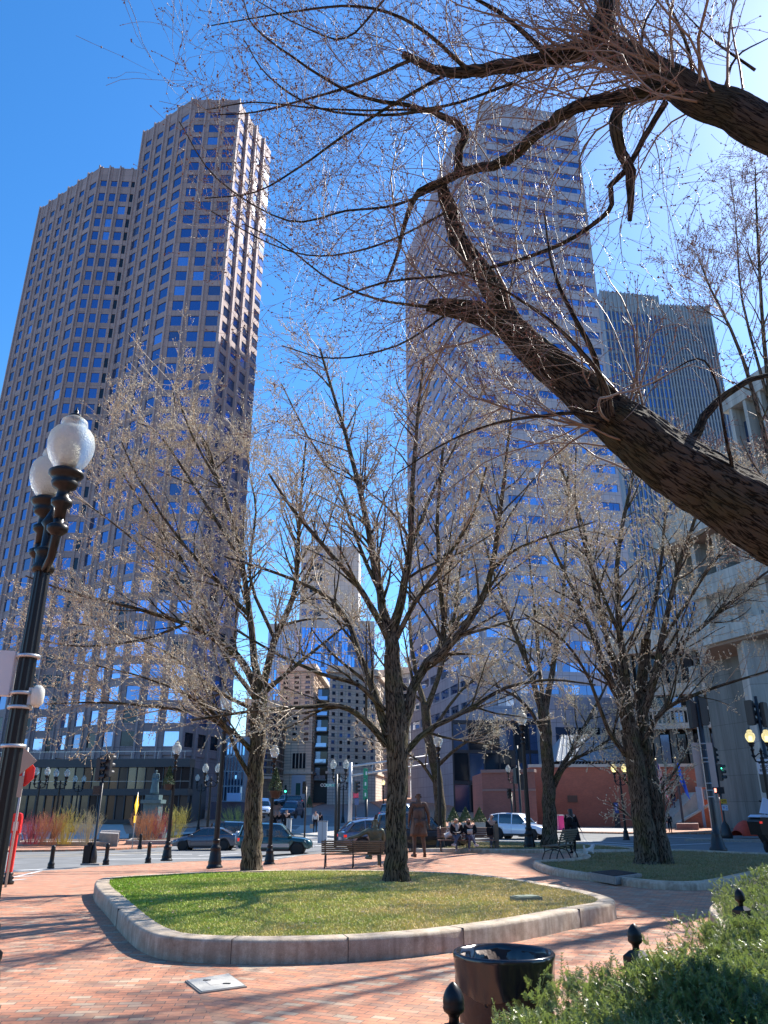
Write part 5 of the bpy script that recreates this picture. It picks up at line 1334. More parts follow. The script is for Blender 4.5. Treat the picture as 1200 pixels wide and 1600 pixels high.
for z_ in (zA - .02, zB_, zC, zD):
    st = MB().lathe([(.094, z_ - .014), (.098, z_ - .014), (.098, z_ + .014), (.094, z_ + .014)], (0, 0, 0), 24); st.box((.105, -.03, z_), (.035, .035, .05)); st.build('strap', mat('galvanised', (.55, .56, .57), .35, metal=.6), L0)
sn = empty('sensor_unit', (lp.x + .14, lp.y - .02, zC + .0), 0, 'small rounded white sensor fixed on the right side of the near lamp post', 'sensor')
MB().lathe([(.02, 0), (.05, .03), (.055, .1), (.05, .15), (.02, .18)], (0, 0, 0), 14).build('housing', mat('cream_plastic', (.70, .70, .60), .5), sn); MB().box((-.05, 0, .09), (.05, .03, .14)).build('bracket', mat('galvanised', (.5, .5, .5), .35), sn)

proto_s = make_lamp('street_lamp', n=18, label='tall single globe black lamp behind the front lawn, left of the teal car')
p = G(335, 1357, 0); proto_s.location = p; proto_s.scale = (1.1,) * 3
hh = HT(1072, p.y) - p.z; proto_s.scale = (1.0, 1.0, hh / 5.0); proto_s.scale = (hh / 5 * .9, hh / 5 * .9, hh / 5)
def lamp_copy(proto, loc, label, sc=1.0, rz=0.0):
    c = copy_tree(proto); c.location = loc; c['label'] = label; c.scale = (sc,) * 3; c.rotation_euler = (0, 0, rz); return c
for (u, v, vt, lab) in ((260, 1345, 1153, 'single globe black lamp by the bollards with a small evergreen basket hung on it'), (828, 1328, 1103, 'single globe black lamp beside the white car and the forked tree')):
    q = G(u, v, 0); lamp_copy(proto_s, q, lab, (HT(vt, q.y) - q.z) / 5)
for u, v, lab, H in ((430, 1158, 'single globe lamp with a hanging planter just right of the left tree trunk', 5.0), (684, 1142, 'single globe lamp mostly hidden by the leaning tree behind the statue', 5.0)):
    lamp_copy(proto_s, top_place(u, v, H), lab, H / 5)
q = top_place(599, 1216); 
pl_ = make_lamp('street_lamp', lit=True, n=12, label='small distant single lamp with a lit yellow globe left of the central trunk'); pl_.location = q
for u, v, lab in ((421, 1230, 'tiny distant single lamp between the left tree trunk and the beige building'),):
    lamp_copy(proto_s, top_place(u, v), lab)
proto_d = make_lamp('street_lamp', True, n=14, label='double globe lamp at the far left of the square in front of the podium'); proto_d.location = top_place(67, 1195, 5.9); proto_d.scale = (1.18,) * 3; proto_d['label'] = 'double globe lamp leftmost of the row in front of the glass podium'
for u, v, lab in ((98, 1198, 'second double globe lamp from the left in front of the glass podium'), (125.5, 1209, 'third double globe lamp from the left in front of the glass podium'), (142, 1215, 'double globe lamp just behind the traffic signal at the left'),
                  (332, 1189, 'bright double globe lamp behind the slim black lamp post and grey sedan'), (316.5, 1207, 'smaller double globe lamp beside the bright one behind the grey sedan'),
                  (531, 1183, 'double globe lamp left of the pale mast arm in front of the granite building'), (537, 1212, 'tiny double lamp behind the green street name sign'),
                  (504, 1221, 'tiny distant double lamp at the foot of the dark glass link building'), (801, 1192, 'double white globe lamp beside the shaded brick block')):
    lamp_copy(proto_d, top_place(u, v, 5.9), lab, 1.18)
proto_l = make_lamp('street_lamp', True, lit=True, n=16, label='double lamp with lit yellow globes in front of the long red brick wall', sep=.72); proto_l.location = top_place(966, 1190)
lamp_copy(proto_l, top_place(1182, 1134), 'double lamp with lit yellow globes at the right edge beside the huge pier')

# hanging evergreen baskets
def cone_foliage(mb_pos, r, h, n, seed, parent, m, name='foliage', leaf=.05):
    rr = np.random.default_rng(seed); t = rr.random(n) ** .8; a = rr.uniform(0, 6.28, n); rad = r * (1 - t) * np.sqrt(rr.uniform(.35, 1.15, n)) + .01
    C = np.stack([rad * np.cos(a), rad * np.sin(a), t * h], 1) + np.array(mb_pos)
    d1 = rr.normal(size=(n, 3)); d1 /= np.linalg.norm(d1, axis=1)[:, None]; d2 = np.cross(d1, rr.normal(size=(n, 3))); d2 /= np.linalg.norm(d2, axis=1)[:, None]
    s = leaf * rr.uniform(.6, 1.4, n)[:, None]
    V = np.stack([C - d1 * s * .5, C + d2 * s * .25, C + d1 * s * .6, C - d2 * s * .25], 1).reshape(-1, 3); F = np.arange(n * 4).reshape(-1, 4)
    return link(name, npmesh(name, V, F, m), parent)
M_ever = mat('evergreen', (.05, .095, .035), .6, var=.4, vscale=6)
M_ever2 = mat('evergreen_pale', (.12, .15, .06), .6, var=.4, vscale=6)
for u, v, Y_, lab, off in ((263, 1226, G(260, 1345).y, 'little evergreen hung in a basket on the single lamp behind the bollards', -.0), (430, 1236, top_place(430, 1158).y, 'evergreen planter hung on the lamp right of the left tree trunk', 0)):
    q = PY(u, v, Y_ - .15); bk_ = empty('hanging_planter', q, 0, lab, 'planter')
    MB().lathe([(.05, -.28), (.17, -.26), (.24, 0), (.26, .02), (.23, .02)], (0, 0, 0), 14).build('basket', mat('dark_basket', (.03, .022, .02), .7), bk_)
    cone_foliage((0, 0, 0), .34, .95, 1500, int(u), bk_, M_ever, leaf=.07)

# ---------------------------------------------------------------- traffic signals and signs
M_sig = mat('signal_black', (.022, .022, .024), .4)
M_sign_back = mat('sign_back', (.46, .42, .40), .45, metal=.35, var=.08)
M_galv = mat('galvanised_pole', (.42, .43, .45), .45, metal=.3, var=.12)
M_white = mat('sign_white', (.62, .66, .72), .5)
LENS = {'r': mat('lens_red', (.25, .02, .02), .3, emit=(1, .12, .08), estr=3.0), 'g': mat('lens_green', (.02, .25, .15), .3, emit=(.05, 1, .55), estr=3.5), 'o': mat('lens_off', (.03, .03, .03), .25)}
def signal_head(parent, loc, rz, lit=None, n=3, back=False):
    """lenses face local -Y"""
    h = MB(); hh = .36 * n
    h.box((0, 0, 0), (.34, .22, hh)); h.box((0, .02, hh / 2 + .015), (.26, .16, .03)); h.box((0, .02, -hh / 2 - .015), (.26, .16, .03))
    if back: h.box((0, .03, 0), (.6, .012, hh + .28))
    o = h.build('signal_head', M_sig, parent); o.location = loc; o.rotation_euler = (0, 0, rz)
    for k in range(n):
        z = hh / 2 - .18 - .36 * k; v = MB()
        A_ = [math.pi * (-.12 + 1.24 * i / 10) for i in range(11)]
        outer = [(.155 * math.cos(a), .155 * math.sin(a)) for a in A_]; pts = []
        for (x, zz) in outer: pts += [(x, -.11, z + zz), (x, -.11 - (.27 if zz > -.05 else .2), z + zz)]
        fs = [(2 * i, 2 * i + 1, 2 * i + 3, 2 * i + 2) for i in range(10)]
        pts2 = [(x * .93, y, (zz - z) * .93 + z) for x, y, zz in pts]
        nn = len(pts); v.add(pts + pts2, fs + [(d + nn, c + nn, b + nn, a + nn) for a, b, c, d in fs] + [(2 * i + 1, 2 * i + 1 + nn, 2 * i + 3 + nn, 2 * i + 3) for i in range(10)])
        v.build('visor', M_sig, o)
        ln = 'o'
        if lit and k == {'r': 0, 'g': n - 1, 'G': 0}.get(lit, -1): ln = lit.lower()
        MB().lathe([(.001, .02), (.09, .012), (.14, 0)], (0, 0, 0), 16).build('lens', LENS[ln], o).matrix_parent_inverse = Matrix.Translation((0, -.115, z)) @ Matrix.Rotation(math.pi / 2, 4, 'X')
    return o
def sign_plate(parent, loc, w, h, m, rz=0, t=.012, name='sign_panel', diamond=False):
    mb = MB()
    if diamond: mb.prism_y([(0, -h / 2), (w / 2, 0), (0, h / 2), (-w / 2, 0)], -t / 2, t / 2)
    else:
        c = min(w, h) * .08; mb.prism_y([(-w / 2 + c, -h / 2), (w / 2 - c, -h / 2), (w / 2, -h / 2 + c), (w / 2, h / 2 - c), (w / 2 - c, h / 2), (-w / 2 + c, h / 2), (-w / 2, h / 2 - c), (-w / 2, -h / 2 + c)], -t / 2, t / 2)
    o = mb.build(name, m, parent, fix=True); o.location = loc; o.rotation_euler = (0, 0, rz); return o
FACE = Matrix.Rotation(math.pi / 2, 4, 'X')
# left signal
q = G(144, 1351); ts = empty('traffic_signal', q, 0, 'black traffic signal seen from behind on its own post by the bollards at left', 'traffic light')
Hs = HT(1178, q.y) - q.z
MB().lathe([(.0, 0), (.20, 0), (.19, .35), (.11, .75), (.06, .9), (.055, Hs)], (0, 0, 0), 12).build('pole', M_sig, ts)
MB().prism([(-.42, -.25), (-.08, -.25), (-.08, .2), (-.42, .2)], 0, .86).box((-.2, -.0, .93), (.22, .3, .12)).build('cabinet', M_black, ts)
MB().box((-.0, -.0, .03), (.9, .7, .08)).build('footing', M_granite, ts)
signal_head(ts, (.18, .05, Hs - .55), R(165)); signal_head(ts, (-.24, .0, Hs - .75), R(80)); 
pb_ = MB().box((0, 0, 0), (.42, .24, .42)).build('walk_signal', M_sig, ts); pb_.location = (-.2, .05, Hs - 1.75); MB().box((0, 0, 0), (.3, .02, .3)).build('lens', LENS['o'], pb_).location = (0, -.13, 0)
# big right post with sign backs
q = G(1123, 1331); rp = empty('traffic_post', q, 0, 'stout black traffic post carrying tall pale sign backs right of the double trunked tree', 'traffic post')
Hr = HT(1125, q.y) - q.z
MB().lathe([(.34, 0), (.34, .12), (.27, .2), (.22, .45), (.17, .6), (.19, .68), (.12, .74), (.11, 1.1), (.10, Hr + 1.0)], (0, 0, 0), 20).build('pole', M_sig, rp)
z1_, z0_ = HT(1160, q.y) - q.z, HT(1230, q.y) - q.z; zm = (z0_ + z1_) / 2; hh = z1_ - z0_
for x_, w_ in ((-.27, .34), (.27, .30)): sign_plate(rp, (x_, .14, zm), w_, hh, M_sign_back, name='sign_panel')
z2_ = HT(1250, q.y) - q.z
for x_ in (-.17, .17): sign_plate(rp, (x_, .12, (z0_ + z2_) / 2 - .03), .12, z0_ - z2_ - .1, M_sign_back, name='sign_panel')
for zz in (z1_ - .05, zm + .25, zm + .1, z0_ + .15, z0_ - .12, z2_ + .12): MB().lathe([(.112, zz - .02), (.12, zz - .02), (.12, zz + .02), (.112, zz + .02)], (0, 0, 0), 16).build('strap', M_galv, rp)
signal_head(rp, (-.25, .1, Hr + .25), R(95)); signal_head(rp, (.16, -.05, Hr + .35), R(190))
# right signal with green light
q = G(1136, 1312, -.05); rs_ = empty('traffic_signal', q, 0, 'traffic signal showing green over a red hand, with yellow and white parking signs under it', 'traffic light')
Hq = HT(1172, q.y) - q.z
MB().lathe([(.42, 0), (.40, .35), (.24, .95), (.10, 1.15), (.07, 1.3), (.07, Hq - .4)], (0, 0, 0), 12).build('pole', M_sig, rs_)
def zat(v): return HT(v, q.y) - q.z
signal_head(rs_, (-.30, 0, zat(1206)), R(-60)); signal_head(rs_, (.20, -.1, zat(1207)), R(52), 'G'); signal_head(rs_, (-.02, .15, zat(1180)), R(120))
ps = MB().box((0, 0, 0), (.75, .24, .44)).build('walk_signal', M_sig, rs_); ps.location = (-.1, 0, zat(1235)); MB().box((0, 0, 0), (.14, .02, .26)).build('lens', mat('lens_hand', (.3, .05, .04), .3, emit=(1, .25, .18), estr=2.0), ps).location = (-.26, -.13, 0)
sy = sign_plate(rs_, (.12, -.12, zat(1252)), .42, .30, mat('sign_yellow', (.75, .40, .03), .5)); sw = sign_plate(rs_, (.14, -.12, zat(1262)), .42, .36, M_white)
M_ink = mat('sign_ink', (.02, .02, .03), .6); M_blue = mat('sign_blue', (.05, .09, .45), .6); M_red = mat('sign_red', (.62, .03, .03), .5)
MB().box((-.10, -.009, .0), (.06, .006, .07)).box((.06, -.009, .03), (.2, .006, .045)).box((.06, -.009, -.05), (.2, .006, .02)).build('lettering', M_ink, sy)
MB().box((-.10, -.009, .07), (.14, .006, .03)).box((-.10, -.009, -.02), (.05, .006, .09)).box((.10, -.009, .08), (.07, .006, .04)).box((.12, -.009, -.08), (.05, .006, .10)).build('symbol', M_blue, sw)
MB().box((-.03, -.009, .0), (.03, .006, .09)).box((-.14, -.009, .03), (.03, .006, .05)).build('symbol', M_red, sw)
# do not block sign and triple signals at the right edge
q = top_place(1180, 1088, 6.6); re_ = empty('traffic_signal', q, 0, 'tall signal post at the right edge with a white DO NOT BLOCK INTERSECTION sign', 'traffic light')
MB().lathe([(.25, 0), (.2, .6), (.085, .9), (.075, 6.6)], (0, 0, 0), 14).build('pole', M_sig, re_)
signal_head(re_, (-.34, .05, 5.85), R(130)); signal_head(re_, (.30, 0, 5.75), R(215)); signal_head(re_, (-.22, 0, 2.9 + hz(q.x, q.y) * 0), R(110), 'r')
zs = HT(1198, q.y) - q.z
sp_ = sign_plate(re_, (-.16, -.15, zs), .72, .66, M_white)
for i, tx in enumerate(('DO NOT', 'BLOCK', 'INTERSECTION')):
    text_mesh('lettering', tx, .16, M_ink, sp_, (0, -.012, .17 - .17 * i), (math.pi / 2, 0, 0), sx=.9 if i < 2 else .52, bold=.004)
sign_plate(re_, (.12, -.15, zs - .62), .45, .4, mat('sign_pale', (.5, .48, .44), .5))
# mast arm
mp_ = PY(548, 1195, 78); mh = mp_.z - hz(mp_.x, 78); ma = empty('mast_arm', (mp_.x, 78, hz(mp_.x, 78)), 0, 'pale galvanised traffic mast with a long double arm reaching right behind the central trunk', 'traffic mast')
MB().tube([(0, 0, 0), (0, 0, mh + .2)], [.21, .16], 12).build('pole', M_galv, ma)
e1, e2 = PY(668, 1181, 78) - mp_, PY(668, 1194, 78) - mp_; b2 = PY(548, 1212, 78) - mp_
am = MB().tube([(0, 0, mh - .15), (e1.x, 0, mh + e1.z)], [.11, .07], 8).tube([(0, 0, mh + b2.z), (e1.x, 0, mh + e2.z)], [.11, .07], 8)
for f in (.28, .55, .8): am.tube([(e1.x * f, 0, lerp(mh - .15, mh + e1.z, f)), (e1.x * f, 0, lerp(mh + b2.z, mh + e2.z, f))], .05, 6)
am.build('arm', M_galv, ma)
signal_head(ma, (.55, -.1, PY(548, 1230, 78).z - hz(mp_.x, 78)), R(60))
# street name signs
q = top_place(526, 1210, 4.4); sg = empty('street_sign', q, 0, 'small teal green street name sign on a black post in front of the granite building', 'street sign')
M_green = mat('sign_green', (.02, .30, .17), .5); M_teal = mat('sign_teal', (.06, .36, .32), .5); M_let = mat('sign_letters', (.75, .82, .80), .5)
MB().tube([(0, 0, 0), (0, 0, 4.4)], .09, 10).build('pole', M_sig, sg)
wS = 15 * .000777 * q.y
pn = sign_plate(sg, (-wS / 2 - .1, 0, HT(1227, q.y) - q.z), wS, 4.8 * .000724 * q.y, M_teal); text_mesh('lettering', 'COURT ST', .27, M_let, pn, (0, -.012, 0), (math.pi / 2, 0, 0))
q = G(572, 1297, 0); 
gs_ = empty('street_sign', (X(572, 55, 1290), 55, hz(-2, 55)), 0, 'tall vertical green street sign on a black post left of the central trunk', 'street sign')
z_lo, z_hi = HT(1250, 55) - hz(-2, 55), HT(1200, 55) - hz(-2, 55)
MB().tube([(0, 0, 0), (0, 0, z_lo + .1)], .10, 10).tube([(0, 0, z_lo - .3), (0, 0, z_hi)], .04, 8).build('pole', M_sig, gs_)
for k in range(3):
    hgt = (z_hi - z_lo) / 3; pnl = sign_plate(gs_, (-.06 + .03 * k * 0, -.07, z_lo + hgt * (k + .5)), .30, hgt - .03, M_green)
    MB().box((.05 if k == 2 else .0, -.01, 0), (.10, .006, hgt * .34)).build('lettering', M_let, pnl)
# foreground-left sign backs on a thin pole
Yp = 20.5; q = Vector((PY(24, 1290, Yp).x, Yp, hz(-11, Yp))); sp = empty('sign_post', q, 0, 'thin post with a tan diamond sign back and red octagon behind the near lamp', 'sign post')
MB().tube([(0, 0, 0), (0, 0, HT(1168, Yp) - q.z)], .03, 8).build('pole', M_galv, sp)
sd_ = .62
sign_plate(sp, (PY(36, 1188, Yp).x - q.x, -.04, HT(1189, Yp) - q.z), sd_ * 1.2, sd_ * 1.05, mat('sign_back_tan', (.40, .32, .26), .45, metal=.3), diamond=True)
sign_plate(sp, (PY(4, 1188, Yp).x - q.x, .10, HT(1190, Yp) - q.z), .45, .45, mat('sign_back_tan2', (.38, .34, .30), .45, metal=.3), diamond=True)
oc = MB().prism_y([(.34 * math.cos(a), .34 * math.sin(a)) for a in [math.pi / 8 + k * math.pi / 4 for k in range(8)]], -.01, .01).build('stop_sign', mat('stop_red', (.70, .03, .025), .45), sp, fix=True); oc.location = (PY(33, 1206, Yp).x - q.x, .06, HT(1208, Yp) - q.z)
sign_plate(sp, (PY(31, 1226, Yp).x - q.x, -.03, HT(1229, Yp) - q.z), .18, .5, mat('sign_back_tan3', (.36, .30, .25), .45, metal=.3))
# yellow warning sign, seen almost edge-on
q = G(206, 1327, 0); ws = empty('warning_sign', q, 0, 'yellow diamond warning sign seen almost edge on, on a thin post by the far kerb', 'road sign')
zt = HT(1238, q.y) - q.z; MB().tube([(0, 0, 0), (.0, 0, zt)], .035, 8).build('pole', M_galv, ws)
M_yel = mat('warning_yellow', (.90, .52, .01), .5)
sign_plate(ws, (.02, -.05, HT(1258, q.y) - q.z), 1.15, 1.5, M_yel, R(93), diamond=True); sign_plate(ws, (.0, -.05, HT(1280, q.y) - q.z), .6, .45, M_yel, R(93))
# red alarm post
q = G(11, 1382); al = empty('alarm_post', q, R(12), 'bright red alarm box on a red post beside the near lamp post', 'alarm post')
Ha = HT(1270, q.y) - q.z
MB().lathe([(.15, 0), (.17, .06), (.11, .1), (.15, .16), (.09, .2), (.12, .26), (.07, .3)], (0, 0, 0), 14).build('base', M_black, al)
M_alarm = mat('alarm_red', (.62, .02, .02), .35)
MB().prism([(-.075, -.06), (.075, -.06), (.075, .06), (-.075, .06)], .28, Ha - .5).build('pole', M_alarm, al)
bxa = MB().prism([(-.12, -.1), (.12, -.1), (.12, .1), (-.12, .1)], Ha - .5, Ha - .12); bxa.prism_y([(-.12, Ha - .12), (.12, Ha - .12), (.10, Ha - .03), (.04, Ha), (-.04, Ha), (-.10, Ha - .03)], -.1, .1)
bo = bxa.build('box', M_alarm, al, fix=True); MB().box((0, -.105, Ha - .33), (.13, .01, .22)).build('notice', mat('notice_white', (.6, .5, .5), .6), bo)
# bollards
bol = empty('bollard', G(79, 1357), 0, 'black cast iron bollard nearest the left edge beside the road', 'bollard', 'black bollards along the kerb')
MB().lathe([(.16, 0), (.16, .06), (.135, .1), (.15, .15), (.15, .2), (.115, .26), (.10, .30), (.09, .75), (.105, .78), (.105, .82), (.085, .85), (.10, .89), (.085, .94), (.03, .97), (0, .975)], (0, 0, 0), 16).build('post', M_black, bol)
for (u, v, vt, lab) in ((165, 1351.5, 1317, 'black bollard just right of the left traffic signal'), (231, 1348.5, 1316, 'black bollard between the yellow warning sign and the basket lamp'), (218, 1327, 1305.5, 'small black bollard across the road beside the yellow warning sign')):
    c = copy_tree(bol); c.location = G(u, v); c['label'] = lab; c.scale = (1, 1, 1)

# ---------------------------------------------------------------- the far square: shrubs, blocks, monument
def shrub(name, loc, rad, h, n, m, label, seed, cat='shrub'):
    t = Tree(seed); root = empty(name, loc, 0, label, cat, 'bare coloured stem shrubs')
    cfg = {1: dict(n=5, num=4, len=(.25 * h, .55 * h), ang=(12, 35), rr=.7, rmax=.014, tap=.5, bend=.2, wig=.06, up=.3, rmin=.006, bias=(0, 0, .3)), 2: dict(n=3, num=2, len=(.1 * h, .25 * h), ang=(15, 40), rr=.8, rmax=.01, tap=.7, bend=.2, wig=.08, up=.2, rmin=.006, bias=(0, 0, .3))}
    for k in range(n):
        a = t.r.uniform(0, 6.28); rr_ = rad * math.sqrt(t.r.random()); b = np.array([math.cos(a) * rr_ * .45, math.sin(a) * rr_ * .45, 0]); e_ = np.array([math.cos(a) * rr_, math.sin(a) * rr_, h * t.r.uniform(.7, 1.0) * (1 - .25 * rr_ / rad)])
        P = np.array([b, b * .6 + e_ * .4 + t.r.normal(0, .03, 3), e_]); Q = np.array([P[0], (P[0] + P[1]) / 2, P[1], (P[1] + P[2]) / 2, P[2]]); rd = np.linspace(.018, .008, 5)
        t.g.setdefault(5, []).append((Q, rd)); t.children(Q, rd, h, 0, cfg, .25)
    t.crown_object(root, m, (0, 0, 0), name='stems')
M_redst = mat('red_stems', (.46, .10, .11), .6, var=.3, vscale=3); M_orst = mat('orange_stems', (.52, .24, .10), .6, var=.3, vscale=3); M_yelst = mat('yellow_stems', (.55, .48, .12), .6, var=.3, vscale=3); M_palst = mat('pale_stems', (.48, .42, .24), .6, var=.3, vscale=3)
for u, v, rad, h, n, m_, lab, sd2 in ((50, 1319, 1.6, 2.0, 70, M_redst, 'bare red stemmed shrub at the left end of the planting bed', 31), (74, 1320, 1.2, 2.3, 45, M_orst, 'bare orange stemmed shrub between the red and yellow ones', 32), (99, 1319, 1.2, 2.4, 55, M_yelst, 'bare yellow green stemmed shrub in the left planting bed', 33),
                                     (135, 1320, 1.0, 2.3, 45, M_palst, 'bare pale yellow shrub beside the traffic signal', 34), (231, 1315, 1.5, 2.3, 70, M_orst, 'bare orange red shrub behind the yellow warning sign', 35), (250, 1314, .9, 2.2, 26, M_redst, 'small bare reddish shrub left of the basket lamp', 36),
                                     (273, 1311, 1.1, 2.6, 45, M_yelst, 'bare yellow shrub just right of the basket lamp', 37), (372, 1290, 3.0, 2.2, 60, M_yelst, 'bare yellow shrub seen over the roof of the dark car', 38)):
    shrub('shrub', G(u, v, .15), rad, h, n, m_, lab, sd2)
def block(name, pts, h, m, label, cat, off=0, kind=None):
    ps = [G(u, v, off) for u, v in pts]; z = min(p.z for p in ps) - .05
    mb = MB().prism([(p.x, p.y) for p in ps], z, z + h + .05); o = mb.build(name, m, None, label, cat, kind=kind, fix=True)
    md = o.modifiers.new('bevel', 'BEVEL'); md.width = .02; md.segments = 2
    return o
block('planting_bed', [(28, 1322), (182, 1322), (168, 1316), (40, 1315)], .28, M_granite, 'low granite edged planting bed under the left row of coloured shrubs', 'planter bed')
sheet('bed_soil', gp([(36, 1321), (176, 1321), (164, 1317), (46, 1316)]), .27, M_soil, kind='stuff', label='dark mulch in the left planting bed', cat='soil')
block('planting_bed', [(196, 1320), (300, 1319), (296, 1313.5), (205, 1314)], .28, M_granite, 'low granite edged planting bed behind the yellow warning sign', 'planter bed')
sheet('bed_soil', gp([(202, 1319), (296, 1318), (292, 1314.5), (210, 1315)]), .27, M_soil, kind='stuff', label='dark mulch in the planting bed behind the warning sign', cat='soil')
block('granite_bench', [(153, 1320), (183, 1323), (184, 1319), (155, 1316)], .85, mat('bench_granite', (.24, .22, .21), .7, var=.2), 'blocky grey granite bench beside the left traffic signal, nearer of two', 'stone bench')
block('granite_bench', [(155, 1314.5), (186, 1316), (186, 1312), (157, 1311)], .80, mat('bench_granite', (.24, .22, .21), .7), 'grey granite bench right behind the nearer stone bench', 'stone bench')
block('granite_bench', [(18, 1321), (30, 1322), (31, 1318), (20, 1317)], .80, mat('bench_granite', (.24, .22, .21), .7), 'small granite block bench at the left edge behind the alarm post', 'stone bench')
M_bronze_g = mat('green_bronze', (.10, .16, .17), .55, metal=.4, var=.2)
mo = empty('monument', (PY(238, 1270, 72).x, 72, hz(-22, 72)), 0, 'blue grey stepped monument pedestal with a bronze figure in front of the podium', 'monument')
zb0 = 0
for i, (w_, z0, z1) in enumerate(((2.8, 0, .5), (2.1, .5, .95), (1.35, .95, 2.9), (1.75, 2.9, 3.2), (1.2, 3.2, 3.6))): MB().box((0, 0, (z0 + z1) / 2), (w_, w_, z1 - z0)).build('pedestal', M_bronze_g, mo) if i == 2 else MB().box((0, 0, (z0 + z1) / 2), (w_, w_, z1 - z0)).build('step' if i < 2 else 'cap', M_bronze_g, mo)

# things on the right pavement
block('stone_planter', [(1058, 1297), (1092, 1297), (1092, 1293), (1060, 1293)], .55, mat('red_granite', (.22, .12, .10), .7, var=.2), 'long low reddish granite bench in front of the stairs', 'stone bench')
block('concrete_sign_pillar', [(1095, 1293), (1104, 1293.5), (1106, 1290), (1097, 1289.5)], 3.9, mat('pillar_concrete', (.36, .37, .40), .8, var=.12), 'tall pale concrete slab pillar left of the sign backs', 'pillar')
for u, lab in ((1063, 'pale wooden crate planter at the foot of the blue flag pole, left one'), (1075, 'pale wooden crate planter right of the other at the blue flag pole')):
    q = G(u, 1292, 0); q.y = 81; q.x = X(u, 81, 1285); pz = hz(q.x, 81); cr_ = empty('crate_planter', (q.x, 81, pz), 0, lab, 'planter'); MB().box((0, 0, .3), (.75, .5, .5)).build('box', mat('pale_crate', (.46, .36, .29), .8), cr_); MB().box((0, 0, .5), (.65, .4, .12)).build('soil', M_soil, cr_)
# flags
def flag_pole(u, vb, vt, Y_, label, kind):
    b = Vector((PY(u, vb, Y_).x, Y_, hz(20, Y_))); H = HT(vt, Y_) - b.z
    r_ = empty('flag_pole', b, 0, label, 'flag pole'); MB().lathe([(.25, 0), (.2, .2), (.13, .3), (.11, H - .1), (.07, H), (.0, H)], (0, 0, 0), 10).build('pole', mat('dark_pole', (.05, .035, .03), .5), r_)
    ball = MB().ball((0, 0, H + .08), .12).build('ball', mat('dull_gold', (.5, .4, .2), .4, metal=.8), r_)
    # limp flag hanging from the top
    nx_, nz_ = 16, 26; W_, Hf = .95, 3.0; V_, F_2, mi = [], [], []
    for j in range(nz_ + 1):
        for i in range(nx_ + 1):
            s = i / nx_; t = j / nz_; V_.append((.10 + W_ * s * (.35 + .45 * t), -.12 + .16 * math.sin(s * 9 + t * 2) * (0.3 + s), H - .15 - Hf * t * (.6 + .4 * s) - .7 * s))
    for j in range(nz_):
        for i in range(nx_):
            a = j * (nx_ + 1) + i; F_2.append((a, a + 1, a + nx_ + 2, a + nx_ + 1))
            if kind == 'us': mi.append(2 if (i < 6 and j < 10) else (0 if (i + j // 3) % 2 == 0 else 1))
            else: mi.append(1 if (6 < i < 11 and 7 < j < 16) else 0)
    ms = [mat('flag_red', (.55, .05, .06), .8), mat('flag_white', (.65, .62, .66), .8), mat('flag_navy', (.04, .05, .2), .8)] if kind == 'us' else [mat('flag_blue', (.03, .12, .60), .8), mat('flag_pale', (.38, .50, .75), .8)]
    me = npmesh('flag', np.array(V_), np.array(F_2), ms, True, mi); fo = link('flag', me, r_); md = fo.modifiers.new('s', 'SOLIDIFY'); md.thickness = .01
flag_pole(1036, 1288, 1188, 80, 'dark flag pole with a limp striped red and white flag beside the double tree', 'us')
flag_pole(1068, 1288, 1186, 80, 'dark flag pole with a hanging bright blue flag in front of the stairs', 'blue')
# pink boxes, kiosk banner, tents
for i, (u, lab) in enumerate(((868.5, 'paler pink utility cabinet, left one of the pair by the brick wall'), (876.5, 'hot pink utility cabinet, right one of the pair by the brick wall'))):
    Yk = 76.0; b = Vector((PY(u, 1290, Yk).x, Yk, hz(18, Yk))); r_ = empty('utility_cabinet', b, 0, lab, 'cabinet', 'pink cabinets by the brick wall')
    MB().box((0, 0, .62), (.50, .5, 1.2)).build('body', mat('pink_a' if i == 0 else 'pink_b', (.80, .22, .36) if i == 0 else (.78, .05, .24), .5), r_); MB().prism_y([(-.28, 1.22), (.28, 1.22), (.24, 1.34), (-.24, 1.34)], -.28, .28).build('lid', mat('lid_white', (.6, .5, .5), .5), r_)
Yk = 84; b = Vector((PY(965, 1286, Yk).x, Yk, hz(25, Yk))); r_ = empty('banner_stand', b, 0, 'narrow dark kiosk with a blue poster standing against the red brick wall', 'kiosk')
MB().box((0, 0, 1.2), (.55, .16, 2.4)).box((0, 0, .05), (.9, .5, .1)).build('frame', mat('kiosk_dark', (.04, .04, .045), .5), r_); ps2 = MB().box((0, -.09, 1.85), (.42, .02, 1.0)).build('poster', mat('poster_blue', (.03, .07, .25), .4), r_); MB().box((0, -.105, 1.9), (.14, .01, .55)).build('mark', mat('poster_pale', (.45, .5, .75), .5), ps2)
Yk = 58; tn = empty('tent', (PY(1068, 1288, Yk).x + 4.3, Yk, hz(30, Yk) + .2), R(10), 'red and black dome tent pitched at the foot of the huge concrete pier', 'tent')
def dome(cx, L_, W_, H_, mi_, seed):
    mb = MB(); n = 14; m = 8; vs = []
    for i in range(n + 1):
        t = i / n; x = cx - L_ / 2 + L_ * t; h = H_ * (math.sin(math.pi * min(1, max(0, t * .94 + .03)))) ** .45
        for j in range(m + 1): a = math.pi * j / m; vs.append((x, -W_ / 2 * math.cos(a), h * math.sin(a) ** .8))
    mb.add(vs, [(i * (m + 1) + j, (i + 1) * (m + 1) + j, (i + 1) * (m + 1) + j + 1, i * (m + 1) + j + 1) for i in range(n) for j in range(m)], 0, True); return mb
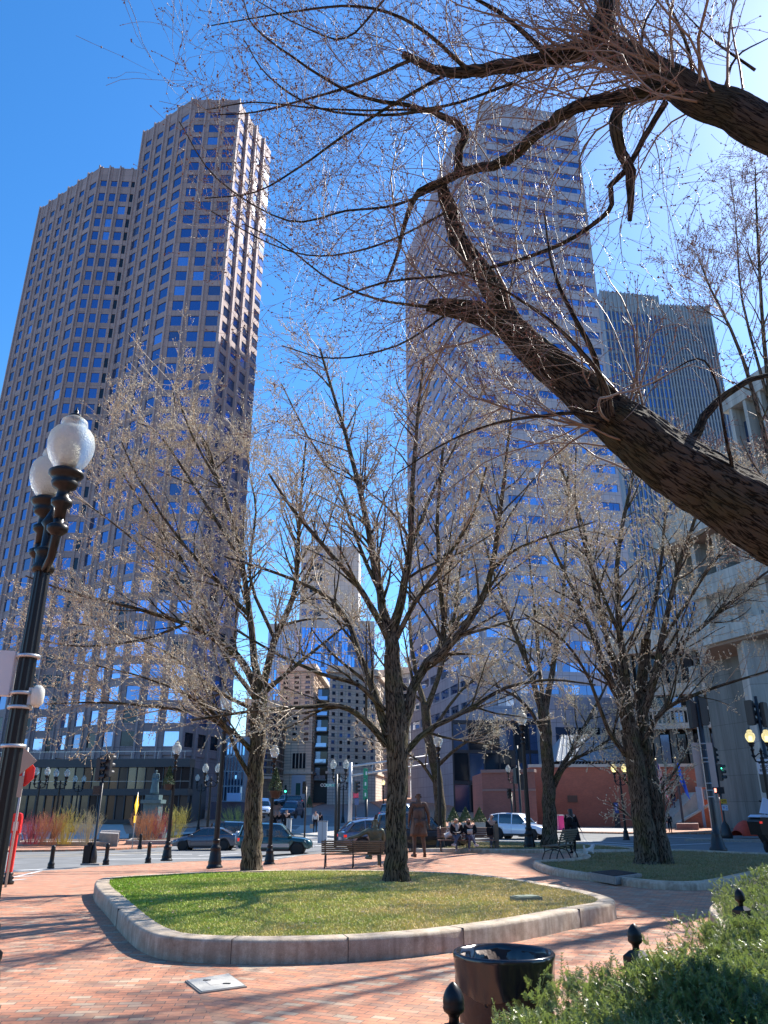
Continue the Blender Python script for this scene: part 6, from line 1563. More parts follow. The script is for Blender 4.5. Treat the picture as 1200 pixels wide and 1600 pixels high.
dome(0, 1.5, 1.3, 1.0, 0, 1).build('red_cover', mat('tent_red', (.55, .05, .02), .6, var=.2), tn, fix=True); dome(.95, 1.1, 1.2, .95, 0, 2).build('entrance', mat('tent_black', (.02, .02, .022), .6), tn, fix=True); dome(2.0, 1.5, 1.1, .55, 0, 3).build('groundsheet', mat('tent_black', (.02, .02, .022), .6), tn, fix=True)
# topiaries in concrete planters behind the bench
for u, lab in ((709, 'clipped cone evergreen in a planter behind the fair haired woman'), (728, 'clipped cone evergreen in a planter behind the dark haired woman'), (750, 'clipped cone evergreen in a planter left of the man on the bench end'), (484 - 2, 'small dark evergreen cone at the foot of the granite building')):
    Yk = 66 if u > 600 else 120; b = Vector((PY(u, 1290, Yk).x, Yk, hz(5, Yk))); r_ = empty('evergreen_planter', b, 0, lab, 'potted tree', 'cone evergreens in planters')
    zb2 = HT(1285 if u > 600 else 1262, Yk) - b.z; MB().prism([(-.4, -.4), (.4, -.4), (.4, .4), (-.4, .4)], 0, zb2).build('planter', M_conc, r_); cone_foliage((0, 0, zb2), .62, HT(1262 if u > 600 else 1244, Yk) - b.z - zb2, 1400, int(u), r_, M_ever2, leaf=.13)
# grey concrete blocks and street cabinets in the middle
for (u0, u1, v0, v1, Yk, lab, cc) in ((447.5, 454.5, 1300, 1280, 60, 'slim pale grey post block left of the walking couple', (.42, .43, .42)), (497, 511, 1300, 1284, 62, 'pair of pale grey newspaper boxes beside the couple in the crosswalk', (.40, .43, .47))):
    a, b = PY(u0, v0, Yk), PY(u1, v0, Yk); r_ = empty('street_cabinet', ((a.x + b.x) / 2, Yk, hz(-5, Yk)), 0, lab, 'cabinet'); h_ = HT(v1, Yk) - hz(-5, Yk); w_ = b.x - a.x
    MB().box((0, 0, h_ / 2), (w_, .5, h_)).build('body', mat('cab%d' % int(u0), cc, .6), r_); MB().box((0, 0, h_ + .03), (w_ + .06, .56, .06)).box((0, -.26, h_ / 2), (.03, .02, h_)).build('lid', mat('cab_dark', (.2, .21, .22), .6), r_)
# small signals down the street
proto_ts = empty('traffic_signal', (X(446, 125, 1240), 125, hz(-15, 125)), 0, 'small distant signal showing green in front of the beige stone block', 'traffic light')
MB().tube([(.15, 0, 0), (.15, 0, 4.6)], .08, 8).build('pole', M_sig, proto_ts); signal_head(proto_ts, (0, 0, 4.5), 0, 'g')
proto_ts.location.z = HT(1237, 125) - 4.1
for u, v, Yk, lab, in ((475.5, 1237, 72, 'signal showing green on a slim black pole between the dark car and the couple'), (796, 1245, 66, 'signal showing green on a post by the shaded brick block')):
    c = copy_tree(proto_ts); c.location = (X(u, Yk, v), Yk, hz(X(u, Yk, v), Yk)); c['label'] = lab; s_ = (HT(v, Yk) - c.location.z) / 4.14; c.scale = (1, 1, s_)
q = Vector((X(815, 62, 1290), 62, hz(8, 62))); r_ = empty('traffic_signal', q, 0, 'dark cluster of signal heads seen from behind beside the tall single lamp', 'traffic light')
MB().lathe([(.3, 0), (.25, .5), (.1, .8), (.09, HT(1165, 62) - q.z)], (0, 0, 0), 12).build('pole', M_sig, r_)
for dx_, v, rz_ in ((-.35, 1185, 170), (.2, 1180, 200), (-.2, 1212, 120), (.3, 1222, 185)): signal_head(r_, (dx_, .05, HT(v, 62) - q.z), R(rz_))
q = Vector((X(571, 85, 1240) - 1, 85, hz(0, 85))); r_ = empty('red_board_sign', (X(556, 85, 1250), 85, hz(-3, 85)), 0, 'small pinkish red sign board on a pole right behind the pale mast', 'sign')
MB().tube([(0, 0, 0), (0, 0, 3.2)], .06, 8).build('pole', M_sig, r_); sign_plate(r_, (0, -.1, HT(1243, 85) - r_.location.z), .55, .55, mat('pink_red', (.7, .08, .14), .5)); sign_plate(r_, (.1, -.1, HT(1252, 85) - r_.location.z), .45, .7, mat('sign_blue2', (.08, .14, .28), .5))
# ---------------------------------------------------------------- vehicles
M_tyre = mat('tyre', (.02, .02, .02), .85); M_rim = mat('alloy', (.42, .43, .45), .3, metal=.8); M_cglass = mat('car_glass', (.02, .03, .035), .06, spec=1.0, coat=.6); M_trim = mat('black_trim', (.02, .02, .022), .5)
M_tail = mat('tail_lamp', (.55, .02, .02), .25, emit=(1, .05, .03), estr=.25); M_head = mat('head_lamp', (.65, .68, .7), .12, spec=1.0, coat=.5); M_chrome = mat('chrome', (.6, .6, .62), .15, metal=1.0); M_plate = mat('number_plate', (.6, .6, .6), .5)
def paint(name, col, metal=.45): return mat(name, col, .28, metal=metal, coat=1.0)
def interp(tab, x):
    for (a, *va), (b, *vb) in zip(tab, tab[1:]):
        if a <= x <= b: t = (x - a) / (b - a); t = t * t * (3 - 2 * t) * .35 + t * .65; return [p + (q - p) * t for p, q in zip(va, vb)]
    return list(tab[-1][1:]) if x > tab[-1][0] else list(tab[0][1:])
CARS = {
    # x, zbottom, zbelt, halfwidth       /  cabin: x, zroof, half width of roof
    'sedan': dict(body=[(-2.3, .42, .92, .70), (-2.2, .30, 1.0, .84), (-1.6, .22, 1.02, .90), (0, .20, .93, .91), (1.1, .20, .90, .91), (1.6, .22, .80, .89), (2.1, .28, .70, .80), (2.28, .40, .58, .62)],
                  cab=[(-1.95, 1.02, .66), (-1.25, 1.36, .60), (-.5, 1.45, .62), (.2, 1.42, .62), (1.15, .92, .68)], wh=(-1.38, 1.42), r=.33, L=4.6),
    'suv': dict(body=[(-2.2, .50, 1.0, .74), (-2.12, .40, 1.08, .86), (-1.5, .30, 1.08, .91), (0, .28, 1.02, .92), (1.0, .28, 1.0, .92), (1.6, .30, .95, .90), (2.05, .36, .82, .82), (2.2, .45, .66, .64)],
                cab=[(-2.12, 1.08, .76), (-1.98, 1.66, .70), (-1.2, 1.76, .71), (.32, 1.72, .70), (1.02, 1.04, .74)], wh=(-1.32, 1.36), r=.36, L=4.4),
    'wagon': dict(body=[(-2.4, .48, .98, .74), (-2.3, .36, 1.04, .86), (-1.6, .26, 1.04, .92), (0, .24, .98, .93), (1.1, .24, .96, .93), (1.7, .26, .88, .90), (2.2, .34, .76, .80), (2.38, .44, .62, .62)],
                  cab=[(-2.3, 1.04, .72), (-1.85, 1.50, .66), (-1.2, 1.62, .68), (.1, 1.60, .68), (1.2, .98, .72)], wh=(-1.42, 1.46), r=.36, L=4.8)}
def make_car(name, kind, pm, label, detail=True, spare=False, rack=False, stripe=None, twotone=None, group=None, cat='car'):
    D = CARS[kind]; root = empty(name, (0, 0, 0), 0, label, cat, group)
    mb = MB(); xs = np.linspace(D['body'][0][0], D['body'][-1][0], 33); rings = []
    for x in xs:
        zb, zt, w = interp(D['body'], x)
        arch = 0
        zb2 = zb
        for wx in D['wh']:
            d = abs(x - wx); rr = D['r'] + .07
            if d < rr: zb2 = max(zb2, D['r'] + math.sqrt(rr * rr - d * d) * .98)
        half = [(0, zb2 + .0), (w * .82, zb2), (w * .97, zb2 + .05), (w, min(zt - .22, zb2 + .25)), (w * .985, zt - .12), (w * .93, zt - .02), (w * .80, zt + .02), (0, zt + .05)]
        rings.append([(x, -y, z) for y, z in half] + [(x, y, z) for y, z in half[-2:0:-1]])
    n = len(rings[0]); vs = [p for r_ in rings for p in r_]; fs = []
    for i in range(len(rings) - 1):
        for k in range(n): fs.append((i * n + k, i * n + (k + 1) % n, (i + 1) * n + (k + 1) % n, (i + 1) * n + k))
    fs += [tuple(range(n)), tuple(reversed(range((len(rings) - 1) * n, len(rings) * n)))]
    mb.add(vs, fs, 0, True); body = mb.build('body', pm, root, fix=True)
    md = body.modifiers.new('e', 'EDGE_SPLIT'); md.split_angle = R(42)
    # cabin glass
    cab = D['cab']; xs = np.linspace(cab[0][0], cab[-1][0], 17); rings = []; roofline = []
    for x in xs:
        zr, wr = interp(cab, x); zb, zt, w = interp(D['body'], x)
        wb = w * .92; zr = max(zr, zt + .01); f = min(1, (zr - zt) / .45); wr2 = lerp(wb, wr, f)
        half = [(wb, zt - .02), (lerp(wb, wr2, .5), lerp(zt, zr, .5)), (wr2, zr - .03 * f), (wr2 * .8, zr + .02 * f), (0, zr + .04 * f)]
        rings.append([(x, -y, z) for y, z in half] + [(x, y, z) for y, z in half[-2::-1]]); roofline.append((x, zr, wr2, wb, zt, f))
    n = len(rings[0]); mb = MB(); vs = [p for r_ in rings for p in r_]; fs = []
    for i in range(len(rings) - 1):
        for k in range(n - 1): fs.append((i * n + k, i * n + k + 1, (i + 1) * n + k + 1, (i + 1) * n + k))
    fs += [tuple(range(n)), tuple(reversed(range((len(rings) - 1) * n, len(rings) * n)))]
    mb.add(vs, fs, 0, True); mb.build('windows', M_cglass, root, fix=True)
    # roof skin and pillars
    mb = MB(); top = [q for q in roofline if q[5] > .80]; vs = []
    for (x, zr, wr2, wb, zt, f) in top: vs += [(x, -wr2 * 1.01, zr - .035), (x, -wr2 * .8, zr + .03), (x, 0, zr + .052), (x, wr2 * .8, zr + .03), (x, wr2 * 1.01, zr - .035)]
    fs = [(i * 5 + k, i * 5 + k + 1, (i + 1) * 5 + k + 1, (i + 1) * 5 + k) for i in range(len(top) - 1) for k in range(4)]
    mb.add(vs, fs, 0, True)
    for s in (-1, 1):
        def side(x, t): q = interp([(a, b_, c_, d_, e_) for a, b_, c_, d_, e_, f_ in roofline], x); return (x, s * lerp(q[2], q[1], t) * 1.01, lerp(q[3], q[0] - .03, t))
        f0, f1 = top[0], top[-1]
        mb.beam((roofline[-1][0], s * roofline[-1][3], roofline[-1][4]), (f1[0], s * f1[2], f1[1]), .07, .05)
        mb.beam((roofline[0][0], s * roofline[0][3], roofline[0][4]), (f0[0], s * f0[2], f0[1]), .16, .06)
        for xx in ((-.25,) if kind == 'sedan' else (-.2, -1.25)): mb.beam(side(xx, 0), side(xx, 1), .07, .03)
        for a, b_ in zip(roofline, roofline[1:]): mb.beam((a[0], s * a[3] * 1.0, a[4]), (b_[0], s * b_[3] * 1.0, b_[4]), .03, .03)
    mb.build('roof', pm, root)
    # wheels
    for wx in D['wh']:
        for s in (-1, 1):
            w = interp(D['body'], wx)[2]; r = D['r']
            wo = MB().lathe([(r * .62, -.11), (r * .95, -.11), (r, -.07), (r, .07), (r * .95, .11), (r * .62, .11)], (0, 0, 0), 24).build('tyre', M_tyre, root)
            wo.name = 'wheel'; wo.location = (wx, s * (w - .10), r); wo.rotation_euler = (math.pi / 2 * s * -1, 0, 0)
            rm = MB().lathe([(.0, .03), (r * .55, .03), (r * .60, .075), (r * .67, .095), (r * .67, .02), (.0, .0)], (0, 0, 0), 24); 
            for k in range(5 if kind != 'wagon' else 10):
                a = 2 * math.pi * k / (5 if kind != 'wagon' else 10); rm.beam((0, 0, .075), (math.cos(a) * r * .63, math.sin(a) * r * .63, .065), .075 if kind != 'wagon' else .04, .03)
            rm.lathe([(0, .09), (r * .14, .088), (r * .16, .06)], (0, 0, 0), 12); rm.build('rim', M_rim, wo)
            MB().lathe([(0, -.10), (r * .95, -.105), (r + .065, -.12), (r + .065, .02), (r + .03, .035), (r + .03, -.09)], (0, 0, 0), 20).build('wheel_arch', M_trim, root).matrix_parent_inverse = Matrix.Translation((wx, s * (w - .04), r)) @ Matrix.Rotation(-math.pi / 2 * s, 4, 'X')
    xf, xr = D['body'][-1][0], D['body'][0][0]
    for s in (-1, 1):
        zb, zt, w = interp(D['body'], xf - .22); MB().add([(xf - .42, s * w * 1.045, zt - .02), (xf - .05, s * w * .66, zt - .08), (xf - .0, s * w * .62, zt - .22), (xf - .28, s * w * 1.01, zt - .20), (xf - .5, s * w * .9, zt - .04), (xf - .1, s * w * .5, zt - .10), (xf - .1, s * w * .5, zt - .22), (xf - .5, s * w * .9, zt - .2)], [(0, 1, 2, 3), (0, 4, 5, 1), (1, 5, 6, 2), (3, 2, 6, 7), (0, 3, 7, 4)]).build('headlight', M_head, root, fix=True)
        zb, zt, w = interp(D['body'], xr + .15); MB().box((xr + .10, s * w * .86, zt - .20), (.2, w * .24, .18 if kind == 'suv' else .12)).build('tail_light', M_tail, root)
        mo_ = interp(D['body'], .95); MB().ball((.85, s * (mo_[2] + .10), mo_[1] + .08), .11, 8, sz=.7).beam((.9, s * mo_[2] * .92, mo_[1]), (.87, s * (mo_[2] + .06), mo_[1] + .05), .04, .03).build('mirror', pm, root)
        w0 = interp(D['body'], 0)
        dl = MB()
        for xx in (-.95, -.22, .88): dl.beam((xx, s * (w0[2] + .001), w0[0] + .18), (xx, s * (w0[2] * .985), w0[1] - .12), .012, .008)
        dl.build('door_seam', M_trim, root)
        hd = MB();
        for xx in (-.75, .05): hd.beam((xx, s * (w0[2] + .012), w0[1] - .16), (xx + .16, s * (w0[2] + .012), w0[1] - .16), .02, .025)
        hd.build('door_handle', pm if not twotone else M_trim, root)
        MB().beam((D['wh'][0] + .5, s * w0[2] * .93, w0[0] + .04), (D['wh'][1] - .5, s * w0[2] * .93, w0[0] + .04), .12, .14).build('sill', M_trim, root)
        if twotone: MB().beam((-.95, s * (w0[2] + .015), w0[0] + .28), (.88, s * (w0[2] + .015), w0[0] + .28), .02, .19).build('side_panel', twotone, root)
    zb, zt, w = interp(D['body'], xf); MB().box((xf - .03, 0, zb + .1), (.10, w * 1.2, .16)).build('grille', M_trim, root); MB().box((xf + .02, 0, zb + .02), (.06, .5, .12)).build('number_plate', M_plate, root)
    zb, zt, w = interp(D['body'], xr); MB().box((xr + .04, 0, zb - .02), (.22, w * 1.9, .2)).build('bumper', twotone or pm, root); MB().box((xr - .03, 0, zt - .28), (.05, .5, .13)).build('number_plate', M_plate, root)
    MB().box((xr + .35, 0, interp(D['body'], xr + .3)[0] + .1), (.3, 1.0, .15)).box((0, 0, .32), (3.0, 1.2, .15)).build('underside', M_trim, root)
    if spare:
        sp = MB().lathe([(0, .12), (.30, .12), (.35, .09), (.36, 0), (.35, -.09), (0, -.09)], (0, 0, 0), 24).build('spare_wheel', mat('spare_cover', (.42, .43, .45), .35, metal=.4), root); sp.matrix_parent_inverse = Matrix.Translation((xr - .12, .12, .98)) @ Matrix.Rotation(-math.pi / 2, 4, 'Y')
    if rack:
        for s in (-1, 1): MB().tube([(-1.7, s * .62, 1.66), (-1.6, s * .62, 1.71), (.1, s * .62, 1.73), (.25, s * .62, 1.67)], .02, 6).build('roof_rail', M_chrome, root)
    return root
def put(c, u, v, heading, off=-.12, Y_=None):
    p = G(u, v, off) if Y_ is None else Vector((X(u, Y_, v), Y_, hz(X(u, Y_, v), Y_) + off)); c.location = p; c.rotation_euler = (0, 0, heading); return c
# headings: 0 = pointing right (+X)
M_dteal = paint('teal_paint', (.012, .075, .085)); M_greyp = paint('grey_paint', (.075, .09, .12)); M_blackp = paint('black_paint', (.015, .017, .022)); M_silver = paint('blue_silver_paint', (.12, .16, .24)); M_whitep = paint('white_paint', (.62, .68, .78), .1)
c = make_car('parked_car', 'suv', M_dteal, 'dark teal compact off-roader', spare=True, twotone=mat('lower_silver', (.42, .40, .40), .4, metal=.4), rack=True)
put(c, 430, 1336, R(2)); c['label'] = 'dark teal compact off-roader with silver panels and a rear spare wheel, behind the left tree'
c = make_car('parked_car', 'sedan', M_greyp, 'blue grey sedan facing left between the two left lamp posts'); put(c, 322, 1328, R(178))
c = make_car('parked_car', 'suv', M_blackp, 'dark estate car seen from its tail between the grey sedan and the teal car'); q = G(366, 1328, -.12); put(c, 370, 1326, R(20)); c.location.y += 2.2; c.location.x = X(372, c.location.y, 1320)
c = make_car('parked_car', 'wagon', M_silver, 'blue silver estate car with lit tail light and roof rails behind the slatted bench', rack=True); put(c, 548, 1322, R(14)); c.location = (X(600, 45, 1310), 45.0, hz(0, 45) - .12); c.rotation_euler = (0, 0, R(16))
c = make_car('moving_car', 'suv', M_whitep, 'white compact crossover turning in the shaded road right of the benches'); put(c, 797, 1311, R(-28)); Yc = 61.0; c.location = (X(812, Yc, 1308), Yc, hz(9, Yc) - .12)
c.rotation_euler = (0, 0, R(-34))
c = make_car('parked_car', 'suv', M_blackp, 'dark car mostly hidden behind the standing bronze statue'); c.location = (X(655, 39, 1320), 39, hz(1.7, 39) - .12); c.rotation_euler = (0, 0, R(8))
c = make_car('moving_car', 'wagon', paint('steel_paint', (.10, .14, .20)), 'steel blue car behind the estate car, seen past the seated statue', rack=False); c.location = (X(600, 56, 1310), 56, hz(0, 56) - .12); c.rotation_euler = (0, 0, R(12))
# far traffic
far = make_car('moving_car', 'suv', paint('navy_paint', (.035, .05, .085)), 'dark blue car driving towards the viewer down the middle street'); Yc = 92; far.location = (X(456, Yc, 1275), Yc, hz(-10, Yc) - .12); far.location.z = HT(1278, Yc); far.rotation_euler = (0, 0, R(-100))
for u, v, Yc, lab, rz, ml in ((453, 1259, 150, 'small black car parked in front of the pale arched doorway', -170, None), (443, 1258, 152, 'small pale car parked left of the black one by the beige building', -175, M_whitep), (408, 1276, 84, 'white car just behind the left tree trunk, right side', -80, M_whitep), (633, 1288, 74, 'pale car glimpsed between the central trunk and the statue', -20, M_silver)):
    c = copy_tree(far); c.location = (X(u, Yc, v), Yc, max(HT(v, Yc), hz(X(u, Yc, v), Yc) - .12)); c.rotation_euler = (0, 0, R(rz)); c['label'] = lab
    if ml:
        for ch in c.children:
            if ch.name.split('.')[0] in ('body', 'roof', 'mirror', 'bumper'): ch.data = ch.data.copy(); ch.data.materials[0] = ml
# motor scooter at the right edge
mr_ = empty('parked_scooter', (0, 0, 0), 0, 'dark scooter with a top case and yellow reflector at the right edge', 'scooter')
Yc = 29.5; mr_.location = (X(1203, Yc, 1335), Yc, hz(16, Yc)); mr_.rotation_euler = (0, 0, R(10)); mr_.scale = (1.15, 1.15, 1.15)
MB().prism_y([(-.34, .62), (.34, .62), (.38, 1.0), (.30, 1.12), (-.30, 1.12), (-.40, 1.0)], -.3, .3).build('case', M_black, mr_, fix=True); MB().prism_y([(-.36, 1.13), (.36, 1.13), (.25, 1.2), (-.25, 1.2)], -.3, .3).build('case_lid', mat('scooter_pale', (.42, .52, .66), .4), mr_, fix=True)
MB().add([(-.12, -.31, .72), (.24, -.31, .72), (.14, -.31, .88), (0, -.31, .92), (-.12, -.29, .72), (.24, -.29, .72), (.14, -.29, .88), (0, -.29, .92)], [(0, 1, 2, 3), (0, 4, 5, 1), (3, 2, 6, 7)]).build('reflector', mat('hi_vis', (.75, .75, .10), .5, emit=(.7, .75, .1), estr=.0), mr_)
MB().box((-.34, -.31, .98), (.08, .03, .06)).build('tail_light', M_tail, mr_)
MB().prism_y([(-.2, .62), (.3, .62), (.34, .3), (.1, .2), (-.05, .35)], -.18, .18).build('body', M_black, mr_, fix=True); MB().tube([(.1, .0, 1.15), (.25, .1, 1.55), (.0, .1, 1.6)], .03, 6).build('handlebar', M_black, mr_)
w_ = MB().lathe([(0, -.04), (.18, -.06), (.26, -.06), (.28, 0), (.26, .06), (.18, .06), (0, .04)], (0, 0, 0), 20).build('wheel', M_tyre, mr_); w_.matrix_parent_inverse = Matrix.Translation((.12, 0, .28)) @ Matrix.Rotation(math.pi / 2, 4, 'X')
MB().prism_y([(-.1, 1.25), (.3, 1.2), (.3, 1.6), (.1, 1.7)], -.05, .05).build('windscreen', mat('scooter_pale', (.42, .52, .66), .3), mr_, fix=True)

# ---------------------------------------------------------------- park benches
M_slat = mat('weathered_slat', (.135, .115, .075), .75, var=.3, vscale=5, bump=.3, stretch=(1, 12, 12)); M_iron = mat('bench_iron', (.02, .022, .025), .45)
def make_bench(label, loc, rz, L_=1.85, mid=True, slatm=None):
    """sits facing +Y, back towards -Y"""
    r_ = empty('park_bench', loc, rz, label, 'bench', 'slatted park benches')
    for k in range(6): y = -.20 + .095 * k; MB().box((0, y, .445 + (.012 if k == 5 else 0) - .004 * k), (L_, .07, .032)).build('seat_slat', slatm or M_slat, r_)
    for k in range(6): z = .52 + .068 * k; MB().box((0, -.235 - .035 * k, z + .02), (L_, .03, .05), M=Matrix.Rotation(R(-14), 3, 'X')).build('back_slat', slatm or M_slat, r_)
    for x in ([-L_ / 2 + .12, 0, L_ / 2 - .12] if mid else [-L_ / 2 + .12, L_ / 2 - .12]):
        f = MB()
        f.tube([(x, .36, .0), (x, .33, .12), (x, .25, .28), (x, .26, .42)], [.022, .02, .02, .022], 6).tube([(x, .26, .415), (x, -.22, .40)], .02, 6)
        f.tube([(x, -.38, .0), (x, -.33, .14), (x, -.24, .32), (x, -.21, .44), (x, -.30, .68), (x, -.42, .95)], .022, 6).tube([(x, .25, .28), (x, .0, .36), (x, -.24, .30)], .014, 6)
        f.build('end_frame', M_iron, r_)
    return r_
bq = G(551, 1356.5, 0)
sA, sB = G(512, 1356), G(592, 1357)
L_b = (X(602, bq.y, 1330) - X(503, bq.y, 1330)); bench1 = make_bench('olive slatted bench seen from behind with the seated bronze man, back of the front lawn', (bq.x, bq.y + .3, hz(bq.x, bq.y)), 0, L_=L_b)
hs = (HT(1310, bq.y) - bq.z) / .98; bench1.scale = (1, hs, hs)
b2q = G(731, 1331, 0); L_2 = X(774, b2q.y, 1310) - X(682, b2q.y, 1310)
bench2 = make_bench('slatted bench facing the viewer where two women sit reading', (b2q.x, b2q.y + .05, hz(b2q.x, b2q.y)), math.pi, L_=L_2, slatm=mat('red_slat', (.20, .12, .09), .7, var=.3, vscale=6)); 
hs2 = (HT(1295, b2q.y) - b2q.z) / .98; bench2.scale = (1, max(1, hs2), max(1, hs2) * .97)
b3q = G(872, 1345, 0); bench3 = make_bench('dark slatted bench seen from its end beside the dog walker', (b3q.x + .1, b3q.y + .1, hz(b3q.x, b3q.y)), R(62), L_=1.9); bench3.scale = (1.0, 1.0, 1.05)
# ---------------------------------------------------------------- people, statues, dog
def skin(name, J, E, m, parent, root=None, sub=2, label=None):
    names = list(J); me = bpy.data.meshes.new(name)
    me.from_pydata([J[k][0] for k in names], [(names.index(a), names.index(b)) for a, b in E], [])
    o = bpy.data.objects.new(name, me); COL.objects.link(o)
    md = o.modifiers.new('skin', 'SKIN'); md.use_smooth_shade = True; md.branch_smoothing = .6
    sv = me.skin_vertices[0].data
    for i, k in enumerate(names):
        r = J[k][1]; sv[i].radius = (r, r) if not hasattr(r, '__len__') else r; sv[i].use_root = (k == (root or names[0]))
    s = o.modifiers.new('sub', 'SUBSURF'); s.levels = sub; s.render_levels = sub
    dg = bpy.context.evaluated_depsgraph_get(); dg.update()
    m2 = bpy.data.meshes.new_from_object(o.evaluated_get(dg)); bpy.data.objects.remove(o); bpy.data.meshes.remove(me)
    m2.materials.clear(); m2.materials.append(m); m2.polygons.foreach_set('use_smooth', [True] * len(m2.polygons))
    return link(name, m2, parent, label)
def hand(J, E, wrist, palm_dir, spread, side, key, curl=.25, s=1.0):
    """adds palm, five unequal curved fingers to a joint table"""
    w = Vector(wrist); d = Vector(palm_dir).normalized(); sp = Vector(spread).normalized(); nrm = d.cross(sp).normalized()
    J[key + 'palm'] = (tuple(w + d * .055 * s), (.030 * s, .018 * s)); E.append((key, key + 'palm'))
    for i, (L_, off) in enumerate(((.070, -.030), (.080, -.010), (.075, .010), (.058, .028))):
        a = w + d * .085 * s + sp * off * s; b = a + d * L_ * .5 * s + nrm * curl * L_ * .3; c_ = b + d * L_ * .45 * s + nrm * curl * L_ * .8
        J[f'{key}f{i}a'] = (tuple(a), .009 * s); J[f'{key}f{i}b'] = (tuple(b), .008 * s); J[f'{key}f{i}c'] = (tuple(c_), .007 * s)
        E += [(key + 'palm', f'{key}f{i}a'), (f'{key}f{i}a', f'{key}f{i}b'), (f'{key}f{i}b', f'{key}f{i}c')]
    a = w + d * .03 * s - sp * .032 * s; b = a + d * .03 * s - sp * .022 * s; J[key + 't1'] = (tuple(a), .010 * s); J[key + 't2'] = (tuple(b + nrm * .01), .008 * s); E += [(key + 'palm', key + 't1'), (key + 't1', key + 't2')]
STAND = dict(pelvis=(0, 0, .95), waist=(0, 0, 1.08), chest=(0, .0, 1.30), neck=(0, -.005, 1.47), head=(0, .015, 1.57), crown=(0, .01, 1.66), shL=(-.17, 0, 1.41), elL=(-.22, -.02, 1.13), wrL=(-.22, .06, .88), shR=(.17, 0, 1.41), elR=(.22, -.02, 1.13), wrR=(.22, .06, .88),
             hipL=(-.09, 0, .92), knL=(-.10, .02, .50), anL=(-.10, -.02, .09), toL=(-.12, .14, .04), hipR=(.09, 0, .92), knR=(.10, .02, .50), anR=(.10, -.02, .09), toR=(.12, .14, .04))
RAD = dict(pelvis=(.155, .11), waist=(.135, .095), chest=(.165, .105), neck=.052, head=(.072, .088), crown=(.066, .078), sh=.066, el=.042, wr=.028, hip=.088, kn=.056, an=.038, to=.036)
EDG = [('pelvis', 'waist'), ('waist', 'chest'), ('chest', 'neck'), ('neck', 'head'), ('head', 'crown'), ('chest', 'shL'), ('shL', 'elL'), ('elL', 'wrL'), ('chest', 'shR'), ('shR', 'elR'), ('elR', 'wrR'), ('pelvis', 'hipL'), ('hipL', 'knL'), ('knL', 'anL'), ('anL', 'toL'), ('pelvis', 'hipR'), ('hipR', 'knR'), ('knR', 'anR'), ('anR', 'toR')]
def rad(k, f=1.0):
    b = k[:-1] if k[-1] in 'LR' else k; r = RAD[b]; return tuple(x * f for x in r) if hasattr(r, '__len__') else r * f
def face(root, hc, yaw_v, skin_m, s=1.0):
    """nose, ears, eyes and mouth on the head; hc = head centre, faces yaw_v"""
    f = Vector(yaw_v).normalized(); r = Vector((f.y, -f.x, 0)).normalized(); c = Vector(hc)
    n = MB(); n.add([c + f * .085 * s + Vector((0, 0, .03)) * s, c + f * .085 * s - r * .016 * s - Vector((0, 0, .018)) * s, c + f * .085 * s + r * .016 * s - Vector((0, 0, .018)) * s, c + f * .115 * s - Vector((0, 0, .012)) * s], [(0, 1, 3), (0, 3, 2), (1, 2, 3), (0, 2, 1)]); n.build('nose', skin_m, root)
    for k in (-1, 1): MB().ball(c + r * k * .078 * s, .020 * s, 8, sz=1.5).build('ear', skin_m, root); MB().ball(c + f * .080 * s + r * k * .031 * s + Vector((0, 0, .025)) * s, .012 * s, 8).build('eye', M_ink, root)
    MB().box(c + f * .086 * s - Vector((0, 0, .045)) * s, (.04 * s, .012 * s, .009 * s)).build('mouth', mat('lips', (.35, .12, .10), .5), root)
def figure(pose, loc, rz, label, skin_m, parts, s=1.0, hands=True, cat='person', name='person', faces=True, fdir=(0, 1, 0), hscale=1.0, handdir=None):
    root = empty(name, loc, rz, label, cat); root.scale = (s, s, s)
    P = dict(STAND); P.update(pose); J = {k: (P[k], rad(k)) for k in P}; E = list(EDG)
    if hands:
        for sd_ in 'LR':
            w, e_ = Vector(P['wr' + sd_]), Vector(P['el' + sd_]); d = (w - e_).normalized(); hd = (handdir or {}).get(sd_, d)
            spv = Vector((0, 1, 0)) if abs(Vector(hd).normalized().y) < .8 else Vector((1, 0, 0))
            hand(J, E, w, hd, spv, sd_, 'wr' + sd_, s=hscale)
    skin('body', J, E, skin_m, root, 'pelvis')
    if faces: face(root, P['head'], fdir, skin_m)
    for nm, keys, f, m, extra in parts:
        keys = keys.split(); J2 = {k: (P[k], rad(k, f)) for k in keys}
        for k, v in extra.items(): J2[k] = v
        E2 = [e_ for e_ in EDG if e_[0] in J2 and e_[1] in J2] + [(a, b) for a, b in extra.get('_e', [])] if '_e' in extra else [e_ for e_ in EDG if e_[0] in J2 and e_[1] in J2]
        J2.pop('_e', None)
        if not E2: continue
        skin(nm, J2, E2, m, root, keys[0], sub=2)
    return root, P
def shoes(root, P, m, f=1.3):
    for sd_ in 'LR': a, t = Vector(P['an' + sd_]), Vector(P['to' + sd_]); skin('shoe', {'a': (tuple(a - Vector((0, 0, .02))), .045), 'h': (tuple(a + (a - t) * .25 - Vector((0, 0, .035))), .04), 't': (tuple(t), (.042, .032))}, [('h', 'a'), ('a', 't')], m, root, 'a', 1)
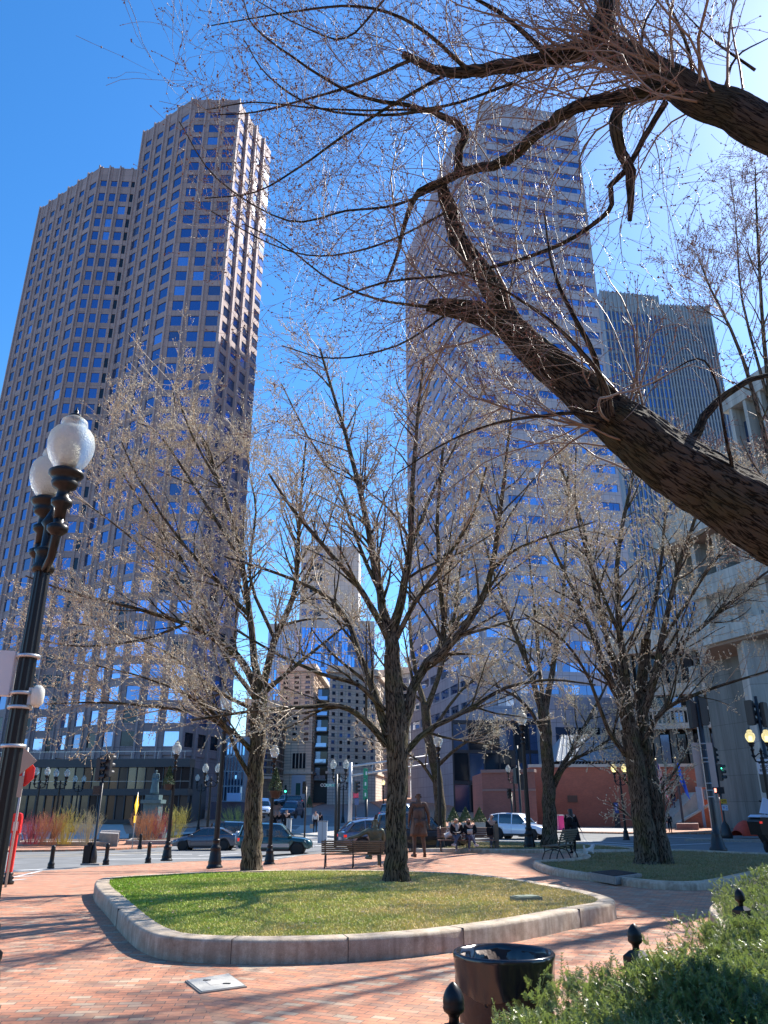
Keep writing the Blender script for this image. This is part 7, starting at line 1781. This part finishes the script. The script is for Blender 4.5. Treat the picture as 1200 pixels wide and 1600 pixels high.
def skirt(root, z0, z1, r0, r1, m, n=20, name='coat_skirt', cy=0, folds=.04, el=.75):
    mb = MB(); vs = []; K = 8
    for i in range(K + 1):
        t = i / K; z = lerp(z0, z1, t); r = lerp(r0, r1, t)
        for k in range(n * 2): a = math.pi * k / n; rr = r * (1 + folds * t * math.sin(a * 7)); vs.append((rr * math.cos(a), cy + rr * el * math.sin(a), z))
    N_ = n * 2; mb.add(vs, [(i * N_ + k, i * N_ + (k + 1) % N_, (i + 1) * N_ + (k + 1) % N_, (i + 1) * N_ + k) for i in range(K) for k in range(N_)], 0, True)
    o = mb.build(name, m, root); md = o.modifiers.new('s', 'SOLIDIFY'); md.thickness = .02; return o
def hair(root, hc, m, long=0.0, back=(0, -1, 0), s=1.0, wid=1.0):
    c = Vector(hc); b = Vector(back)
    J = {'t': (tuple(c + Vector((0, 0, .075)) + b * .02), .088 * s), 'm': (tuple(c + b * .045 + Vector((0, 0, .02))), .090 * s)}; E = [('t', 'm')]
    if long: J['n'] = (tuple(c + b * .075 - Vector((0, 0, .14))), .085 * wid * s); J['e'] = (tuple(c + b * .10 - Vector((0, 0, .14 + long))), .06 * wid * s); E += [('m', 'n'), ('n', 'e')]
    skin('hair', J, E, m, root, 't', 2)
M_skin = mat('skin', (.48, .27, .19), .5); M_hairb = mat('hair_black', (.012, .010, .010), .45); M_hairf = mat('hair_fair', (.30, .20, .12), .5); M_hairg = mat('hair_brown', (.06, .04, .03), .5)
M_bk = mat('cloth_black', (.014, .014, .017), .85, spec=.12); M_gy = mat('cloth_grey', (.24, .25, .28), .85, spec=.12, var=.1); M_jean = mat('cloth_jean', (.09, .10, .15), .85, spec=.12); M_legg = mat('cloth_slate', (.10, .105, .14), .8, spec=.12); M_wh = mat('cloth_white', (.6, .58, .56), .8, spec=.12); M_navy = mat('cloth_navy', (.03, .045, .09), .85, spec=.12)
M_bronze = mat('statue_bronze', (.11, .065, .045), .5, metal=.35, var=.35, vscale=4, bump=.3, bscale=15); M_bronze2 = mat('seated_bronze', (.10, .12, .085), .5, metal=.35, var=.35, vscale=4, bump=.3, bscale=15)

# standing bronze statue, seen from behind
q = G(655, 1340); st_h = (HT(1234, q.y) - q.z); s = st_h / 1.76
pose = dict(elL=(-.25, -.03, 1.14), wrL=(-.27, .04, .90), elR=(.27, -.04, 1.12), wrR=(.30, .02, .87), hipL=(-.10, 0, .92), knL=(-.12, .03, .5), anL=(-.14, -.03, .08), toL=(-.20, .12, .04), knR=(.12, .0, .5), anR=(.15, -.04, .08), toR=(.18, .1, .04), shL=(-.185, 0, 1.41), shR=(.185, 0, 1.41))
r_, P = figure(pose, q, R(8), 'standing bronze statue of a man in a long frock coat, seen from behind', M_bronze, [('coat', 'waist pelvis chest shL elL shR elR wrL wrR', 1.22, M_bronze, {}), ('trousers', 'pelvis hipL knL anL hipR knR anR', 1.18, M_bronze, {})], s=s, cat='statue', name='bronze_statue', fdir=(0, 1, 0))
skirt(r_, 1.28, .54, .165, .225, M_bronze, folds=.05, el=.66); shoes(r_, P, M_bronze); hair(r_, P['head'], M_bronze, s=.93)
MB().box((0, -.16, .85), (.012, .05, .5)).build('coat_vent', M_bronze, r_); MB().lathe([(.070, 1.42), (.078, 1.44), (.066, 1.49), (.055, 1.50)], (0, -.0, 0), 16).build('collar', M_bronze, r_)
# seated bronze man on the near bench
SIT = dict(pelvis=(0, .0, .0), waist=(0, -.02, .14), chest=(0, -.05, .36), neck=(0, -.04, .53), head=(0, -.01, .63), crown=(0, -.015, .72), shL=(-.18, -.05, .47), elL=(-.22, .03, .20), wrL=(-.15, .22, .16), shR=(.18, -.05, .47), elR=(.22, .03, .20), wrR=(.15, .22, .16),
           hipL=(-.10, .03, .0), knL=(-.12, .45, .03), anL=(-.12, .46, -.40), toL=(-.13, .62, -.45), hipR=(.10, .03, .0), knR=(.12, .45, .03), anR=(.12, .46, -.40), toR=(.13, .62, -.45))
pose = dict(SIT); pose.update(elL=(-.42, -.17, .33), wrL=(-.70, -.24, .27), knL=(-.05, .46, .10), anL=(-.10, .62, -.20), toL=(-.22, .72, -.24), anR=(.14, .36, -.42), toR=(.12, .50, -.46))
q = G(578, 1357); sc = .74 / .62 * 1.05; sz_ = hz(q.x, q.y) + .56 * hs
r_, P = figure(pose, (X(586, bq.y + .35, 1330), bq.y + .40, sz_), R(4), 'seated bronze man stretching his arm along the bench back, seen from behind', M_bronze2, [('coat', 'waist pelvis chest shL elL shR elR wrL wrR', 1.25, M_bronze2, {}), ('trousers', 'pelvis hipL knL anL hipR knR anR', 1.2, M_bronze2, {})], s=sc, cat='statue', name='bronze_statue')
shoes(r_, P, M_bronze2); hair(r_, P['head'], M_bronze2, s=.95)
MB().lathe([(.075, .50), (.082, .52), (.066, .56), (.055, .565)], (0, -.04, 0), 14).build('collar', M_bronze2, r_)
# two women and a man on the bench that faces us (local +Y turned to the viewer)
z0 = b2q.z + .52 * max(1, hs2); yb = b2q.y - .05
pose = dict(SIT); pose.update(head=(.02, .03, .60), crown=(.02, .02, .69), wrL=(-.06, .26, .14), wrR=(.07, .26, .14), knL=(-.02, .46, .10), anL=(.16, .62, -.22), toL=(.28, .70, -.24), knR=(.10, .44, .04), anR=(.06, .40, -.41), toR=(.05, .54, -.46))
r_, P = figure(pose, (X(714, yb, 1310), yb, z0), math.pi, 'fair haired woman in a grey scarf and dark coat reading on the far bench', M_skin, [('coat', 'waist pelvis chest shL elL shR elR wrL wrR', 1.22, M_bk, {}), ('trousers', 'pelvis hipL knL anL hipR knR anR', 1.15, M_legg, {})], s=1.02)
shoes(r_, P, M_wh); hair(r_, P['head'], M_hairf, .10, wid=1.0); skin('scarf', {'a': ((0, .06, .50), .075), 'b': ((0, .11, .36), .07), 'c': ((0, .11, .2), .05)}, [('a', 'b'), ('b', 'c')], M_gy, r_, 'a', 1)
bk_o = empty('open_book', (X(714, yb - .32, 1310) + .0, yb - .36, z0 + .20), 0, 'open pale book held by the fair haired woman', 'book'); MB().box((-.07, 0, 0), (.14, .19, .012), M=Matrix.Rotation(R(12), 3, 'Y')).box((.07, 0, 0), (.14, .19, .012), M=Matrix.Rotation(R(-12), 3, 'Y')).build('pages', mat('paper', (.6, .56, .5), .7), bk_o); MB().box((0, 0, -.022), (.29, .2, .006)).build('cover', M_navy, bk_o)
bg_ = empty('shoulder_bag', (X(700, yb, 1310), yb + .02, z0 - .02), 0, 'crumpled white bag lying on the bench left of the fair haired woman', 'bag'); skin('bag_body', {'a': ((0, 0, .10), (.16, .10)), 'b': ((.1, 0, .16), (.10, .08)), 'c': ((-.12, 0, .06), (.08, .07))}, [('a', 'b'), ('a', 'c')], M_wh, bg_, 'a', 2); MB().tube([(-.1, 0, .15), (0, 0, .34), (.12, 0, .18)], .012, 6).build('strap', M_wh, bg_)
pose = dict(SIT); pose.update(head=(.05, .03, .61), crown=(.05, .02, .70), wrL=(-.05, .24, .17), wrR=(.06, .24, .17), knL=(.02, .46, .09), anL=(-.14, .58, -.24), toL=(-.26, .64, -.27), knR=(.06, .44, .04), anR=(.10, .40, -.41), toR=(.12, .54, -.46))
r_, P = figure(pose, (X(735, yb, 1310), yb, z0), math.pi, 'dark haired woman in a black jacket holding a pale cup on the far bench', M_skin, [('coat', 'waist pelvis chest shL elL shR elR wrL wrR', 1.27, M_bk, {}), ('trousers', 'pelvis hipL knL anL hipR knR anR', 1.12, M_jean, {})], s=1.0, fdir=(.5, 1, 0))
shoes(r_, P, M_wh); hair(r_, P['head'], M_hairb, .12); 
mf = empty('paper_bag', (X(733, yb - .3, 1300), yb - .36, z0 + .22), 0, 'rounded beige muff shaped bag in the lap of the dark haired woman', 'bag'); skin('bag_body', {'a': ((-.08, 0, 0), .08), 'b': ((.02, 0, .01), .10), 'c': ((.11, 0, 0), .08)}, [('a', 'b'), ('b', 'c')], mat('beige_knit', (.48, .42, .36), .9), mf, 'b', 2)
pose = dict(SIT)
pose.update(elL=(-.2, .05, .2), wrL=(-.12, .2, .1), elR=(.2, .05, .2), wrR=(.12, .2, .1))
r_, P = figure(pose, (X(769, yb + 1.3, 1300), yb + 1.3, z0 + .08), math.pi, 'man in a dark jacket and cap sitting behind the right end of the far bench', M_skin, [('jacket', 'waist pelvis chest shL elL shR elR wrL wrR', 1.25, M_bk, {}), ('trousers', 'pelvis hipL knL anL hipR knR anR', 1.15, M_jean, {})], s=1.05)
hair(r_, P['head'], M_navy); shoes(r_, P, M_bk)
bp_ = empty('backpack', (X(766, yb, 1310), yb + .05, z0 + .0), 0, 'black backpack left on the right end of the far bench', 'backpack'); skin('pack_body', {'a': ((0, 0, .06), (.13, .10)), 'b': ((0, 0, .24), (.14, .11)), 'c': ((0, 0, .38), (.10, .08))}, [('a', 'b'), ('b', 'c')], M_bk, bp_, 'b', 2); MB().tube([(-.05, 0, .42), (0, 0, .5), (.05, 0, .42)], .012, 6).build('strap', M_bk, bp_)
q = G(776, 1331); box_ = empty('carton', (X(776, b2q.y, 1320), b2q.y, hz(4, b2q.y)), 0, 'upright brown slab leaning against the right end of the far bench', 'board'); MB().box((0, 0, .52), (.16, .3, 1.0)).build('panel', mat('olive_board', (.15, .13, .09), .8), box_)
# woman walking the dog
q = G(896, 1334.5); sw_ = (HT(1259, q.y) - q.z) / 1.76
pose = dict(elR=(.26, .06, 1.14), wrR=(.40, .16, .93), elL=(-.18, .10, 1.16), wrL=(-.16, .24, 1.32), anL=(-.10, -.10, .10), toL=(-.12, .06, .04), anR=(.09, .04, .09), toR=(.12, .2, .04))
r_, P = figure(pose, q, R(6), 'woman in a long black coat with long black hair walking a small white dog', M_skin, [('coat', 'waist pelvis chest shL elL shR elR wrL wrR', 1.45, M_bk, {}), ('tights', 'hipL knL anL pelvis hipR knR anR', 1.03, M_bk, {})], s=sw_)
skirt(r_, 1.15, .48, .21, .33, M_bk, folds=.03); shoes(r_, P, M_bk); hair(r_, P['head'], M_hairb, .30, wid=1.15)
bp2 = empty('backpack', q + Vector((-.06, -.20, 1.02)) * sw_, R(6), 'black backpack with a pale zip worn by the woman with the dog', 'backpack'); skin('pack_body', {'a': ((-.05, 0, 0), (.12, .08)), 'b': ((-.05, 0, .16), (.13, .09)), 'c': ((-.05, 0, .30), (.10, .07))}, [('a', 'b'), ('b', 'c')], M_bk, bp2, 'b', 2); MB().tube([(-.17, -.06, .28), (-.05, -.11, .36), (.07, -.06, .28)], .006, 6).build('zip', mat('zip_pale', (.5, .5, .5), .5), bp2)
# dog
dq = G(921, 1339.5); dg_ = empty('small_dog', dq, R(35), 'small fluffy white dog on a lead at the edge of the right lawn', 'dog')
M_fur = mat('white_fur', (.66, .64, .60), .9, bump=1.0, bscale=70)
Jd = {'rump': ((-.17, 0, .22), (.085, .085)), 'belly': ((-.02, 0, .21), .080), 'chest': ((.13, 0, .23), .095), 'neck': ((.20, 0, .31), .065), 'head': ((.26, 0, .38), .072), 'muz': ((.33, 0, .355), .038), 'tail1': ((-.25, 0, .30), .030), 'tail2': ((-.22, 0, .40), .038),
      'fl1': ((.14, -.05, .15), .035), 'fl2': ((.145, -.05, .03), .026), 'fr1': ((.14, .05, .15), .035), 'fr2': ((.145, .05, .03), .026), 'bl1': ((-.16, -.055, .16), .048), 'bl2': ((-.215, -.055, .09), .026), 'bl3': ((-.20, -.055, .02), .026), 'br1': ((-.16, .055, .16), .048), 'br2': ((-.215, .055, .09), .026), 'br3': ((-.20, .055, .02), .026)}
skin('body', Jd, [('rump', 'belly'), ('belly', 'chest'), ('chest', 'neck'), ('neck', 'head'), ('head', 'muz'), ('rump', 'tail1'), ('tail1', 'tail2'), ('chest', 'fl1'), ('fl1', 'fl2'), ('chest', 'fr1'), ('fr1', 'fr2'), ('rump', 'bl1'), ('bl1', 'bl2'), ('bl2', 'bl3'), ('rump', 'br1'), ('br1', 'br2'), ('br2', 'br3')], M_fur, dg_, 'belly', 2)
for s_ in (-1, 1): MB().ball((.235, s_ * .062, .37), .03, 8, sz=1.6).build('ear', M_fur, dg_); MB().ball((.315, s_ * .03, .40), .009, 6).build('eye', M_ink, dg_)
MB().ball((.368, 0, .362), .013, 6).build('nose', M_ink, dg_)
hw = q + Vector((.42, .2, .86)) * sw_; dl = dq + Vector((.16, .1, .32)); ld = empty('dog_lead', dl, 0, 'thin pale lead running from the woman hand down to the white dog', 'lead')
MB().tube([tuple(hw - dl), tuple((hw - dl) * .75 - Vector((0, 0, .12))), tuple((hw - dl) * .35 - Vector((0, 0, .10))), (0, 0, 0)], .007, 5).build('strap', mat('lead_pale', (.35, .38, .42), .6), ld)
# walkers
def walker(u, v, vt, rz, label, top, leg, hairm, long=0, Y_=None, extra=None, facing=(0, 1, 0), seed=0):
    q = G(u, v) if Y_ is None else Vector((X(u, Y_, v), Y_, hz(X(u, Y_, v), Y_)))
    s = 1.0 if Y_ is None else 1.0; hgt = HT(vt, q.y) - q.z; s = hgt / 1.76
    pose = dict(anL=(-.10, -.18, .12), toL=(-.11, -.04, .05), knL=(-.10, -.02, .5), anR=(.10, .12, .08), toR=(.11, .28, .04), knR=(.10, .10, .5), wrL=(-.24, .14, .92), wrR=(.24, -.06, .88))
    r_, P = figure(pose, q, rz, label, M_skin, [('jacket', 'waist pelvis chest shL elL shR elR wrL wrR', 1.25, top, {}), ('trousers', 'pelvis hipL knL anL hipR knR anR', 1.15, leg, {})], s=s, hands=True)
    hair(r_, P['head'], hairm, long); shoes(r_, P, M_bk, 1); return r_, q, s
r_, q, s_ = walker(492, 1301, 1265, R(5), 'person in a white jacket carrying a tan bag across the middle street', M_wh, M_bk, M_hairg)
hb = empty('carried_bag', q + Vector((-.30, 0, .32)) * s_, 0, 'tan carrier bag in the hand of the walker in the white jacket', 'bag'); MB().prism([(-.16, -.08), (.16, -.08), (.16, .08), (-.16, .08)], 0, .42).build('bag_body', mat('tan_paper', (.32, .26, .2), .8), hb); MB().tube([(-.08, 0, .42), (0, 0, .56), (.08, 0, .42)], .01, 6).build('strap', M_bk, hb)
walker(499.5, 1300, 1267, R(-5), 'person in dark clothes walking right beside the one in white', M_bk, M_navy, M_hairb, .1)
walker(429, 1302, 1266, R(170), 'walker in a black top, left one of the pair behind the teal car', M_bk, M_bk, M_hairg)
walker(435, 1302, 1265, R(175), 'walker in a dark open jacket, right one of the pair behind the teal car', M_bk, M_gy, M_hairg)
walker(447, 1290, 1262, R(20), 'person in black crossing beside the dark blue oncoming car', M_bk, M_bk, M_hairb, Y_=72)
walker(1040, 1300, 1267, R(20), 'person in dark blue by the foot of the flag pole, left one of the pair', M_navy, M_jean, M_hairb, Y_=71)
walker(1048, 1301, 1269, R(-15), 'person in black walking left of the stairs, right one of the pair', M_bk, M_bk, M_hairb, .1, Y_=70)
Yw = 86.0; r_, q, s_ = walker(1055, 1268, 1237, R(20), 'person with pale hair in a black top and jeans climbing the outdoor stairs', M_bk, M_jean, M_hairf, .15, Y_=Yw); r_.location.z = HT(1262, Yw); r_.scale = (.98,) * 3
# bronze figure on the far monument
r_, P = figure({}, (mo.location.x, mo.location.y, mo.location.z + 3.6), math.pi, 'greenish bronze figure standing on the far monument pedestal', M_bronze_g, [('robe', 'waist pelvis chest shL elL shR elR wrL wrR', 1.3, M_bronze_g, {})], s=1.25, cat='statue', name='bronze_statue'); skirt(r_, 1.1, .05, .18, .3, M_bronze_g, name='robe_skirt')
# ---------------------------------------------------------------- foreground: posts, hedge, bin
posts = [pt(708, 1540, 3.5), pt(990, 1447, 5.3), pt(1154, 1390, 7.7)]
ip = empty('iron_post', (posts[0][0], posts[0][1], .15), R(38), 'square black iron post with an acorn finial in front of the bin, nearest of three', 'fence post', 'iron posts with acorn finials')
MB().box((0, 0, .22), (.075, .075, .46)).build('shaft', M_black, ip)
MB().prism([(-.065, -.065), (.065, -.065), (.065, .065), (-.065, .065)], .40, .47).add([(-.065, -.065, .47), (.065, -.065, .47), (.065, .065, .47), (-.065, .065, .47), (-.03, -.03, .505), (.03, -.03, .505), (.03, .03, .505), (-.03, .03, .505)], [(0, 1, 5, 4), (1, 2, 6, 5), (2, 3, 7, 6), (3, 0, 4, 7), (4, 5, 6, 7)]).build('cap', M_black, ip)
MB().lathe([(.026, .50), (.022, .525), (.028, .54), (.045, .552), (.050, .565), (.047, .575), (.049, .59), (.046, .61), (.036, .635), (.020, .655), (.008, .665), (.0, .668)], (0, 0, 0), 24).build('finial', M_black, ip)
for k, lab in ((1, 'black iron post with an acorn finial rising out of the middle of the hedge'), (2, 'farthest black iron post with an acorn finial at the right end of the hedge')):
    c = copy_tree(ip); c.location = (posts[k][0], posts[k][1], .15); c['label'] = lab
# granite kerb under the posts
kl = chaikin([Vector((-.02, 2.6, 0)), Vector((.16, 4.0, 0)), Vector((1.5, 5.95, 0)), Vector((3.3, 8.6, 0)), Vector((4.15, 10.6, 0)), Vector((4.9, 13.2, 0)), Vector((6.2, 14.2, 0)), Vector((9.0, 14.2, 0))], 2, closed=False)
def kerb_line(line, w, h):
    L_, R_ = [], []
    for i, p in enumerate(line):
        a, b = line[max(i - 1, 0)], line[min(i + 1, len(line) - 1)]; d = Vector((b.x - a.x, b.y - a.y)).normalized(); n = Vector((d.y, -d.x)); L_.append(p); R_.append(Vector((p.x + n.x * w, p.y + n.y * w, 0)))
    return L_, R_
La, Ra = kerb_line(kl, .28, .2)
mb = MB(); n = len(La); vs = []
for i in range(n):
    a, b = La[i], Ra[i]
    vs += [(a.x, a.y, -.1), (a.x, a.y, .19), (a.x * .93 + b.x * .07, a.y * .93 + b.y * .07, .215), (b.x, b.y, .215), (b.x, b.y, -.1)]
mb.add(vs, [(i * 5 + k, i * 5 + k + 1, (i + 1) * 5 + k + 1, (i + 1) * 5 + k) for i in range(n - 1) for k in range(4)], 0, False)
mb.build('planter_kerb', M_wall, None, 'granite kerb running under the iron posts along the edge of the yew hedge', 'planter', fix=True)
# yew hedge
hedge_poly = [Vector((p.x + .20, p.y, 0)) for p in La] + [Vector((9.5, 12, 0)), Vector((7.5, 2.6, 0)), Vector((1.2, 1.8, 0))]
hp = [(p.x, p.y) for p in hedge_poly]
def hedge_h(x, y):
    d = min(math.hypot(x - p.x, y - p.y) for p in Ra); base = .42 + .22 * min(1, d / .6)
    return .075 - .07 * min(1, max(0, (y - 5.5) / 3)) + base + .07 * math.sin(x * 2.3 + y * 1.1) + .06 * math.sin(x * 1.1 - y * 2.9 + 1) + .05 * math.sin(x * 5.1 + y * 4.3)
hroot = empty('yew_hedge', (2, 6, 0), 0, 'dense dark green yew hedge filling the lower right corner', 'hedge')
rr = np.random.default_rng(99)
core_v = []; mbc = MB(); gs = .16
xs_ = np.arange(0, 9.6, gs); ys_ = np.arange(1.8, 14.2, gs); idx = {}
for i, x in enumerate(xs_):
    for j, y in enumerate(ys_):
        if inside(x, y, hp):
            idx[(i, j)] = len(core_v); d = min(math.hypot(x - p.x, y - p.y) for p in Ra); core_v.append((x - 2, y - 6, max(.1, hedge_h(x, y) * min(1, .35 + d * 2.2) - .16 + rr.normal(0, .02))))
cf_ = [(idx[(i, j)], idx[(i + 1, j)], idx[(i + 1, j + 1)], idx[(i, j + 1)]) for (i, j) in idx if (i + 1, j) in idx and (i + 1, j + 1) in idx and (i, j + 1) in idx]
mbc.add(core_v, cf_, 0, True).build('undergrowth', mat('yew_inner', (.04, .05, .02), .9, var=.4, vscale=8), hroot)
# sprigs: stem + flat needles
def sprigs(n, seed):
    rr = np.random.default_rng(seed); base = []; 
    while len(base) < n:
        t = rr.random() ** 1.7; y = 3.2 + 9.9 * t; x = rr.uniform(0, min(9.4, .62 * y + .5))
        if inside(x, y, hp) or (rr.random() < .35 and inside(x + .12, y - .08, hp)):
            z = hedge_h(x, y); d = min(math.hypot(x - p.x, y - p.y) for p in Ra)
            lo = rr.random()
            if d < .35: zz = .16 + (z - .20) * rr.uniform(.1, 1.0)
            else: zz = z - .20 * lo ** 1.5 - .05
            base.append((x, y, zz, min(d, .5)))
    B = np.array(base); Vs, Fs = [], []; o = 0; K = 9
    d = np.stack([rr.normal(-.08, .6, n) - (.5 - B[:, 3]) * .3, rr.normal(-.05, .6, n) + (.5 - B[:, 3]) * .3, rr.uniform(.3, 1.1, n)], 1); d /= np.linalg.norm(d, axis=1)[:, None]
    L_ = rr.uniform(.04, .095, n); L_[rr.random(n) < .05] *= 1.8
    side = np.cross(d, rr.normal(size=(n, 3))); side /= np.linalg.norm(side, axis=1)[:, None]; up = np.cross(side, d)
    P0 = B[:, :3]; mi = []
    tone = (rr.random(n) * 3).astype(int)
    for k in range(K):
        t = (k + 1) / K; c = P0 + d * (L_ * t)[:, None] + up * (L_ * .15 * t * t)[:, None]
        for s in (-1, 1):
            nl = (rr.uniform(.015, .025, n) * (1.15 - .5 * t))[:, None]; nd = side * s * .85 + d * .55 + up * rr.normal(0, .28, (n, 1)); w = d * .0022 + up * .0012
            tip = c + nd * nl
            V = np.stack([c - w * 1.2, c + w * 1.2, c + nd * nl * .6 + w, tip, c + nd * nl * .6 - w], 1).reshape(-1, 3)
            i = np.arange(n)[:, None] * 5 + o; Fs.append(np.concatenate([i + np.array([[0, 1, 2]]), i + np.array([[0, 2, 4]]), i + np.array([[4, 2, 3]])])); Vs.append(V); mi.append(np.tile(tone, 3)); o += len(V)
    tip = P0 + d * L_[:, None] + up * (L_ * .15)[:, None]; w = side * .0022
    V = np.stack([P0 - w, P0 + w, tip + w * .5, tip - w * .5], 1).reshape(-1, 3); i = np.arange(n)[:, None] * 4 + o; Fs.append(np.concatenate([i + np.array([[0, 1, 2]]), i + np.array([[0, 2, 3]])])); Vs.append(V); mi.append(np.full(2 * n, 3))
    return np.concatenate(Vs), np.concatenate(Fs), np.concatenate(mi)
V, F, mi = sprigs(66000, 5)
M_y1 = mat('yew_a', (.105, .15, .055), .36, var=.35, vscale=2.5); M_y2 = mat('yew_b', (.17, .215, .075), .36, var=.35, vscale=2.5); M_y3 = mat('yew_c', (.07, .11, .05), .36, var=.35, vscale=2.5); [leafy(m_, .28, (.30, .40, .09)) for m_ in (M_y1, M_y2, M_y3)]; M_ys = mat('yew_stem', (.22, .17, .06), .7)
link('foliage', npmesh('foliage', V - np.array([2, 6, 0]), F, [M_y1, M_y2, M_y3, M_ys], False, mi), hroot)
# litter bin with liner
bc = Vector(pt(787, 1487, 4.85)); bn = empty('litter_bin', (bc.x, bc.y, 0), 0, 'round dark metal litter bin with a glossy black liner folded over its rim', 'litter bin')
rb = .305; zt = bc.z
MB().lathe([(.27, .02), (.285, .05), (rb - .012, zt - .10), (rb - .01, zt - .03), (rb - .025, zt - .03), (.262, .04), (.0, .035)], (0, 0, 0), 48).build('drum', mat('brown_drum', (.05, .024, .018), .5, metal=.2, var=.35, vscale=5, bump=.3), bn)
M_liner = mat('liner', (.012, .012, .016), .16, spec=.7)
rl = np.random.default_rng(4); n = 120; mbl = MB(); rows = []
prof = [(.0, zt - .36, 0), (.12, zt - .36, .3), (.22, zt - .33, .8), (.262, zt - .24, 1.2), (.27, zt - .12, 1.0), (.283, zt - .03, .4), (.297, zt, .05), (.311, zt + .004, .02), (.320, zt - .008, .05), (.317, zt - .03, .15), (.309, zt - .10, .35), (.306, zt - .17, .5), (.304, zt - .215, .8)]
ph = rl.uniform(0, 6.28, 8)
for r, z, wv in prof:
    row = []
    for k in range(n):
        a = 2 * math.pi * k / n; wob = wv * (.012 * math.sin(5 * a + ph[0]) + .009 * math.sin(11 * a + ph[1] + z * 20) + .006 * math.sin(23 * a + ph[2] - z * 40)); inn = r < .29
        rr_ = r + (wob * 1.3 if inn else wob * .7 + .004 * wv * math.sin(a * 3 + z * 60)); zz = z + (wv * .02 * math.sin(4 * a + ph[3]) if not inn and wv > .4 else 0)
        row.append((rr_ * math.cos(a), rr_ * math.sin(a), zz))
    rows += row
mbl.add(rows, [(i * n + k, i * n + (k + 1) % n, (i + 1) * n + (k + 1) % n, (i + 1) * n + k) for i in range(len(prof) - 1) for k in range(n)], 0, True)
mbl.build('liner', M_liner, bn)
# lamp base sliver is part of the near lamp; fallen leaves and litter on the bricks
rl = random.Random(8)
lf = MB()
for k in range(260):
    x = rl.uniform(-7, 6); y = rl.uniform(3.5, 22)
    if inside(x, y, [(p.x, p.y) for p in o1]) or inside(x, y, hp): continue
    a = rl.uniform(0, 6.28); s_ = rl.uniform(.008, .022); lf.add([(x + s_ * math.cos(a), y + s_ * math.sin(a), .008), (x + s_ * .5 * math.cos(a + 1.6), y + s_ * .5 * math.sin(a + 1.6), .012), (x - s_ * math.cos(a), y - s_ * math.sin(a), .008), (x - s_ * .5 * math.cos(a + 1.6), y - s_ * .5 * math.sin(a + 1.6), .006)], [(0, 1, 2, 3)])
for k in range(420):
    x = rl.uniform(-6, 6); y = rl.uniform(8.5, 17.5)
    if not inside(x, y, [(p.x, p.y) for p in i1]): continue
    a = rl.uniform(0, 6.28); s_ = rl.uniform(.012, .03); z_ = H1 + rl.uniform(.012, .03); lf.add([(x + s_ * math.cos(a), y + s_ * math.sin(a), z_), (x + s_ * .5 * math.cos(a + 1.6), y + s_ * .5 * math.sin(a + 1.6), z_ + .008), (x - s_ * math.cos(a), y - s_ * math.sin(a), z_), (x - s_ * .5 * math.cos(a + 1.6), y - s_ * .5 * math.sin(a + 1.6), z_ - .004)], [(0, 1, 2, 3)])
lf.build('bud_scales', mat('bud_scales', (.40, .30, .18), .8, var=.4), None, 'scattered dry bud scales and leaf bits on the brick paving and lawn', 'litter', kind='stuff')
